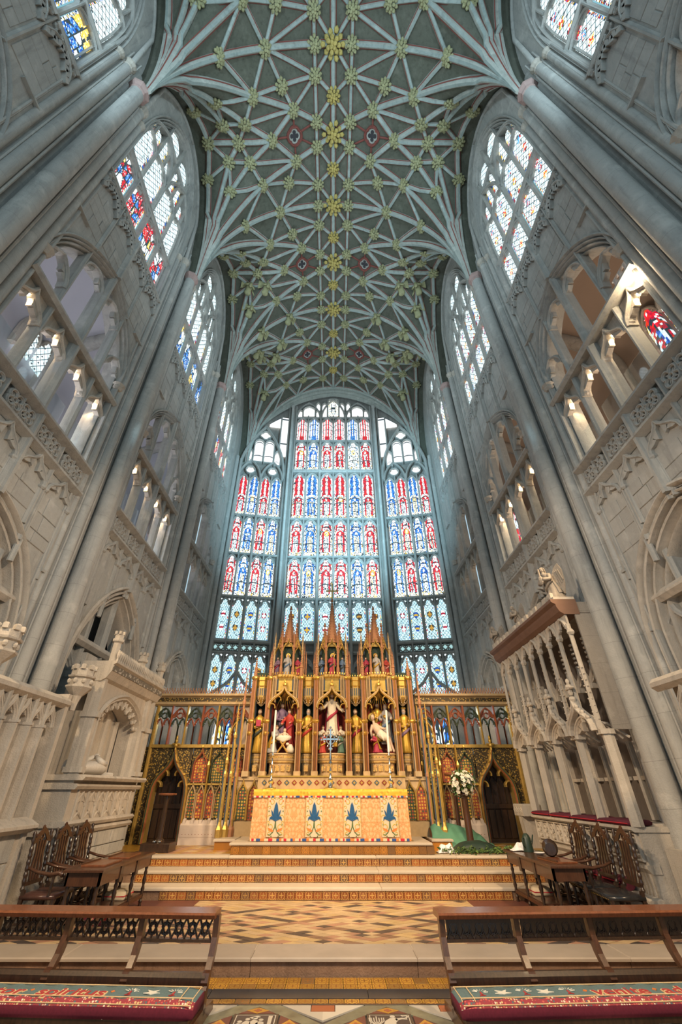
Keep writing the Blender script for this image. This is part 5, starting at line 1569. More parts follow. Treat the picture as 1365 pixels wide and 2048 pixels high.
for ti, tx in enumerate((-1.38, 0, 1.38)):
    big = tx == 0; H = 7.18 if big else 6.9
    q = MB(); S3 = lambda a, b, c, tx=tx: (XC + tx + a, RY + .42 + b * .8, c)
    q.lathe([(.50, 4.56), (.52, 4.62), (.56, 4.66), (.56, 4.72), (.02, 4.73)], (0, 0, 0), 8, M=S3, phase=pi / 8)
    tw = rp(q, 'tower', [M_['gold']])
    q = MB()
    for a in range(40):
        t = a * pi / 20
        if sin(t) > .3: continue
        q.ell(S3(.53 * cos(t), .53 * sin(t), 4.76), (.02, .02, .045), 5, 3)
        q.tube([S3(.54 * cos(t), .54 * sin(t), 4.60), S3(.54 * cos(t + .15), .54 * sin(t + .15), 4.70)], .008, 4)
    q.build('cresting', [M_['goldb']], tw, kind='stuff')
    # three niches: front and two canted sides
    pts = [(-.44, .10), (-.185, -.12), (.185, -.12), (.44, .10)]
    for j in range(3):
        (ax, ay), (bx, by) = pts[j], pts[j + 1]
        L = hypot(bx - ax, by - ay); ux_, uy_ = (bx - ax) / L, (by - ay) / L
        MT = lambda s, z, d, ax=ax, ay=ay, ux_=ux_, uy_=uy_, tx=tx: (XC + tx + ax + ux_ * s - uy_ * d, RY + .38 + ay + uy_ * s + ux_ * d, z)
        q = MB(); q.box(.02, L - .02, .14, .2, 4.74, 5.75, M=lambda s, d, z, MT=MT: MT(s, z, d)); q.build('niche', [M_['rgreen']], tw)
        q = MB(); gable(q, MT, .03, L - .03, 5.40 + (.08 if j == 1 else 0), .34 if j == 1 else .28); q.prism([(.03, 5.62), (L - .03, 5.62), (L / 2, 5.95)], MT, .04, .10); q.build('gable', [M_['gold']], tw)
        if j != 1:
            c = MT(L / 2, 0, .12); q = MB(); spire(q, (c[0], c[1], 0), .11, 5.6, 6.32); q.build('spirelet', [M_['rpink']], tw)
    for j, (ax, ay) in enumerate(pts):
        c = (XC + tx + ax, RY + .36 + ay, 0); q = MB()
        q.lathe([(.05, 4.72), (.05, 4.95), (.035, 5.0), (.032, 5.55), (.05, 5.58), (.03, 5.66), (.022, 5.95), (.006, 6.12)], c, 6)
        for k in range(12):
            z = 4.75 + .11 * k
            for a in (-2.4, -.8): q.ell((c[0] + cos(a) * .04, c[1] + sin(a) * .04, z), (.014, .014, .014), 4, 3)
        q.build('pinnacle', [M_['rpink'] if j in (1, 2) else M_['rstone']], tw)
        if j in (0, 3):
            for dx, dz in ((.10, -.1), (.20, -.35)):
                sg = -1 if j == 0 else 1; q = MB()
                q.lathe([(.026, 4.72), (.022, 5.5 + dz), (.035, 5.52 + dz), (.005, 5.9 + dz)], (c[0] + sg * dx * .6, c[1] + dx * .6, 0), 6); q.build('pinnacle', [M_['rpink']], tw)
    q = MB(); spire(q, (XC + tx, RY + .45, 0), .21, 5.75, H); q.build('spire', [M_['rpink']], tw)
    if big:
        q = MB(); q.box(XC - .022, XC + .022, RY + .43, RY + .47, H + .08, H + .62); q.box(XC - .17, XC + .17, RY + .432, RY + .468, H + .36, H + .40)
        for dx, dz in ((-.18, .38), (.18, .38), (0, .63)): q.ell((XC + dx, RY + .45, H + dz), (.035, .025, .035), 6, 4)
        q.build('cross', [M_['gold']], tw)
# slender pinnacled standards flanking the reredos
for sg in (-1, 1):
    for dx, dy, tip in ((2.50, -.12, 4.75), (2.62, -.22, 3.9), (2.74, -.34, 3.3)):
        mb = MB(); c = (XC + sg * dx, RY + dy, 0)
        mb.lathe([(.085, .9), (.09, 1.05), (.06, 1.12), (.036, 1.2), (.036, 2.1), (.06, 2.14), (.06, 2.2), (.034, 2.26), (.03, tip - .9), (.05, tip - .87), (.05, tip - .8), (.03, tip - .74), (.02, tip - .3), (.006, tip)], c, 6)
        for k in range(7):
            for a in (0, 2.1, 4.2): mb.ell((c[0] + .026 * cos(a), c[1] + .026 * sin(a), tip - .72 + .09 * k), (.014, .014, .016), 4, 3)
        sd_ = rp(mb, 'standard', [M_['rpink'] if dx < 2.6 else M_['gold']])
        for a_, mt in ((3.9, 'rblue'), (5.4, 'goldb')):
            q = MB(); q.lathe([(.018, 1.1), (.016, tip - 1.0)], (c[0] + .05 * cos(a_), c[1] + .05 * sin(a_), 0), 6); q.build('colonnette', [M_[mt]], sd_)
    # flying tracery arch between standard and screen
    q = MB(); q.bar([(sg * 2.5, 3.55), (sg * 2.62, 3.5), (sg * 2.75, 3.3), (sg * 2.85, 3.0)], MR, .02, -.1, .0); rp(q, 'bracket', [M_['gold']])

# ---- statues of the reredos: each figure its own carving
G1 = 'carved saints of the reredos'
def st(x, dz=0): return (XC + x, RY + .20, 2.69 + dz)
figure('statue', 'bearded saint statue in black and gold robes, far left small reredos niche', st(-2.06), 1.10, 0, 'gold', 'dark', beard=True, held='book', hair='hair', seed=1, group=G1)
figure('statue', 'bald bearded saint statue in red and gold between nativity and Christ niches', st(-.69), 1.10, 0, 'gold', 'red', beard=True, held='scroll', hair='grey', seed=2, group=G1)
figure('statue', 'bearded saint statue leaning on a long gilded sword', st(.69), 1.10, 0, 'gold', 'crimson', beard=True, arms='sword', held='sword', seed=3, group=G1)
figure('statue', 'crowned king statue in yellow robes and violet cloak, rightmost reredos niche', st(2.06), 1.12, .2, 'gold', 'violet', crown=True, beard=True, arms='book', hair='grey', seed=4, group=G1)
G2 = 'carved groups in the large niches'
figure('statue', 'standing white robed Christ statue with spread arms and golden halo', (XC, RY + .22, 3.10), 1.12, 0, 'white', 'crimson', arms='spread', halo=True, long_hair=True, beard=True, seed=6, group=G2)
for i, (x, y, z, h, rb, ck, lb) in enumerate(((-.25, -.0, 2.69, .62, 'red', 'gold', 'kneeling apostle carving in red, front left below the risen Christ'), (.25, -.0, 2.69, .62, 'green', 'grey', 'kneeling apostle carving in green, front right below the risen Christ'),
                                       (-.29, .16, 2.80, .72, 'white', 'pink', 'kneeling pale apostle carving, back left below the risen Christ'), (.29, .16, 2.80, .72, 'white', 'gold', 'kneeling pale apostle carving, back right below the risen Christ'), (.12, .22, 2.85, .66, 'gold', 'blue', 'kneeling apostle carving in gold nearest behind the altar cross'))):
    figure('statue', lb, (XC + x, RY + .10 + y, z), h, (-.5 if x > 0 else .5) + pi * .0, rb, ck, arms='pray', kneel=True, beard=i % 2 == 0, seed=20 + i, group=G2)
bx = -1.38
figure('statue', 'bearded Joseph carving in dark cloak standing at the back of the nativity', (XC + bx - .06, RY + .36, 2.95), 1.02, .3, 'violet', 'dark', beard=True, arms='book', hair='brown', seed=31, group=G2)
figure('statue', 'angel carving in red with golden wings holding a white cloth', (XC + bx + .20, RY + .26, 2.86), .92, -.5, 'red', 'crimson', arms='reach', wings='gold', long_hair=True, tilt=1, seed=32, group=G2)
figure('statue', 'kneeling Mary carving in gold and grey beside the crib', (XC + bx - .24, RY + .12, 2.69), .86, .9, 'grey', 'gold', arms='pray', kneel=True, long_hair=True, seed=33, group=G2)
o = thing('statue', 'carved swaddled infant lying on a cloth crib with crossed wooden legs', 'statue', (XC + bx + .04, RY + .02, 2.69), 0, G2)
mb = MB(); mb.rings([[(a * w, b * .10, z + .04 * abs(a)) for a, b in [(cos(t), sin(t)) for t in [2 * pi * k / 14 for k in range(14)]]] for w, z in ((.10, .24), (.20, .28), (.23, .34), (.17, .38), (.05, .39))]); mb.build('crib_cloth', [fmat('white')], o, smooth='all')
mb = MB(); mb.ell((.03, 0, .43), (.06, .05, .09), 8, 6); mb.ell((.03, -.01, .54), (.042, .045, .05), 8, 6); mb.tube([(-.02, -.03, .46), (-.1, -.05, .42)], .02, 5); mb.tube([(.08, -.03, .46), (.14, -.05, .42)], .02, 5); mb.build('infant', [fmat('flesh')], o, smooth='all')
for s in (-1, 1):
    mb = MB(); mb.tube([(-s * .14, -.08, .0), (s * .07, -.08, .27)], .022, 4); mb.build('crib_leg', [fmat('wood')], o)
mb = MB(); mb.rings([[(.20 + w * cos(t), -.02 + d * sin(t), z) for t in [2 * pi * k / 10 for k in range(10)]] for w, d, z in ((.10, .07, 0), (.11, .08, .08), (.08, .07, .15), (.05, .05, .2))]); mb.ell((.13, -.06, .2), (.05, .045, .04), 8, 5)
o2 = thing('statue', 'small carved white lamb lying under the crib', 'statue', (XC + bx + .04, RY + .02, 2.69), 0, G2); mb.build('body', [fmat('white')], o2, smooth='all')
bx = 1.38
# deposition: the dead Christ as one continuous body
o = thing('statue', 'carved half-naked dead Christ with golden halo being lowered in white loincloth', 'statue', (XC + bx, RY + .14, 2.69), 0, G2)
mb = MB(); mb.tube([(-.20, 0, .80), (-.19, 0, .74), (-.17, 0, .69), (-.13, -.02, .62), (-.08, -.03, .54), (-.02, -.04, .46), (.04, -.04, .42)], [.035, .034, .09, .115, .105, .095, .09], 12)
mb.tube([(.02, -.04, .42), (.16, -.08, .36), (.19, -.08, .22), (.23, -.12, .06), (.23, -.17, .04)], [.075, .06, .05, .035, .025], 8); mb.tube([(.04, .02, .42), (.22, .02, .34), (.26, .0, .20), (.32, -.05, .05), (.32, -.1, .03)], [.075, .06, .05, .035, .025], 8)
mb.tube([(-.24, -.05, .68), (-.29, -.08, .52), (-.27, -.12, .38)], [.042, .036, .026], 8); mb.tube([(-.10, -.04, .66), (.02, -.10, .60), (.12, -.1, .58)], [.042, .034, .025], 8)
mb.ell((-.22, -.02, .88), (.058, .062, .078), 10, 8); mb.ell((-.235, -.085, .87), (.012, .014, .022), 6, 4); hand(mb, (-.27, -.12, .35), (0, 0, -1), .026); hand(mb, (.14, -.1, .57), (1, 0, -.2), .026)
mb.build('body', [fmat('flesh')], o, smooth='all')
mb = MB(); mb.rings([[(-.235 + q * .10 * cos(2 * pi * k / 20), y, .90 + q * .10 * sin(2 * pi * k / 20)) for k in range(20)] for q, y in ((.3, .06), (1.0, .06), (1.15, .05), (1.0, .08))]); mb.build('halo', [M_['goldb']], o)
mb = MB(); mb.tube([(-.06, -.03, .50), (.02, -.05, .43), (.12, -.06, .38), (.18, -.10, .33)], [.115, .115, .095, .07], 10); mb.tube([(.0, -.13, .42), (.06, -.15, .28)], [.05, .02], 6); mb.build('loincloth', [fmat('white')], o, smooth='all')
mb = MB(); mb.ell((-.21, .02, .90), (.062, .062, .08), 10, 7); mb.build('hair', [fmat('hair')], o, smooth='all')
figure('statue', 'bearded mourner carving in yellow behind the dead Christ, upper left', (XC + bx - .06, RY + .40, 2.98), 1.0, .2, 'gold', 'red', beard=True, arms='reach', seed=41, group=G2)
figure('statue', 'hooded mourner carving in blue behind the dead Christ, upper right', (XC + bx + .18, RY + .38, 2.92), 1.02, -.3, 'grey', 'blue', arms='reach', hair='grey', beard=True, seed=42, group=G2)
figure('statue', 'kneeling mourner carving in yellow and crimson at the feet of the dead Christ', (XC + bx - .17, RY + .0, 2.69), .60, -.9, 'crimson', 'gold', arms='pray', kneel=True, long_hair=True, seed=43, group=G2)
mb = MB(); mb.bbox(-.1, .34, -.2, .12, 0, .07, .02); o = link('statue_base', None); bpy.data.objects.remove(o)
G3 = 'small statues in the reredos towers'
NM = ['left tower', 'central tower', 'right tower']
for ti, tx in enumerate((-1.38, 0, 1.38)):
    cl = [('violet', 'crimson'), ('grey', 'blue'), ('crimson', 'gold')], [('blue', 'dark'), ('crimson', 'dark'), ('blue', 'dark')], [('crimson', 'dark'), ('grey', 'gold'), ('red', 'pink')]
    for j, (dx, dy) in enumerate(((-.31, .08), (0, .0), (.31, .08))):
        figure('statue', f"small standing figure in {cl[ti][j][0]} robe, {['left canted','front','right canted'][j]} niche of the reredos {NM[ti]}", (XC + tx + dx, RY + .30 + dy, 4.74), .64 if j == 1 else .56, (j - 1) * .6, cl[ti][j][0], cl[ti][j][1], arms='book' if j != 1 else 'down', held='cross' if (ti == 1 and j == 1) else None, halo=j == 1, beard=(ti + j) % 2 == 0, seed=60 + ti * 3 + j, group=G3)

# ================================================================== painted screens either side
M_['scr'] = plain('screen_paint_red', (.26, .075, .035), .5, 0, .3, 12)
M_['scg'] = plain('screen_paint_green', (.045, .06, .035), .5, 0, .3, 12)
M_['folg'] = figured('gilt_foliage', (.07, .05, .025), [(.55, .35, .07), (.45, .27, .05), (.60, .42, .12)], 24, .45, .3, (.36, .1), 1)
M_['splin'] = plain('screen_plinth', (.52, .44, .38), .7, 0, .12, 6)
M_['stenc'] = figured('stencil_plinth', (.52, .44, .38), [(.20, .08, .06)], 12, .7, 0, (.22, .0), 0)
for sg in (-1, 1):
    sc = thing('altar_screen', f"painted and gilded stone screen with a doorway, {'left' if sg<0 else 'right'} of the reredos", 'screen', (sg * 3.8, 13.4, .7))
    MSC = lambda s, z, d, sg=sg: (sg * s, 13.4 + d, z)
    def sp(mb, name, mats, parent=None, **kw):
        o = mb.build(name, mats, parent or sc, **kw)
        if parent is None: o.location = (-sg * 3.8, -13.4, -.7)
        return o
    # plinth and wall body (door opening left free)
    mb = MB(); mb.prism([(-.16, .7), (-.16, 1.10), (-.05, 1.2), (.25, 1.2), (.25, .7)], lambda a, b, d, MSC=MSC: MSC(d, b, a), 2.45, 3.92); pl = sp(mb, 'plinth', [M_['splin']])
    q = MB(); q.box(2.5, 3.9, -.166, -.158, .86, .99, M=lambda s, d, z, MSC=MSC: MSC(s, z, d)); q.build('stencil_band', [M_['stenc']], pl)
    for k in range(7):
        q = MB(); s = 2.55 + k * .21; q.prism([(-.14, 1.08), (-.13, 1.2), (-.05, 1.24), (-.03, 1.1)], lambda a, b, d, MSC=MSC: MSC(d, b, a), s, s + .07); q.build('bracket', [M_['splin']], pl)
    mb = MB(); mb.box(2.42, 3.93, .02, .25, 1.2, 2.86, M=lambda s, d, z, MSC=MSC: MSC(s, z, d)); sp(mb, 'wall', [M_['folg']])
    mb = MB(); strip(mb, MSC, ogee(3.95, 4.88, 1.75, .92, 8), 2.86, .02); strip(mb, MSC, [(4.88, .7), (5.4, .7)], 2.86, .02); sp(mb, 'wall', [M_['folg']])
    # panels: two small lancets below, one ogee panel above, per bay
    for k, s0 in enumerate((2.45, 2.94, 3.43)):
        s1 = s0 + .47; w = (s1 - s0) / 2; al = (k + (sg > 0)) % 2
        for j in (0, 1):
            p, r_ = s0 + .02 + j * w, s0 + w - .02 + j * w
            q = MB(); q.prism([(p, 1.24), (r_, 1.24)] + pointed(p, r_, 1.66, .2, 8)[::-1], MSC, -.004, .02); sp(q, 'diaper_panel', [M_['diar'] if (j + al) % 2 == 0 else M_['diag']])
            q = MB(); q.bar([(p, 1.24), (p, 1.66)] + ogee(p, r_, 1.66, .36, 5) + [(r_, 1.24)], MSC, .014, -.05, .02); sp(q, 'lancet_frame', [M_['rstone']])
        q = MB(); q.prism([(s0 + .06, 2.02), (s1 - .06, 2.02), (s1 - .06, 2.40), (s1 - .10, 2.52), ((s0 + s1) / 2, 2.62), (s0 + .10, 2.52), (s0 + .06, 2.40)], MSC, -.004, .02); sp(q, 'diaper_panel', [M_['diag'] if al else M_['diar']])
        for rr_, mt in ((.075, 'goldb'), (.04, 'scr')):
            q = MB(); q.prism(quatre(((s0 + s1) / 2, 2.32), rr_, 24, 6, .3), MSC, -.012 if rr_ > .05 else -.02, 0); sp(q, 'rosette', [M_[mt]])
        q = MB(); q.bar([(s0 + .05, 2.02), (s0 + .05, 2.38)] + ogee(s0 + .05, s1 - .05, 2.38, .42, 6) + [(s1 - .05, 2.02)], MSC, .022, -.07, .02); oo = sp(q, 'ogee_frame', [M_['scg'] if al else M_['scr']])
        q = MB()
        for t in ogee(s0 + .05, s1 - .05, 2.42, .42, 6)[2:-2]: q.ell(MSC(t[0], t[1], -.06), (.02, .02, .02), 5, 3)
        q.ell(MSC((s0 + s1) / 2, 2.86, -.06), (.03, .03, .05), 6, 4); q.build('crockets', [M_['goldb']], oo, kind='stuff')
        q = MB(); q.bar([(s0 - .01, 1.22), (s0 - .01, 2.9)], MSC, .02, -.12, .02); q.lathe([(.02, 2.3), (.035, 2.36), (.05, 2.42), (.02, 2.52), (.012, 2.9)], MSC(s0 - .01, 0, -.1), 6); sp(q, 'gilt_shaft', [M_['goldb']])
    q = MB(); q.box(2.42, 3.93, -.05, .02, 1.96, 2.0, M=lambda s, d, z, MSC=MSC: MSC(s, z, d)); sp(q, 'rail', [M_['gold']])
    # doorway: double ogee frame, finial, dark panelled door
    q = MB(); q.bar([(3.95, .72), (3.95, 1.75)] + ogee(3.95, 4.88, 1.75, .98, 8) + [(4.88, .72)], MSC, .05, -.16, .2, mats=[0, 1, 0, 2, 1, 0, 0, 0]); fr = sp(q, 'door_arch', [M_['gold'], M_['scr'], M_['scg']])
    q = MB()
    og = ogee(3.95, 4.88, 1.80, 1.0, 10)
    for t in og[3:-3:2]: q.ell(MSC(t[0], t[1] + .03, -.12), (.035, .035, .035), 6, 4)
    for z, r_ in ((2.80, .03), (2.9, .06), (3.0, .045), (3.08, .03)): q.ell(MSC(4.415, z, -.12), (r_, r_, .06), 8, 5)
    for s in (-1, 1): q.ell(MSC(4.415 + s * .07, 2.92, -.12), (.05, .03, .025), 6, 4)
    q.build('finial', [M_['goldb']], fr, kind='stuff')
    q = MB()
    for s in (-1, 1):
        for cx_, cz_ in ((.34, 1.95), (.2, 2.2)):
            q.bar([(4.415 + s * (cx_ + .1 * cos(t)), cz_ + .1 * sin(t)) for t in [pi * (.2 + .9 * j / 6) for j in range(7)]], MSC, .018, -.1, .08)
    q.build('cusping', [M_['gold']], fr, kind='stuff')
    dr = link('door_1' if sg < 0 else 'door_2', None, kind='structure')
    q = MB(); q.box(3.98, 4.86, .30, .36, .71, 2.7, M=lambda s, d, z, MSC=MSC: MSC(s, z, d)); q.build('door_leaf', [M_['oak']], dr)
    for k in range(5):
        s = 4.0 + k * .172
        q = MB(); q.bbox(0, .15, 0, .62, 0, .03, .012, M=lambda a, b, c, s=s, MSC=MSC: MSC(s + a, .8 + b, .30 - c)); q.build('door_panel', [M_['oak']], dr)
        q = MB(); cusp_head(q, MSC, s, s + .15, 2.0, .2, .014, .24, .31); q.bar([(s, 1.55), (s, 2.0)], MSC, .014, .24, .31); q.build('door_tracery', [M_['oak']], dr)
    q = MB(); q.box(3.98, 4.86, .25, .31, 1.44, 1.54, M=lambda s, d, z, MSC=MSC: MSC(s, z, d)); q.build('door_rail', [M_['oak']], dr)
    # upper open lights
    q = MB(); q.box(2.42, 5.2, -.06, .16, 2.84, 2.92, M=lambda s, d, z, MSC=MSC: MSC(s, z, d)); sp(q, 'rail', [M_['gold']])
    for k in range(6):
        s0 = 2.45 + k * .455; s1 = s0 + .455; m = (s0 + s1) / 2
        q = MB(); q.bar([(s0, 2.92), (s0, 3.92)], MSC, .024, -.08, .1); sp(q, 'mullion', [M_['goldb'] if k % 2 == 0 else M_['scr']])
        for p, r_ in ((s0 + .02, m), (m, s1 - .02)):
            q = MB(); cusp_head(q, MSC, p + .01, r_ - .01, 3.38, .2, .014, -.04, .06); q.bar([(r_ if p < m - .1 else p, 2.92), (r_ if p < m - .1 else p, 3.38)], MSC, .012, -.03, .05); sp(q, 'tracery', [M_['scr'] if k % 2 else M_['scg']])
        q = MB(); cusp_head(q, MSC, s0 + .02, s1 - .02, 3.52, .34, .018, -.05, .06); q.bar(ring((m, 3.66), .075, 14), MSC, .014, -.03, .06, closed=True); sp(q, 'tracery', [M_['scg'] if k % 2 else M_['scr']])
    q = MB(); q.bar([(5.16, .7), (5.16, 3.92)], MSC, .05, -.08, .1); sp(q, 'mullion', [M_['gold']])
    q = MB(); q.prism([(-.05, 3.92), (-.10, 3.96), (-.10, 4.0), (-.06, 4.02), (-.06, 4.14), (-.16, 4.18), (-.16, 4.24), (.2, 4.24), (.2, 3.92)], lambda a, b, d, MSC=MSC: MSC(d, b, a), 2.42, 5.3); co = sp(q, 'cornice', [M_['rstone']])
    q = MB(); q.box(2.42, 5.3, -.068, -.06, 4.03, 4.13, M=lambda s, d, z, MSC=MSC: MSC(s, z, d)); q.build('foliage_band', [M_['folg']], co)
    q = MB()
    for k in range(36):
        s = 2.46 + k * .079
        q.bar([(s - .035, 4.25), (s, 4.36), (s + .035, 4.25)], MSC, .009, -.13, -.10, 0); q.ell(MSC(s, 4.38, -.115), (.016, .014, .02), 5, 3)
    q.build('cresting', [M_['rpink']], co, kind='stuff')
    q = MB(); q.box(2.3, 2.45, .0, .3, .7, 4.2, M=lambda s, d, z, MSC=MSC: MSC(s, z, d)); q.box(2.45, 2.62, .03, .2, 2.9, 4.0, M=lambda s, d, z, MSC=MSC: MSC(s, z, d)); sp(q, 'end_panel', [M_['splin']])

# ================================================================== ALTAR, hangings and ornaments
AX0, AX1, AY = -1.83, 1.71, 11.62
alt = thing('altar', 'long altar covered by an orange embroidered frontal', 'altar', ((AX0 + AX1) / 2, 12.1, .905))
def ap(mb, name, mats, parent=None, **kw):
    o = mb.build(name, mats, parent or alt, **kw)
    if parent is None: o.location = (-(AX0 + AX1) / 2, -12.1, -.905)
    return o
def damask():
    t = NT('orange_damask'); p = t.pos()
    sp_ = t.n('ShaderNodeSeparateXYZ', i_0=p)
    px = t.math('PINGPONG', t.math('ADD', sp_.outputs[0], 10.03), .145)
    v = t.n('ShaderNodeCombineXYZ', i_0=px, i_1=0.0, i_2=t.math('MULTIPLY', sp_.outputs[2], .8)).outputs[0]
    n = t.n('ShaderNodeTexNoise', i_Vector=v, i_Scale=13.0, i_Detail=2.0, i_Distortion=1.4).outputs[0]
    l1 = t.math('LESS_THAN', t.math('ABSOLUTE', t.math('SUBTRACT', n, .50)), .018)
    l2 = t.math('LESS_THAN', t.math('ABSOLUTE', t.math('SUBTRACT', n, .58)), .014)
    g = t.mix(t.math('GREATER_THAN', n, .5), (.66, .42, .20), (.62, .31, .10))
    col = t.mix(t.math('MAXIMUM', l1, l2), g, (.50, .15, .03))
    col = t.mix(t.math('MULTIPLY', t.noise(5), .4), col, (.72, .52, .30))
    t.set(base=col, rough=.6); return t.m
M_['damask'] = damask()
M_['yellow'] = figured('yellow_brocade', (.62, .40, .03), [(.74, .52, .06), (.50, .30, .02)], 14, .5, .1, (.4, .1), 1)
M_['linen'] = plain('linen', (.62, .52, .37), .8, 0, .06)
M_['scroll'] = plain('gold_embroidery', (.62, .42, .10), .6, .1, .2, 20)
M_['bluev'] = plain('blue_velvet', (.012, .085, .22), .6, 0, .3, 20)
M_['orange'] = plain('orange_silk', (.66, .20, .05), .6)
M_['greenth'] = plain('green_thread', (.10, .16, .06), .7)
M_['redth'] = plain('red_cloth', (.50, .02, .04), .7); M_['navy'] = plain('blue_cloth', (.03, .08, .26), .7)
mb = MB(); mb.box(AX0 + .05, AX1 - .05, AY + .03, 12.6, .905, 1.84); ap(mb, 'table', [M_['linen']])
mb = MB(); nx_ = 90
rows = []
for z in (.93, 1.2, 1.5, 1.74):
    rows.append([(AX0 + (AX1 - AX0) * i / nx_ - .03 * (1.74 - z) * (1 if i < nx_ / 2 else -1) * (abs(i / nx_ - .5) > .48), AY + .012 * sin(i * .9) * (1.8 - z) + .006 * sin(i * 2.1), z) for i in range(nx_ + 1)])
mb.rings(rows, closed=False); fr = ap(mb, 'frontal', [M_['damask']], smooth='all')
MA = lambda s, z, d: (s, AY - .012 + d, z)
for c in (-1.30, -.43, .43, 1.27):
    q = MB(); q.box(c - .20, c + .20, AY - .02, AY - .012, .985, 1.74); q.build('orphrey', [M_['linen']], fr)
    q = MB()
    for sg in (-1, 1):
        q.bar([(c + sg * .19, 1.0), (c + sg * .19, 1.73)], MA, .006, -.014, -.006)
        for cx_, cz_, r_, t0, t1 in ((.10, 1.16, .075, -1.6, 4.0), (.13, 1.34, .05, 0, 5), (.10, 1.62, .06, 1, 6.5), (.15, 1.52, .035, 0, 5), (.04, 1.68, .035, 0, 4), (.13, 1.05, .04, -2, 3), (.16, 1.24, .03, 0, 5)):
            q.bar([(c + sg * (cx_ + r_ * (1 - .06 * j) * cos(t0 + (t1 - t0) * j / 9)), cz_ + r_ * (1 - .06 * j) * sin(t0 + (t1 - t0) * j / 9)) for j in range(10)], MA, .008, -.016, -.006)
    q.build('gold_scrolls', [M_['scroll']], fr, kind='stuff')
    q = MB()
    for sg in (-1, 1):
        q.prism([(c + sg * a, b) for a, b in ((.02, 1.09), (.07, 1.07), (.13, 1.10), (.17, 1.15), (.12, 1.14), (.08, 1.13))], MA, -.014, -.006)
        q.prism(ring((c + sg * .15, 1.64), .018, 8), MA, -.014, -.006)
    q.build('orange_birds', [M_['orange']], fr, kind='stuff')
    q = MB()
    for sg in (-1, 1):
        q.bar([(c, 1.28), (c + sg * .01, 1.16), (c + sg * .05, 1.07), (c + sg * .11, 1.02), (c + sg * .16, 1.03)], MA, .011, -.016, -.006)
        for t in ((.05, 1.70), (.16, 1.45), (.15, 1.20), (.08, 1.00), (.12, 1.70)): q.prism(ring((c + sg * t[0], t[1]), .014, 6), MA, -.015, -.006)
    q.build('stems', [M_['greenth']], fr, kind='stuff')
    B = lambda pts: [(c + a, b) for a, b in pts]
    q = MB()
    q.prism(B([(0, 1.26), (.045, 1.33), (.055, 1.44), (.03, 1.56), (0, 1.62), (-.03, 1.56), (-.055, 1.44), (-.045, 1.33)]), MA, -.022, -.006)
    for sg in (-1, 1):
        P = [(.02, 1.30), (.06, 1.33), (.09, 1.38), (.11, 1.48), (.075, 1.44), (.05, 1.38)]
        q.prism([(c + sg * a, b) for a, b in (P if sg > 0 else P[::-1])], MA, -.020, -.006)
        P = [(.01, 1.27), (.06, 1.29), (.11, 1.31), (.14, 1.27), (.135, 1.33), (.10, 1.36), (.06, 1.345)]
        q.prism([(c + sg * a, b) for a, b in (P if sg > 0 else P[::-1])], MA, -.018, -.006)
    q.build('blue_lily', [M_['bluev']], fr)
for z, hh in ((1.705, .035), (.915, .045)):
    s = AX0 - .01; k = 0; r = random.Random(int(z * 100))
    while s < AX1:
        w = r.choice([.035, .05, .06, .09]); q = MB(); q.box(s, min(s + w - .002, AX1 + .01), AY - .026, AY - .010, z, z + hh)
        q.build('ribbon_square', [[M_['linen'], M_['redth'], M_['linen'], M_['navy'], M_['orange']][k % 5]], fr); s += w; k += 1
rows = [[(AX0 - .012 + (AX1 - AX0 + .024) * i / 60, y - (.008 * sin(i * 1.3) if z < 1.86 else 0), z) for i in range(61)] for y, z in ((AY - .022, 1.74), (AY - .024, 1.80), (AY - .018, 1.855), (AY, 1.868), (AY + .4, 1.868), (12.6, 1.868))]
mb = MB(); mb.rings(rows, closed=False); ap(mb, 'superfrontal', [M_['yellow']], smooth='all')
# gradine: shelf with inlaid lozenges behind the altar
gr = thing('gradine', 'stone shelf with a row of inlaid lozenges at the back of the altar', 'shelf', (-.05, 12.4, 1.868))
q = MB(); q.box(-1.88, 1.80, 12.32, 12.84, 1.87, 2.12); o = q.build('shelf', [M_['rstone']], gr); o.location = (.05, -12.4, -1.868)
q = MB(); q.box(-1.9, 1.82, 12.29, 12.84, 2.12, 2.15); o = q.build('moulding', [M_['goldb']], gr); o.location = (.05, -12.4, -1.868)
for k in range(19):
    c = -1.72 + k * .187
    q = MB(); q.prism([(c, 1.935), (c + .07, 2.0), (c, 2.065), (c - .07, 2.0)], lambda a, b, d: (a, 12.32 + d, b), -.008, .01, 0); o = q.build('lozenge', [M_['rred'] if k % 3 else M_['rblue']], gr); o.location = (.05, -12.4, -1.868)
    q = MB(); q.prism(quatre((c, 2.0), .032, 16), lambda a, b, d: (a, 12.32 + d, b), -.014, .0, 0); o = q.build('rosette', [M_['goldb']], gr); o.location = (.05, -12.4, -1.868)
CP = [(.125, 0), (.13, .02), (.11, .03), (.06, .05), (.035, .10), (.06, .14), (.065, .18), (.03, .22), (.018, .30), (.045, .34), (.045, .38), (.018, .42), (.016, .52), (.035, .56), (.02, .60), (.018, .70), (.03, .72), (.085, .745), (.09, .76), (.03, .77), (.022, .84)]
CP = [(r, z * .92) for r, z in CP]
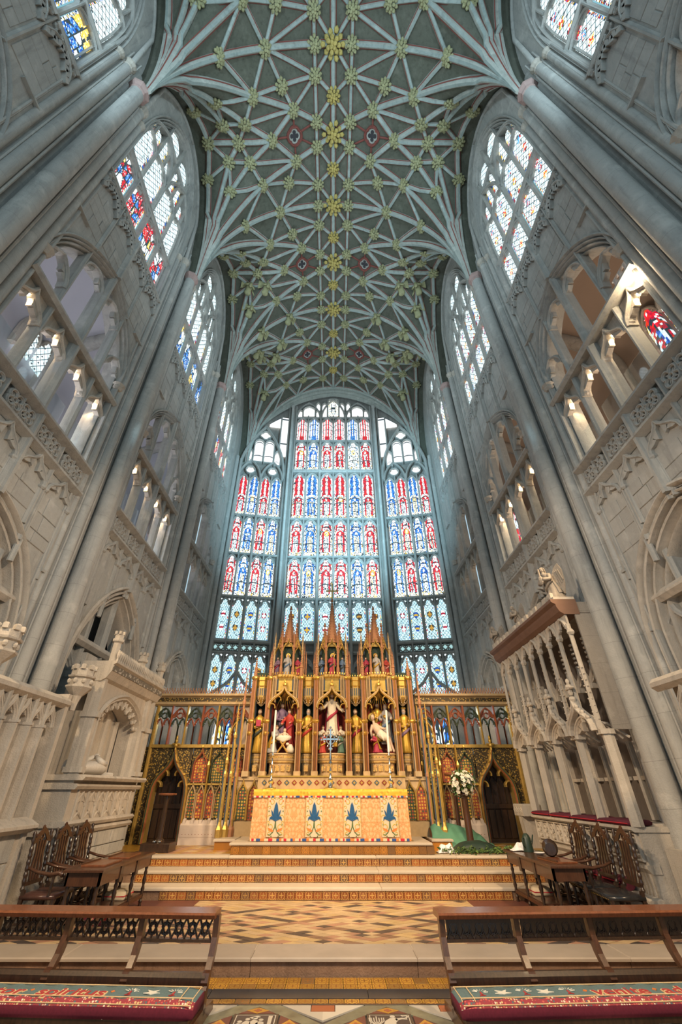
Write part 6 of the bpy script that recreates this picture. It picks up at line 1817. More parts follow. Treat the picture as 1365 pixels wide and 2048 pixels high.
for sx, lb in ((-1.52, 'left'), (1.40, 'right')):
    cs = thing('candlestick', f'silver altar candlestick carrying the {lb} tall candle', 'candlestick', (sx, 12.02, 1.871), 0, 'silver altar candlesticks')
    MB().lathe(CP[:9], (0, 0, 0), 14).build('foot', [M_['silver']], cs, smooth=True)
    MB().lathe(CP[8:17], (0, 0, 0), 12).build('stem', [M_['silver']], cs, smooth=True)
    MB().lathe(CP[16:], (0, 0, 0), 14).build('drip_pan', [M_['silver']], cs, smooth=True)
    for a in range(3):
        MB().ell((.11 * cos(a * 2.1), .11 * sin(a * 2.1), .015), (.03, .03, .018), 6, 4).build('claw_foot', [M_['silver']], cs)
    cd = thing('candle', f'tall unlit white candle standing on the {lb} silver candlestick', 'candle', (sx, 12.02, 1.871 + .775), 0, 'altar candles')
    MB().lathe([(.028, 0), (.025, .95), (.012, .962)], (0, 0, 0), 12).build('wax', [M_['candle']], cd, smooth=True)
    MB().lathe([(.004, .955), (.003, .985)], (0, 0, 0), 5).build('wick', [M_['black']], cd)
ac = thing('altar_cross', 'ornate silver cross on a tall knopped stem at the middle of the altar', 'cross', (-.07, 12.02, 1.871))
MB().lathe([(.15, 0), (.155, .02), (.12, .03), (.07, .06), (.04, .12), (.06, .16), (.065, .19), (.03, .23), (.025, .33), (.045, .36), (.02, .40)], (0, 0, 0), 12).build('foot', [M_['silver']], ac, smooth=True)
MB().lathe([(.02, .40), (.02, .46), (.05, .50), (.055, .54), (.025, .58), (.035, .63), (.03, .70), (.02, .8)], (0, 0, 0), 12).build('stem', [M_['silver']], ac, smooth=True)
q = MB(); q.box(-.018, .018, -.015, .015, .8, 1.28); q.box(-.19, .19, -.014, .014, 1.04, 1.075)
for dx, dz in ((-.2, 1.057), (.2, 1.057), (0, 1.29), (0, .86)):
    for a in range(3): q.ell((dx + .035 * cos(a * 2.1 + 1.57), 0, dz + .035 * sin(a * 2.1 + 1.57)), (.03, .02, .03), 6, 4)
q.bar(ring((0, 1.057), .11, 20), lambda a, b, d: (a, d, b), .012, -.014, .014, closed=True)
for a in range(8):
    t = a * pi / 4 + .39; q.tube([(.05 * cos(t), 0, 1.057 + .05 * sin(t)), (.17 * cos(t), 0, 1.057 + .17 * sin(t))], .009, 5); q.ell((.17 * cos(t), 0, 1.057 + .17 * sin(t)), (.018, .015, .018), 5, 4)
q.build('cross_head', [M_['silver']], ac)

# ================================================================== side monuments and screens
SW = M_['stonew']
# ---- tall stone screens closing the first bays
for side in (-1, 1):
    MX = lambda s, z, d, side=side: (side * (4.9 + d), s, z)
    t = thing('choir_screen', f"tall pale stone screen of narrow cusped lights under a level rail, {'left' if side<0 else 'right'} of the kneelers", 'screen', (side * 5.0, 6.2, 0))
    OF = (-side * 5.0, -6.2, 0)
    ye = 8.12 if side < 0 else 6.55
    def sp2(mb, name, mat=SW, smooth=False, parent=None, **kw):
        o = mb.build(name, [mat], parent or t, smooth, **kw)
        if not parent: o.location = OF
        return o
    P = lambda a, b, d, MX=MX: MX(d, b, a)
    mb = MB(); mb.prism([(-.14, 3.12), (-.14, 3.18), (-.08, 3.24), (.2, 3.24), (.2, 3.12), (-.06, 3.06)], P, 3.6, ye + .06); sp2(mb, 'rail')
    mb = MB(); mb.prism([(-.26, 1.36), (-.26, 1.40), (-.06, 1.50), (.2, 1.50), (.2, 1.30), (-.16, 1.30)], P, 3.6, ye + .04); sp2(mb, 'ledge')
    mb = MB(); mb.prism([(-.06, .0), (-.06, 1.34), (.25, 1.34), (.25, 0)], P, 3.6, ye); sp2(mb, 'base')
    mb = MB(); mb.box(side * 5.06 if side > 0 else -5.66, 5.66 if side > 0 else -5.06, ye, 8.11, .0, 1.1); sp2(mb, 'low_wall')
    mb = MB(); mb.box(3.6, ye, .14, .22, 1.4, 3.15, M=lambda s, d, z, MX=MX: MX(s, z, d)); sp2(mb, 'panel_back', M_['stoned'])
    s = 3.62; k = 0; W_ = .335
    while s + W_ < ye + .01:
        q = MB(); q.prism([(-.04, 1.5), (-.09, 1.5), (-.12, 1.5), (-.12, 1.5)][:0] or [(s - .06, 0), (s - .02, -.12), (s + .02, -.12), (s + .06, 0), (s + .06, .16), (s - .06, .16)], lambda a, b, d, MX=MX: MX(a, d, b), 1.46, 2.70); sp2(q, 'shaft')
        q = MB(); q.prism([(s - .07, -.02), (s - .025, -.14), (s + .025, -.14), (s + .07, -.02), (s + .07, .16), (s - .07, .16)], lambda a, b, d, MX=MX: MX(a, d, b), 2.70, 2.74); sp2(q, 'shaft_capital')
        q = MB(); cusp_head(q, MX, s + .03, s + W_ - .03, 2.74, .30, .03, -.09, .10, og=True); q.bar([(s, 2.74), (s, 3.1)], MX, .03, -.11, .1)
        q.bar([(s + .0, 2.9), (s + W_ / 2, 3.1), (s + W_, 2.9)], MX, .018, -.06, .08); sp2(q, 'light_head')
        q = MB(); q.box(s + .06, s + W_ - .06, .06, .13, 1.5, 2.62, M=lambda a, d, z, MX=MX: MX(a, z, d)); sp2(q, 'panel')
        for zz in (.2, .58, .96):
            q = MB(); q.bbox(0, W_ - .012, 0, .36, 0, .02, .006, M=lambda a, b, c, s=s, zz=zz, MX=MX: MX(s + a, zz + b, -.06 - c)); sp2(q, 'stone_block', M_['block'])
        s += W_; k += 1
    if side < 0:
        q = MB(); q.prism([(ye - .02, -.10), (ye + .08, -.10), (ye + .11, -.02), (ye + .11, .14), (ye - .02, .14)], lambda a, b, d, MX=MX: MX(a, d, b), 0.17, 3.3); sp2(q, 'end_post')
# battlemented corbel pedestals
for i, (x, y, z, lb) in enumerate(((-4.86, 8.42, 3.32, 'octagonal battlemented corbel on the end post of the left choir screen'), (-5.02, 6.32, 3.42, 'octagonal battlemented corbel standing above the rail of the left choir screen'))):
    t = thing('statue_corbel', lb, 'corbel', (x, y, z), 0, 'battlemented corbels')
    MB().lathe([(.05, -.25), (.07, -.1), (.10, 0), (.20, .10), (.24, .14), (.24, .17)], (0, 0, 0), 8).build('bowl', [SW], t)
    MB().lathe([(.19, .17), (.19, .30), (.24, .32), (.25, .35), (.2, .36), (.20, .46), (.02, .46)], (0, 0, 0), 8).build('drum', [SW], t)
    for a in range(8):
        q = MB(); c = (.185 * cos(a * pi / 4 + .39), .185 * sin(a * pi / 4 + .39)); q.lathe([(.055, .46), (.055, .53), (.03, .55)], (c[0], c[1], 0), 4, phase=a * pi / 4 + .39 + pi / 4); q.build('merlon', [SW], t)
        q = MB(); q.ell((.2 * cos(a * pi / 4), .2 * sin(a * pi / 4), .25), (.04, .04, .05), 6, 4); q.build('leaf', [SW], t)

# ---- canopied tomb on the left
MX = lambda s, z, d: (-(4.72 + d), s, z)
P = lambda a, b, d: MX(d, b, a)
tm = thing('canopied_tomb', 'pale stone tomb with arched canopy and panelled chest along the left wall', 'tomb', (-5.0, 10.5, .165))
def tp(mb, name, mat=SW, smooth=False, parent=None, **kw):
    o = mb.build(name, [mat], parent or tm, smooth, **kw)
    if not parent: o.location = (5.0, -10.5, -.165)
    return o
ya, yb = 9.05, 11.95
mb = MB(); mb.box(ya, yb, .05, .7, .165, 1.2, M=lambda s, d, z: MX(s, z, d)); base = tp(mb, 'base')
z = .18
rnd = random.Random(3); bl = []
ashlar(bl, MX, ya, yb, .72, 1.16, rnd, .22, .5, d=.035)
for b in bl: tp(b, 'stone_block', M_['block'])
for z, o in ((1.18, .0), (1.30, -.02), (1.86, -.04), (2.0, -.14)):
    q = MB(); q.prism([(o, z), (o - .04, z + .05), (o, z + .09), (.6, z + .09), (.6, z)], P, ya - .05, yb + .05); tp(q, 'moulding')
mb = MB(); mb.box(ya, yb, .04, .7, 1.2, 2.05, M=lambda s, d, z: MX(s, z, d)); tp(mb, 'chest')
for k in range(6):
    s0 = ya + .25 + k * .40; s1 = s0 + .38; m = (s0 + s1) / 2
    q = MB(); q.bar([(s0, 1.38), (s1, 1.38), (s1, 1.84), (s0, 1.84)], MX, .018, .0, .08, closed=True)
    cusp_head(q, MX, s0 + .02, s1 - .02, 1.60, .24, .018, .01, .06, og=True); q.bar([(s0 + .03, 1.40), (m, 1.52), (s1 - .03, 1.40)], MX, .014, .01, .06)
    tp(q, 'chest_panel')
    q = MB(); q.prism([(m - .07, 1.66), (m + .07, 1.66), (m + .065, 1.54), (m, 1.46), (m - .065, 1.54)], MX, .015, .06); tp(q, 'shield')
mb = MB(); mb.box(ya - .02, yb + .02, .55, .75, 2.0, 4.3, M=lambda s, d, z: MX(s, z, d)); tp(mb, 'back_wall')
for s in (ya + .28, (ya + yb) / 2 + .1, yb - .9):
    q = MB(); q.bar([(s, 2.1), (s, 3.2)], MX, .06, .42, .6); tp(q, 'back_mullion')
for s, w in ((ya + .06, .10), (yb - .35, .13), (yb - .05, .10)):
    q = MB(); q.prism([(s - w, .16), (s - w * .5, .0), (s + w * .5, .0), (s + w, .16), (s + w, .26), (s - w, .26)], lambda a, b, d: MX(a, d, b), 2.09, 3.8); col_ = tp(q, 'column')
    for z in (2.12, 3.05):
        q = MB(); q.prism([(s - w * 1.3, .14), (s - w * .7, -.05), (s + w * .7, -.05), (s + w * 1.3, .14), (s + w * 1.3, .28), (s - w * 1.3, .28)], lambda a, b, d: MX(a, d, b), z, z + .09); tp(q, 'column_band')
# arch with hanging cusps
p, q_ = ya + .22, yb - .52
ar = arch_even(p, q_, 3.02, .60, 20)
mb = MB(); order(mb, MX, [(p, 2.1)] + ar + [(q_, 2.1)], [(-.06, .05), (-.02, .0), (.02, .05), (.05, .04), (.08, .14), (.13, .2), (.14, .5)]); tp(mb, 'arch')
mb = MB(); strip(mb, MX, ar, 3.76, .06); tp(mb, 'spandrel')
for i in range(2, 19, 2):
    a = ar[i]; c = ((p + q_) / 2, 2.85)
    vx, vz_ = c[0] - a[0], c[1] - a[1]; L = hypot(vx, vz_); vx /= L; vz_ /= L
    q = MB(); cc = (a[0] + vx * .12, a[1] + vz_ * .12)
    q.bar([(cc[0] + .10 * cos(t), cc[1] + .10 * sin(t)) for t in [math.atan2(-vz_, -vx) + pi * (-.75 + 1.5 * j / 8) for j in range(9)]], MX, .022, .08, .2)
    q.ell(MX(cc[0] + .1 * vx - .04 * vz_, cc[1] + .1 * vz_ + .04 * vx, .12), (.04, .04, .05), 6, 4); tp(q, 'cusp')
for k in range(9):
    for sg in (0, 1):
        pass
# cornice with foliage band, cresting and pinnacles
q = MB(); q.prism([(.08, 3.72), (-.02, 3.78), (-.10, 3.92), (-.10, 4.04), (-.16, 4.08), (-.16, 4.12), (.6, 4.12), (.6, 3.72)], P, ya - .05, yb + .02); tp(q, 'cornice')
M_['carve'] = figured('carved_band', (.17, .15, .12), [(.42, .38, .32), (.5, .46, .4)], 13, .9, 0, (.38, .06), 1)
q = MB(); q.box(ya - .04, yb, -.115, -.10, 3.925, 4.035, M=lambda s, d, z: MX(s, z, d)); tp(q, 'foliage_band', M_['carve'])
n = 30
for k in range(n):
    s = ya + (yb - ya) * (k + .5) / n
    q = MB(); q.lathe([(.03, 0), (.02, .06), (.038, .12), (.04, .17), (.015, .24)], MX(s, 4.12, -.10), 6); tp(q, 'cresting_leaf')
for s, h in ((ya + .1, .62), ((ya + yb) / 2 + .1, .55), (yb - .1, .62)):
    q = MB(); q.lathe([(.09, 0), (.09, h), (.13, h + .03), (.13, h + .08), (.10, h + .09), (.10, h + .18), (.02, h + .19)], MX(s, 3.9, .02), 6); tt = tp(q, 'turret')
    for a in range(6):
        t = a * pi / 3; c = MX(s, 3.9 + h + .18, .02); q = MB(); q.box(c[0] + .09 * cos(t) - .025, c[0] + .09 * cos(t) + .025, c[1] + .09 * sin(t) - .025, c[1] + .09 * sin(t) + .025, c[2], c[2] + .07); q.build('merlon', [SW], tt)
# effigy
ef = thing('effigy', 'pale carved effigy lying with folded hands on the tomb slab', 'effigy', (-5.0, 9.85, 2.09), 0)
mb = MB(); mb.rings([[(w * cos(t), y, .02 + h * max(0, sin(t) * .5 + .5)) for t in [2 * pi * k / 14 for k in range(14)]] for y, w, h in ((-.75, .10, .16), (-.70, .14, .24), (-.3, .16, .20), (.1, .19, .24), (.35, .22, .26), (.5, .18, .22), (.55, .07, .16))]); mb.build('robe', [fmat('alab')], ef, smooth='all')
mb = MB(); mb.ell((0, .66, .15), (.085, .12, .10), 12, 8); mb.ell((0, .65, .25), (.018, .03, .02), 6, 4); mb.ell((-.035, .69, .235), (.02, .015, .01), 6, 4); mb.ell((.035, .69, .235), (.02, .015, .01), 6, 4); mb.build('head', [fmat('alab')], ef, smooth='all')
mb = MB(); mb.tube([(-.17, .38, .2), (-.16, .15, .26), (-.02, .22, .34)], [.06, .055, .04], 8); mb.tube([(.17, .38, .2), (.16, .15, .26), (.02, .22, .34)], [.06, .055, .04], 8); hand(mb, (-.015, .25, .35), (.1, .5, .5), .045); hand(mb, (.015, .25, .35), (-.1, .5, .5), .045); mb.build('arms', [fmat('alab')], ef, smooth='all')
mb = MB(); mb.bbox(-.2, .2, .52, .82, 0, .07, .02); mb.build('pillow', [fmat('alab')], ef)

M_['shade_rec'] = plain('shaded_stone', (.12, .10, .085), .9)  # shade of the sedilia recess put into the stone colour
# ---- sedilia on the right
MX = lambda s, z, d: (4.72 + d, s, z)
P = lambda a, b, d: MX(d, b, a)
sd = thing('sedilia', 'row of four canopied stone seats with tall open tracery along the right wall', 'sedilia', (5.0, 10.1, .165))
def dp(mb, name, mat=SW, smooth=False, parent=None, **kw):
    o = mb.build(name, [mat], parent or sd, smooth, **kw)
    if not parent: o.location = (-5.0, -10.1, -.165)
    return o
ya, yb = 8.15, 12.05
mb = MB(); mb.box(ya, yb, .05, .95, .165, 1.32, M=lambda s, d, z: MX(s, z, d)); dp(mb, 'seat_base')
q = MB(); q.prism([(-.02, 1.30), (-.06, 1.33), (-.06, 1.37), (.95, 1.37), (.95, 1.3)], P, ya - .02, yb + .02); dp(q, 'seat_slab')
q = MB(); q.prism([(.05, .80), (-.0, .86), (.0, .90), (.2, .92), (.2, .8)], P, ya - .015, yb + .015); dp(q, 'moulding')
for k in range(12):
    s0 = ya + .06 + k * .322; m = s0 + .155
    q = MB(); q.bar([(s0, .95), (s0 + .30, .95), (s0 + .30, 1.27), (s0, 1.27)], MX, .014, .0, .06, closed=True); q.bar(quatre((m - .005, 1.11), .12, 24, 4, .45), MX, .018, .015, .06, closed=True); q.ell(MX(m, 1.11, .03), (.03, .04, .04), 6, 4); dp(q, 'frieze_panel')
mb = MB(); mb.box(ya, yb, .88, .97, 1.3, 5.0, M=lambda s, d, z: MX(s, z, d)); dp(mb, 'back_wall', M_['shade_rec'])
mb = MB(); mb.box(ya + .01, yb - .01, .12, .95, 4.86, 5.09, M=lambda s, d, z: MX(s, z, d)); mb.box(ya - .008, ya + .03, .2, .95, 2.74, 4.84, M=lambda s, d, z: MX(s, z, d)); dp(mb, 'shading_roof', M_['stoned'])  # roof and end wall added to keep light out of the recess
SWd = (yb - ya) / 4
for k in range(5):
    s = ya + k * SWd; w = .062
    q = MB(); q.prism([(s - w, .08), (s - w * .4, -.02), (s + w * .4, -.02), (s + w, .08), (s + w * .6, .16), (s - w * .6, .16)], lambda a, b, d: MX(a, d, b), 1.37, 2.68); dp(q, 'column')
    q = MB(); q.prism([(s - w * 1.4, .09), (s - w * .7, -.06), (s + w * .7, -.06), (s + w * 1.4, .09), (s + w, .18), (s - w, .18)], lambda a, b, d: MX(a, d, b), 2.66, 2.74); dp(q, 'capital')
    q = MB(); q.lathe([(.05, 2.74), (.05, 3.2), (.035, 3.25), (.028, 3.6), (.006, 3.9)], MX(s, 0, -.02), 6)
    for j in range(9):
        z = 2.9 + .11 * j
        for a in (1.6, 3.1, 4.7): q.ell((MX(s, 0, -.02)[0] + .045 * cos(a), s + .045 * sin(a), z), (.018, .022, .018), 4, 3)
    dp(q, 'pinnacle')
for k in range(4):
    p, r_ = ya + k * SWd + .09, ya + (k + 1) * SWd - .09; m = (p + r_) / 2
    q = MB(); cusp_head(q, MX, p, r_, 2.66, .34, .04, -.06, .12); dp(q, 'seat_arch')
    q = MB(); og = ogee(p - .03, r_ + .03, 2.72, .55, 8); q.bar(og, MX, .035, -.16, -.02); c = dp(q, 'ogee_hood')
    q = MB()
    for j in range(2, len(og) - 2, 2): q.ell(MX(og[j][0], og[j][1] + .045, -.12), (.045, .045, .04), 5, 4)
    for z, r0 in ((3.30, .07), (3.42, .05), (3.52, .075), (3.62, .04)): q.ell(MX(m, z, -.10), (r0, r0, .06), 6, 4)
    for sg in (-1, 1): q.ell(MX(m + sg * .09, 3.50, -.10), (.05, .06, .03), 6, 4)
    q.build('crockets', [SW], c, kind='stuff')
    q = MB()
    for a in range(5): q.tube([MX(p + (r_ - p) * a / 4, 2.62, .5), MX((p + (r_ - p) * a / 4 + m) / 2, 2.86, .3), MX(m, 2.95, .05)], .022, 5)
    dp(q, 'vault_ribs', SW, kind='stuff')
    q = MB(); q.box(p, r_, .3, .88, 1.365, 1.40, M=lambda s, d, z: MX(s, z, d)); dp(q, 'seat', SW)
    # backs of the seats: two tiers of thin mullions
    for j in range(1, 4):
        q = MB(); s = p + (r_ - p) * j / 4; q.bar([(s, 1.42), (s, 2.6)], MX, .028, .76, .9); dp(q, 'back_mullion', SW)
    q = MB(); q.box(p, r_, .8, .9, 2.0, 2.06, M=lambda s, d, z: MX(s, z, d)); dp(q, 'back_rail', SW)
    # open upper tracery: two shafts a seat
    for j in (0, 1):
        s0 = ya + (k + j * .5) * SWd; s1 = s0 + SWd / 2
        q = MB(); q.prism([(s0 - .026, .0), (s0 - .012, -.05), (s0 + .012, -.05), (s0 + .026, .0), (s0 + .015, .03), (s0 - .015, .03)], lambda a, b, d: MX(a, d, b), 2.9, 4.62); dp(q, 'upper_shaft', SW)
        q = MB(); cusp_head(q, MX, s0 + .02, s1 - .02, 4.45, .34, .024, -.05, .04, spandrel=4.86); q.lathe([(.05, -.05), (.08, 0), (.05, .06)], MX(s0, 4.45, 0), 6); dp(q, 'upper_head', SW)
        # shadowed inner canopies with crocketed ogees
        q = MB(); cusp_head(q, MX, s0 + .04, s1 - .04, 3.5, .4, .025, .3, .45, og=True)
        for jj in range(6):
            q.ell(MX((s0 + s1) / 2, 3.95 + .09 * jj, .32), (.03, .035 + .02 * (jj % 2), .03), 5, 3)
        dp(q, 'inner_canopy', SW)
q = MB(); q.prism([(s0 + SWd / 2 - .026, .0), (s0 + SWd / 2 - .012, -.05), (s0 + SWd / 2 + .012, -.05), (s0 + SWd / 2 + .026, .0), (s0 + SWd / 2, .03)], lambda a, b, d: MX(a, d, b), 2.9, 4.62); dp(q, 'upper_shaft', SW)
M_['cornr'] = plain('painted_cornice', (.17, .095, .065), .7, 0, .25, 5)
q = MB(); q.prism([(-.02, 4.82), (-.10, 4.88), (-.14, 4.98), (-.14, 5.03), (-.22, 5.08), (-.22, 5.14), (.3, 5.14), (.3, 4.82)], P, ya - .02, yb + .05); dp(q, 'cornice', M_['cornr'])
q = MB(); q.prism([(-.14, 5.14), (-.14, 5.20), (.3, 5.20), (.3, 5.14)], P, ya, yb + .03); dp(q, 'parapet', SW)
for k in range(15):
    s = ya + .1 + k * .26
    q = MB(); q.bbox(s, s + .15, 0, .07, 0, .13, .012, M=lambda a, d, z: MX(a, 5.20 + z, -.13 + d)); dp(q, 'merlon', SW)
for i, (y, lb, rz) in enumerate(((11.95, 'carved stone angel playing a lute at the far end of the sedilia cornice', 1.2), (10.3, 'carved stone angel with folded wings at the middle of the sedilia cornice', 1.57), (8.35, 'large carved stone angel with spread wings at the near end of the sedilia cornice', 1.3))):
    figure('angel_statue', lb, (4.72, y, 5.20), .78 if i < 2 else .95, -rz, 'angel', 'angel', head='angel', hair='angel', arms='book', kneel=True, wings='angel', held='lute' if i != 1 else 'book', long_hair=True, seed=80 + i, group='carved angels on the sedilia cornice')
for k in range(4):
    c = thing('seat_cushion', f"flat maroon velvet cushion on the {['nearest','second','third','farthest'][k]} sedilia seat", 'cushion', (4.86, ya + SWd * (k + .5), 1.372), 0, 'maroon cushions on the sedilia')
    q = MB(); rs = []
    for z, g in ((0, .03), (.015, .0), (.05, -.01), (.075, .02), (.085, .09)):
        rs.append([((-.19 + g) * sx if sx < 0 else (.19 - g), sy * (SWd / 2 - .04 - g), z) for sx, sy in ((-1, -1), (1, -1), (1, 1), (-1, 1))])
    rs = [[((.19 - g) * a, (SWd / 2 - .04 - g) * b, z + .004 * sin(b * 5)) for a, b in ((-1, -1), (-1, -.3), (-1, .4), (-1, 1), (1, 1), (1, .3), (1, -.4), (1, -1))] for z, g in ((0, .03), (.015, 0), (.05, -.01), (.075, .02), (.085, .09))]
    q.rings(rs); q.build('cover', [M_['maroon']], c, smooth='all')
    q = MB(); q.tube([(-.2, -(SWd / 2 - .04), .035), (-.205, 0, .035), (-.2, SWd / 2 - .04, .035)], .008, 6); q.build('piping', [M_['redth']], c)
# credence bracket beyond the sedilia
cb = thing('credence_bracket', 'stone credence shelf on a tapering bracket beyond the sedilia', 'shelf', (4.85, 12.75, 1.2))
MB().bbox(-.22, .25, -.3, .3, .12, .36, .02).build('shelf', [SW], cb)
q = MB(); q.prism([(-.12, -.75), (.25, -.75), (.25, .12), (-.2, .12)], lambda a, b, d: (a, d, b), -.12, .12); q.build('bracket', [SW], cb)
for k in range(4):
    q = MB(); q.bar(quatre((-.22 + k * .148, .24), .05, 16), lambda a, b, d: (-.222 + d, a, b), .01, -.012, .01, closed=True); q.build('carved_leaf', [SW], cb)
# low stone bench and plinth blocks at the foot of the right wall
for side in (1,):
    t = thing('wall_bench', f"worn low stone bench along the foot of the {'left' if side<0 else 'right'} wall", 'bench', (side * 4.74, 10, .165))
    q = MB(); q.bbox(-.20, .02, -1.95 if side > 0 else -.95, 1.95, 0, .38, .02); q.build('seat', [SW], t)
    for k in range(5):
        q = MB(); q.bbox(0, .7, 0, .3, 0, .012, .005, M=lambda a, b, c, k=k, side=side: (-side * (.20 + c), -1.9 + k * .76 + a if side > 0 else -.95 + k * .58 + a * .8, .04 + b)); q.build('stone_block', [M_['block']], t)

# ================================================================== FURNITURE
F1 = .165                                             # level of the upper pavement
OAK, OAKR = M_['oak'], M_['oakr']
# ---- two long kneelers with openwork rails and their embroidered cushions
def kneeler_parts(t, n, openwork, L):
    """built along +X from 0 to L, faces -Y"""
    q = MB(); q.rings([[(x, y, z) for y, z in ((.46, .70), (.46, .745), (.44, .76), (.22, .75), (.20, .735), (.22, .70))] for x in (-.03, L)]); q.build('top_rail', [M_['mahog']], t)
    q = MB(); q.box(0, L, .33, .37, .68, .71); q.box(0, L, .30, .35, .505, .53); q.build('upper_rail', [OAK], t)
    q = MB(); q.prism([(.10, .24), (.10, .30), (.13, .33), (.17, .33), (.17, .24)], lambda a, b, d: (d, a, b), 0, L); q.build('lower_rail', [OAK], t)
    px = [0.02 + k * .82 for k in range(n)]
    for x in px:
        q = MB(); pts = [(.33, .72), (.33, .55), (.27, .42), (.17, .30), (.12, .22), (.10, .06)]
        q.rings([[(x + a, y + b, z) for a, b in ((-.03, -.035), (.03, -.035), (.03, .045), (-.03, .045))] for y, z in pts]); q.build('post', [OAKR], t)
        q = MB(); q.rings([[(x + a, y + b * .5, z) for a, b in ((-.034, -.035), (.034, -.035), (.034, .045), (-.034, .045))] for y, z in ((.13, .22), (.11, .27), (.14, .33), (.2, .345))]); q.build('scroll', [OAKR], t)
        q = MB(); q.prism([(-.36, 0), (-.38, .05), (-.33, .10), (-.28, .10), (.10, .10), (.42, .07), (.44, 0)], lambda a, b, d: (d, a, b), x - .03, x + .03); q.build('foot', [OAKR], t)
    # openwork quatrefoil frieze
    x = .10
    MP = lambda s, z, d: (s, .335 - .0 + d + (z - .6) * .12, z)
    for k in range(n - 1):
        a0, a1 = px[k] + .05, px[k + 1] - .05; m = 5
        if not openwork:
            q = MB(); q.box(a0, a1, .325, .335, .53, .69); q.build('back_panel', [OAK], t)
        for j in range(m):
            c = a0 + (a1 - a0) * (j + .5) / m; w = (a1 - a0) / m / 2
            q = MB(); q.bar(quatre((c, .605), .050, 20, 4, .35, pi / 4), MP, .0075, -.018, .012, closed=True)
            q.bar([(c - w, .69), (c, .545), (c + w, .69)], MP, .009, -.015, .012); q.bar([(c - w, .53), (c, .665), (c + w, .53)], MP, .009, -.015, .012)
            q.build('tracery', [OAK], t)
    q = MB(); q.box(0, L, -.30, .10, .10, .14); q.build('kneeling_board', [OAK], t)
def text_mesh(txt, size, name, off=.002):
    cu = bpy.data.curves.new(name, 'FONT'); cu.body = txt; cu.size = size; cu.extrude = .003; cu.offset = off; cu.resolution_u = 3; cu.shear = .06
    ob = bpy.data.objects.new(name, cu); COL.objects.link(ob)
    dg = bpy.context.evaluated_depsgraph_get(); dg.update()
    me = bpy.data.meshes.new_from_object(ob.evaluated_get(dg)); bpy.data.objects.remove(ob); me.name = name
    return me
M_['needle'] = plain('teal_needlework', (.11, .17, .18), .95, 0, .25, 60)
M_['nred'] = plain('crimson_needlework', (.12, .012, .03), .95, 0, .35, 50)
M_['nbord'] = figured('border_needlework', (.30, .045, .06), [(.62, .45, .22), (.08, .14, .16), (.55, .12, .10), (.68, .60, .48)], 42, .95, 0, (.42, .06), .4)
M_['nlet'] = plain('cream_needlework', (.66, .48, .27), .95, 0, .2, 60)
M_['nlet2'] = plain('red_letters', (.40, .05, .05), .95, 0, .2, 60)
M_['nwhite'] = plain('white_needlework', (.68, .66, .58), .95, 0, .1, 60)
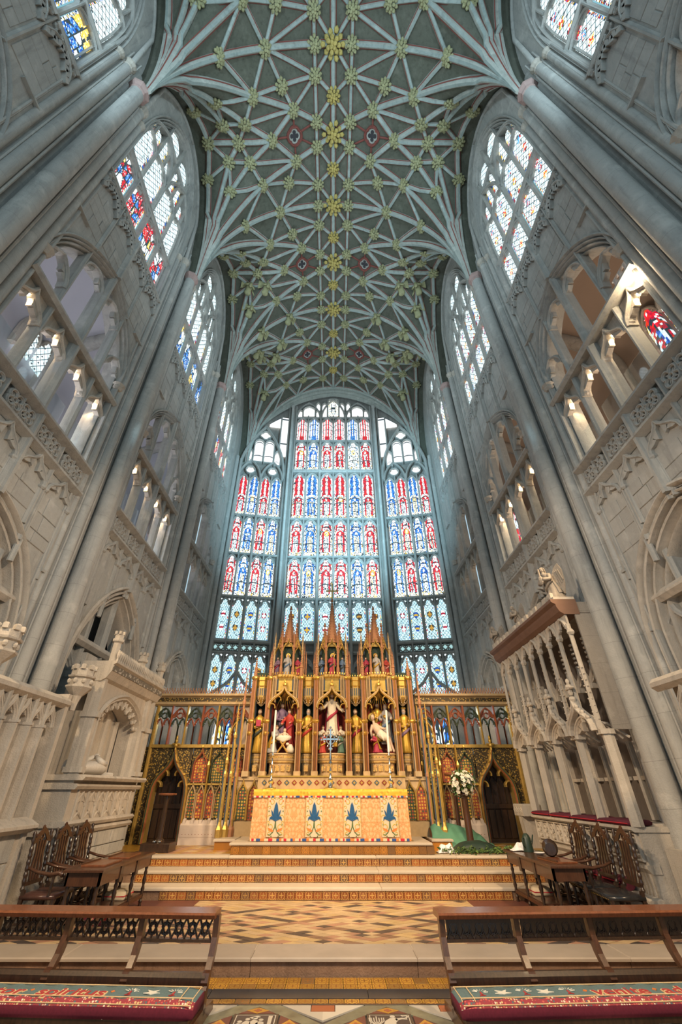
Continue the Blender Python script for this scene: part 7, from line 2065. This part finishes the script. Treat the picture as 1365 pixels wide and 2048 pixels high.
def cushion(t, L, words, flip):
    """long needlework cushion along +X; words start after a run of trees and doves"""
    prof = [(-.30, 0), (-.315, .03), (-.31, .08), (-.285, .108), (-.25, .118), (-.02, .125), (.03, .12), (.06, .10), (.07, .05), (.06, 0)]
    n = 60; rs = []
    for i in range(n + 1):
        x = L * i / n; e = min(1, min(i, n - i) / 1.5); b = .006 * sin(i * 1.7)
        rs.append([(x, y * (.9 + .1 * e), z * (.75 + .25 * e) + (b if z > .1 else 0)) for y, z in prof])
    q = MB(); q.rings(rs, mats=[0, 0, 2, 2, 1, 1, 2, 0, 0, 0]); q.build('cover', [M_['nred'], M_['needle'], M_['nbord']], t, smooth='all')
    for y, z in ((-.302, .095), (-.245, .124), (.0, .129)):
        q = MB(); q.tube([(.02, y, z), (L / 2, y, z), (L - .02, y, z)], .0045, 5); q.build('braid', [M_['nlet']], t)
    for e in (.02, .14):
        q = MB(); xx = e if flip else L - e; q.tube([(xx, -.28, .112), (xx, -.245, .124), (xx, .0, .13), (xx, .05, .11)], .0045, 5); q.build('braid', [M_['nlet']], t)
    def mark(x, kind):
        q = MB(); F = lambda a, b, d: (x + a, -.135 + b, .122 + d)
        if kind == 't':
            q.prism([(-.012, -.06), (.012, -.06), (.006, .02), (-.006, .02)], F, 0, .006); q.prism([(-.03, -.065), (.03, -.065), (.012, -.05), (-.012, -.05)], F, 0, .006); q.build('tree', [M_['nlet2']], t)
            q = MB()
            for a in range(7): q.tube([F(.03 * cos(.45 * a), .01 + .04 * sin(.45 * a), .003), F(.075 * cos(.45 * a), .015 + .07 * sin(.45 * a), .003)], .004, 4)
            q.build('tree_crown', [M_['nwhite']], t, kind='stuff')
        elif kind == 'd':
            q.prism([(-.08, -.02), (-.03, .0), (-.06, .05), (.0, .025), (.055, .055), (.03, .0), (.08, -.015), (.03, -.03), (.0, -.05), (-.03, -.03)], F, 0, .006); q.build('dove', [M_['nwhite']], t)
        else:
            q.prism([(-.022, 0), (0, -.025), (.022, 0), (0, .025)], F, 0, .006); q.build('lozenge', [M_['orange']], t)
    marks = [('t', .24), ('d', .45), ('t', .66)] if not flip else [('t', .24), ('d', .45), ('t', .66), ('d', .86), ('t', 1.08)]
    for k, x in marks: mark(x if flip else L - x, k)
    x0 = marks[-1][1] + .17
    lay = []
    for w in words:
        me = text_mesh(w, .20, 'letters'); m2 = text_mesh(w, .20, 'letters', .013); xs = [v.co.x for v in me.vertices]; lay.append((me, m2, min(xs), max(xs)))
    if flip:
        x = x0
        for me, m2, a, b in lay:
            mark(x, 'l'); x += .06
            me.materials.append(M_['nlet2']); link('lettering', me, t, (x - a, -.225, .1225), (0.02, 0, 0), (1.12, 1.05, 1))
            m2.materials.append(M_['nlet']); link('lettering_outline', m2, t, (x - a, -.225, .1190), (0.02, 0, 0), (1.12, 1.05, 1))
            x += (b - a) * 1.12 + .08
    else:
        x = L - x0
        for me, m2, a, b in lay[::-1]:
            mark(x, 'l'); x -= .06 + (b - a) * 1.12
            me.materials.append(M_['nlet2']); link('lettering', me, t, (x - a, -.225, .1225), (0.02, 0, 0), (1.12, 1.05, 1))
            m2.materials.append(M_['nlet']); link('lettering_outline', m2, t, (x - a, -.225, .1190), (0.02, 0, 0), (1.12, 1.05, 1))
            x -= .08
KL = 3.3
ang = radians(3)
kr = thing('kneeler', 'dark oak kneeling rail on the right with solid carved frieze', 'kneeler', (1.17, 5.88, 0), ang, 'altar rail kneelers'); kneeler_parts(kr, 5, False, KL)
kl = thing('kneeler', 'dark oak kneeling rail on the left with pierced quatrefoil frieze', 'kneeler', (-1.25, 5.92, 0), pi + 0, 'altar rail kneelers')
bpy.data.objects.remove(kl)
kl = thing('kneeler', 'dark oak kneeling rail on the left with pierced quatrefoil frieze', 'kneeler', (-1.28 - KL * cos(ang), 5.88 + KL * sin(ang), 0), -ang, 'altar rail kneelers')
kneeler_parts(kl, 5, True, KL)
for ch in kl.children:                                            # the left rail's open end stands towards the middle
    pass
cu_r = thing('kneeler_cushion', 'long needlework cushion with doves and the words Venite Adoremus', 'cushion', (1.14, 5.87, .142), ang, 'embroidered kneeler cushions'); cushion(cu_r, KL, ['venite', 'adoremus', 'dominum'], True)
cu_l = thing('kneeler_cushion', 'long needlework cushion with the words Creator Spiritus and one dove', 'cushion', (-1.25 - KL * cos(ang), 5.87 + KL * sin(ang), .142), -ang, 'embroidered kneeler cushions'); cushion(cu_l, KL, ['veni', 'creator', 'spiritus'], False)

# ---- long desks with turned legs
TURN = [(.022, 0), (.03, .02), (.022, .05), (.034, .08), (.018, .11), (.03, .16), (.02, .20), (.034, .26), (.02, .31), (.028, .35), (.036, .40), (.022, .45), (.032, .50), (.020, .54), (.03, .58), (.024, .60)]
def desk(t, L, W_, H):
    q = MB(); q.bbox(-.04, W_ + .04, -.05, L + .05, H - .035, H, .012); q.build('top', [M_['oakr']], t)
    q = MB(); q.box(0, W_, 0, .03, H - .19, H - .035); q.box(0, W_, L - .03, L, H - .19, H - .035); q.box(0, .03, 0, L, H - .19, H - .035); q.box(W_ - .03, W_, 0, L, H - .19, H - .035); q.build('frieze', [OAKR], t)
    for y in (L * .36, L * .68):
        q = MB(); q.box(-.012, .02, y - .05, y + .05, H - .24, H - .035); q.box(W_ - .02, W_ + .012, y - .05, y + .05, H - .24, H - .035); q.build('block', [OAK], t)
    for y in (.05, L * .36, L * .68, L - .05):
        for x in (.04, W_ - .04):
            q = MB(); q.lathe([(r, z * (H - .19) / .60) for r, z in TURN], (x, y, 0), 10); q.build('leg', [OAK], t, smooth=True)
    for x in (.02, W_ - .05):
        q = MB(); q.box(x, x + .03, .05, L - .05, .12, .165); q.build('stretcher', [OAKR], t)
    q = MB(); q.box(.05, W_ - .05, L * .36, L - .08, .165, .18); q.build('shelf', [OAKR], t)
dl = thing('desk', 'long narrow oak desk with bobbin legs on the left by the armchairs', 'desk', (-3.84, 7.85, F1), 0); desk(dl, 2.0, .50, .735)
dr_ = thing('desk', 'long narrow oak desk with bobbin legs on the right, cluttered with tools', 'desk', (3.33, 8.25, F1), 0); desk(dr_, 2.0, .50, .735)

# ---- carved high-backed chairs
TW = [(.022, 0), (.034, .03), (.02, .06)] + [(.020 + .012 * abs(sin(k * .9)), .08 + k * .022) for k in range(22)] + [(.02, .58), (.036, .62), (.02, .66), (.03, .70), (.012, .74)]
def chair(t, arms=True, leather='leather'):
    """faces +X; seat height .45"""
    w = .25
    for s in (-1, 1):
        q = MB(); q.rings([[(x + a, s * w + b, z) for a, b in ((-.024, -.024), (.024, -.024), (.024, .024), (-.024, .024))] for x, z in ((-.30, 0), (-.24, .2), (-.22, .45), (-.23, .52))]); q.build('rear_leg', [OAK], t)
        q = MB(); q.lathe(TW, (-.25, s * w, .50), 8, M=lambda x, y, z: (x - (z - .5) * .10, y, z)); q.build('back_post', [OAK], t, smooth=True)
        q = MB(); q.lathe([(.026, 0), (.032, .02), (.024, .04), (.03, .10), (.018, .13), (.032, .2), (.02, .25), (.034, .3), (.026, .34), (.03, .42)], (.22, s * w, 0), 8); q.build('front_leg', [OAK], t, smooth=True)
        if arms:
            q = MB(); q.lathe([(.024, .45), (.018, .5), (.03, .56), (.018, .62), (.024, .68)], (.15, s * (w + .02), 0), 8); q.build('arm_post', [OAK], t, smooth=True)
            q = MB(); q.tube([(-.27, s * w, .78), (-.1, s * (w + .02), .73), (.1, s * (w + .03), .70), (.22, s * (w + .03), .72), (.27, s * (w + .03), .70), (.26, s * (w + .03), .67)], [.02, .022, .026, .03, .03, .02], 7); q.build('armrest', [OAKR], t, smooth='all')
        q = MB(); q.box(-.24, .22, s * w - .016, s * w + .016, .12, .15); q.build('side_stretcher', [OAK], t)
    q = MB(); q.box(-.02, .02, -w, w, .12, .15); q.build('middle_stretcher', [OAK], t)
    F = lambda s, z, d: (.20 + d, s, z)
    q = MB(); q.bar([(-w, .25), (-.16, .31), (-.08, .27), (0, .33), (.08, .27), (.16, .31), (w, .25)], F, .022, -.02, .02); q.bar([(-w, .22), (0, .20), (w, .22)], F, .015, -.015, .015); q.bar(quatre((0, .265), .035, 14), F, .01, -.02, .02, closed=True); q.build('carved_stretcher', [OAK], t)
    q = MB(); q.rings([[((-.25 + g) if a < 0 else (.26 - g), (w + .03 - g) * b, z) for a, b in ((-1, -1), (1, -1), (1, 1), (-1, 1))] for z, g in ((.40, .02), (.42, 0), (.455, 0), (.475, .03), (.488, .09))]); st_ = q.build('seat', [M_[leather]], t, smooth='all')
    q = MB()
    for k in range(12):
        y = -w + 2 * w * k / 11
        q.ell((.262, y, .425), (.005, .007, .007), 5, 3)
    q.build('studs', [M_['gold']], st_, kind='stuff')
    B = lambda s, z, d: (-.255 - (z - .5) * .10 + d, s, z)
    q = MB(); q.bar([(-w, .58), (w, .58)], B, .025, -.018, .018); q.build('back_rail', [OAK], t)
    for s in (-.12, -.04, .04, .12):
        q = MB(); q.bar([(s * .9, .60), (s * 1.15, .75), (s * .85, .92), (s, 1.10)], B, .017, -.014, .014); q.build('splat', [OAKR], t)
    q = MB(); q.bar([(-w, 1.10), (-.15, 1.12), (-.08, 1.20), (0, 1.24), (.08, 1.20), (.15, 1.12), (w, 1.10)], B, .035, -.02, .02); q.ell(B(0, 1.27, 0), (.02, .04, .04), 6, 4); q.ell(B(-.15, 1.17, 0), (.02, .035, .03), 6, 4); q.ell(B(.15, 1.17, 0), (.02, .035, .03), 6, 4)
    q.bar(quatre((0, 1.15), .045, 14), B, .012, -.028, .0, closed=True); q.build('crest_rail', [OAKR], t)
G = 'carved oak chairs behind the desks'
for i, (x, y, rz, ar, le, lb) in enumerate(((-4.25, 8.25, .05, True, 'leather', 'carved oak armchair with brown leather seat, nearest behind the left desk'),
        (-4.27, 8.92, .0, True, 'leatherb', 'carved oak armchair with black leather seat, second behind the left desk'), (-4.27, 9.6, -.05, True, 'leather', 'carved oak armchair farthest along the left desk, nearest the tomb'),
        (4.17, 8.15, pi - .05, False, 'leatherb', 'carved oak side chair without arms, nearest behind the right desk'), (4.19, 8.85, pi, True, 'leatherb', 'carved oak armchair in the middle behind the right desk'), (4.19, 9.62, pi + .05, True, 'leatherb', 'carved oak armchair farthest behind the right desk'))):
    if i in (0, 3):
        t = thing('armchair' if ar else 'side_chair', lb, 'chair', (x, y, F1), rz, G); chair(t, ar, le)
    else:
        t = thing('armchair', lb, 'chair', (x, y, F1), rz, G); chair(t, ar, le)
    t.scale = (1, 1, .94)

# ---- pedestals, flowers, tarpaulin and the florist's things
def pedestal(t, pole, block=True):
    if block:
        q = MB(); q.bbox(-.32, .32, -.25, .25, 0, .16, .015); q.build('block', [OAK], t)
        for sx in (-1, 1): MB().ell((sx * .06, -.14, .185), (.045, .05, .028), 8, 5).build('claw', [M_['silver']], t)
    MB().lathe([(.11, .16), (.10, .2), (.055, .24), (.045, .9), (.06, .94), (.05, 1.0)], (0, 0, 0), 12).build('column', [pole], t, smooth=True)
    MB().lathe([(.05, .99), (.20, 1.01), (.21, 1.03), (.20, 1.045), (.01, 1.05)], (0, 0, 0), 18).build('top', [M_['mahog']], t, smooth=True)
t = thing('pedestal', 'dark empty wooden pedestal with round top on a black block before the left door', 'pedestal', (-3.95, 11.95, .70)); pedestal(t, OAK)
t.scale = (1, 1, 1.04)
t = thing('pedestal', 'turned red-brown wooden pedestal carrying the flower arrangement', 'pedestal', (3.22, 12.35, .70)); 
MB().lathe([(.14, 0), (.13, .05), (.085, .09), (.075, .6), (.07, .98), (.10, 1.02), (.13, 1.05), (.13, 1.07), (.01, 1.08)], (0, 0, 0), 14).build('column', [M_['oakr']], t, smooth=True)
t2 = thing('pedestal', 'flat brown pedestal top standing behind the flowers at the right screen', 'pedestal', (3.12, 12.85, .70)); pedestal(t2, M_['oakr'], False); t2.scale = (1, 1, 1.45)
for ch in t2.children: pass
bowl = thing('flower_bowl', 'dark shallow bowl on the red-brown pedestal holding the flowers', 'bowl', (3.22, 12.35, 1.781))
MB().lathe([(.06, 0), (.10, .02), (.17, .08), (.18, .09), (.16, .085), (.01, .04)], (0, 0, 0), 14).build('bowl', [M_['oak']], bowl, smooth=True)
M_['leaf'] = plain('leaf_green', (.045, .095, .025), .6, 0, .5, 20); M_['leafl'] = plain('leaf_light', (.13, .21, .045), .6, 0, .5, 20); M_['petal'] = plain('white_petals', (.72, .70, .60), .7, 0, .12)
fl = thing('flower_arrangement', 'round arrangement of white flowers and green leaves in the bowl', 'flowers', (3.22, 12.35, 1.85))
rf = random.Random(12)
def leaf_mesh():
    q = MB(); q.add([(0, 0, 0), (.025, .03, .012), (.02, .07, .01), (0, .11, -.012), (-.02, .07, .01), (-.025, .03, .012)], [(0, 1, 2, 3), (0, 3, 4, 5)]); return q.mesh('leaf', [M_['leaf']])
def bloom_mesh():
    q = MB()
    for k in range(6):
        a = k * pi / 3; c = Vector((cos(a), sin(a), 0)); d = Vector((-sin(a), cos(a), 0))
        q.add([(0, 0, 0), c * .035 + d * .022 + Vector((0, 0, .016)), c * .058 + Vector((0, 0, .022)), c * .035 - d * .022 + Vector((0, 0, .016))], [(0, 1, 2, 3)])
    q.ell((0, 0, .012), (.012, .012, .012), 6, 4); return q.mesh('bloom', [M_['petal']])
LM, BM_ = leaf_mesh(), bloom_mesh(); LM2 = LM.copy(); LM2.materials.clear(); LM2.materials.append(M_['leafl'])
for k in range(150):
    d = Vector((rf.gauss(0, 1), rf.gauss(0, 1), rf.gauss(.25, .9))).normalized(); r = rf.uniform(.10, .26)
    e = (d.to_track_quat('Y', 'Z').to_matrix().to_4x4() @ Matrix.Rotation(rf.uniform(0, 6), 4, 'Y')).to_euler()
    link('leaf', [LM, LM2][k % 3 == 0], fl, d * r + Vector((0, 0, .12)), e, rf.uniform(.8, 1.4))
for k in range(75):
    d = Vector((rf.gauss(0, 1), rf.gauss(-.3, 1), rf.gauss(.35, .8))).normalized(); r = rf.uniform(.22, .31)
    link('bloom', BM_, fl, d * r + Vector((0, 0, .12)), d.to_track_quat('Z', 'Y').to_euler(), rf.uniform(.7, 1.1))
q = MB()
for k in range(26):
    d = Vector((rf.gauss(0, 1), rf.gauss(0, 1), rf.gauss(.4, .8))).normalized(); q.tube([(0, 0, .02), d * .13 + Vector((0, 0, .1)), d * .27 + Vector((0, 0, .12))], .003, 4)
q.build('stems', [M_['leaf']], fl, kind='stuff')
# tarpaulin
M_['tarp'] = plain('green_tarpaulin', (.10, .26, .17), .5, 0, .3, 4); M_['tarpd'] = plain('dark_tarpaulin', (.02, .04, .03), .4, 0, .4, 4)
def cloth(name, lb, cat, pts, mat, loc, sub=3):
    t = thing(name, lb, cat, loc); q = MB(); q.rings(pts, closed=False); o = q.build('sheet', [mat], t, smooth='all')
    m = o.modifiers.new('s', 'SUBSURF'); m.levels = m.render_levels = 2; m2 = o.modifiers.new('t', 'SOLIDIFY'); m2.thickness = .006; return t
rt = random.Random(4)
def tent(w, d, h, nx=14, ny=8, seed=1, ridge=None, amp=.05):
    r = random.Random(seed); rows = []
    for j in range(ny + 1):
        row = []
        for i in range(nx + 1):
            u, v = i / nx, j / ny
            z = h * (max(0, sin(pi * u)) ** .8) * (max(0, sin(pi * min(1, v * 1.0))) ** .7) if not ridge else h * ridge(u) * (1 - abs(v - .75) / .75 if v < .75 else 1)
            row.append((w * (u - .5) + r.uniform(-.02, .02), d * (v - .5) + r.uniform(-.03, .03), max(.012, z * (1 + r.uniform(-amp, amp) * 3) + r.uniform(0, amp) * (z > .05))))
        rows.append(row)
    return rows
cloth('tarpaulin', 'crumpled green plastic tarpaulin leaning against the right screen plinth', 'tarpaulin', tent(1.5, .75, .46, 16, 8, 2, lambda u: max(.12, 1 - abs(u - .22) * .7 - (u > .75) * (u - .75) * 2.0), .05), M_['tarp'], (3.12, 12.55, .70))
cloth('ground_sheet', 'dark green plastic sheet folded around the foot of the flower pedestal', 'sheet', tent(1.15, .5, .20, 12, 6, 7, None, .03), M_['tarpd'], (3.2, 11.93, .70))
cloth('plastic_bag', 'crumpled pale plastic bag on the sanctuary floor by the cuttings', 'bag', tent(.42, .26, .10, 10, 6, 9, None, .12), M_['white'], (2.50, 11.75, .70))
# cut greenery lying about, and on the desk
def cuttings(lb, loc, n, w, d, mats, seed):
    t = thing('cut_greenery', lb, 'greenery', loc, 0, 'cut greenery'); r = random.Random(seed)
    for k in range(n):
        e = (r.uniform(-.9, .9), r.uniform(-.9, .9), r.uniform(0, 6.3))
        link('leaf', r.choice(mats), t, (r.gauss(0, w / 3), r.gauss(0, d / 3), r.uniform(.02, .085)), e, r.uniform(.5, 1.05))
    q = MB()
    for k in range(14):
        a = r.uniform(-.5, .5); x, y = r.gauss(0, w / 4), r.gauss(0, d / 4); q.tube([(x, y, .02), (x + .2 * cos(a), y + .2 * sin(a), .06), (x + .4 * cos(a), y + .4 * sin(a), .05)], .006, 4)
    q.build('stalks', [M_['leaf']], t, kind='stuff')
cuttings('heap of dark green cuttings lying on the top step at the right', (2.98, 11.55, .70), 120, .85, .35, [LM, LM, LM2], 3)
cuttings('bright leafy cuttings lying beside the right desk and pedestal', (3.72, 11.5, .72), 110, .7, .4, [LM2, LM2, LM], 4)
D = F1 + .737
g = thing('watering_can', 'dark green watering can standing on the far end of the right desk', 'watering can', (3.62, 9.85, D), .6)
MB().lathe([(.09, 0), (.09, .02), (.075, .2), (.05, .25), (.03, .27)], (0, 0, 0), 14).build('body', [M_['tarpd']], g, smooth=True)
MB().tube([(.08, 0, .06), (.16, 0, .14), (.22, 0, .24)], [.02, .015, .012], 8).build('spout', [M_['tarpd']], g, smooth='all')
MB().tube([(-.06, 0, .2), (-.13, 0, .2), (-.13, 0, .1), (-.08, 0, .06)], .01, 6).build('handle', [M_['tarpd']], g, smooth='all')
g = thing('bucket', 'dark round bucket lying on its side on the right desk', 'bucket', (3.68, 9.0, D + .125), 1.2)
MB().lathe([(.085, -.12), (.12, .12), (.125, .125), (.115, .125), (.08, -.11)], (0, 0, 0), 16, M=lambda x, y, z: (z, y, x)).build('body', [M_['oak']], g, smooth=True)
MB().tube([(.12, -.12, 0), (.15, -.09, -.07), (.16, 0, -.11), (.15, .09, -.07), (.12, .12, 0)], .005, 5).build('handle', [M_['silver']], g, smooth='all')
cloth('plastic_bag', 'crumpled white plastic bag on the far end of the right desk', 'bag', tent(.42, .22, .07, 10, 6, 11, None, .1), M_['white'], (3.55, 10.0, D + .0))
g = thing('dish', 'small white oval dish on the right desk by the bucket', 'dish', (3.66, 9.45, D)); MB().lathe([(.05, 0), (.09, .02), (.10, .03), (.08, .025), (.01, .012)], (0, 0, 0), 14).build('dish', [M_['white']], g, smooth=True)
for i, (x, y, rz, w, lb) in enumerate(((3.6, 8.65, .1, .34, 'brown wooden board lying flat on the near end of the right desk'), (-3.58, 8.35, .0, .36, 'brown wooden reading board on the near half of the left desk'), (-3.58, 9.2, .05, .34, 'brown wooden reading board on the far half of the left desk'))):
    g = thing('reading_board', lb, 'board', (x, y, D), rz); q = MB(); q.bbox(-w / 2, w / 2, -.30, .30, 0, .022, .006); q.build('board', [M_['mahog']], g); q = MB(); q.box(-w / 2, -w / 2 + .02, -.30, .30, .022, .04); q.build('lip', [M_['oakr']], g)
# hassocks and books on the shelves under the desks
for i, (x, y, z, a, mt, lb) in enumerate(((-3.60, 9.35, F1 + .182, .16, 'linen', 'pale hassock on the shelf under the left desk'), (-3.62, 8.75, F1, .14, 'nbord', 'red patterned needlework hassock on the floor under the left desk'), (3.60, 9.7, F1 + .182, .15, 'linen', 'pale blue-white hassock on the shelf under the right desk'), (3.62, 8.75, F1, .14, 'nbord', 'red patterned needlework hassock on the floor under the right desk'))):
    g = thing('hassock', lb, 'hassock', (x, y, z), 0); q = MB(); q.rings([[(a * u * (1 - g_), .2 * v * (1 - g_), zz) for u, v in ((-1, -1), (0, -1.02), (1, -1), (1.02, 0), (1, 1), (0, 1.02), (-1, 1), (-1.02, 0))] for zz, g_ in ((0, .05), (.02, 0), (.08, 0), (.10, .06), (.11, .25))]); q.build('cover', [M_[mt]], g, smooth='all')
    q = MB(); q.tube([(a * u, .2 * v, .05) for u, v in ((-1, -1), (1, -1), (1, 1), (-1, 1), (-1, -1))], .008, 5); q.build('piping', [M_['redth']], g)
g = thing('bolster', 'maroon velvet bolster lying along the low bench under the sedilia, far end', 'cushion', (4.64, 10.75, F1 + .381), 0, 'maroon bolsters'); q = MB(); q.rings([[(.10 * cos(t), y, .09 + .09 * sin(t)) for t in [2 * pi * k / 12 for k in range(12)]] for y in (-.55, -.5, 0, .5, .55)]); q.build('cover', [M_['maroon']], g, smooth=True); MB().tube([(-.10, -.5, .09), (-.102, 0, .09), (-.10, .5, .09)], .008, 5).build('piping', [M_['redth']], g)
g = thing('bolster', 'maroon velvet bolster on the low bench behind the right chairs', 'cushion', (4.64, 9.25, F1 + .381), 0, 'maroon bolsters'); q = MB(); q.rings([[(.10 * cos(t), y, .085 + .085 * sin(t)) for t in [2 * pi * k / 12 for k in range(12)]] for y in (-.62, -.57, 0, .57, .62)]); q.build('cover', [M_['maroon']], g, smooth=True); MB().tube([(-.10, -.55, .085), (-.102, 0, .085), (-.10, .55, .085)], .008, 5).build('piping', [M_['redth']], g)
# bright floodlight and track lights of the right gallery
g = thing('floodlight', 'brilliant lit floodlight in the head of the right gallery', 'lamp', (5.80, 3.95, 9.80)); MB().lathe([(.05, .12), (.08, .06), (.08, 0), (.07, -.01)], (0, 0, 0), 14).build('housing', [M_['white']], g, smooth=True); MB().ell((0, 0, 0), (.072, .072, .05), 12, 8).build('bulb', [M_['lampw']], g, smooth='all')
q = MB(); q.box(-.012, .012, -.012, .012, .1, .3); q.build('bracket', [M_['black']], g)
lamp('flood_glow', 'POINT', (5.66, 3.95, 9.74), (0, 8, 2), 60, (1, .78, .5), .08)
g = thing('track_lights', 'white track with three spotlights under the right gallery vault', 'lamp', (6.5, 4.75, 11.55)); MB().box(-.03, .03, -.25, .25, .05, .08).build('track', [M_['white']], g)
for k in range(3):
    MB().lathe([(.04, .05), (.05, 0), (.05, -.12), (.045, -.125), (.001, -.11)], (0, -.18 + k * .18, 0), 10).build('spotlight', [M_['white']], g, smooth=True)
g = thing('display_case', 'tall dark display panel with a lit white edge in the left gallery', 'panel', (-7.6, 6.6, 7.31)); q = MB(); q.bbox(-.06, .06, -.25, .25, 0, 1.7, .01); q.build('panel', [M_['black']], g); q = MB(); q.box(.06, .075, -.23, -.12, .05, 1.6); q.build('lit_strip', [lamp_mat('lit_strip', (.9, .95, 1), 1.2)], g)
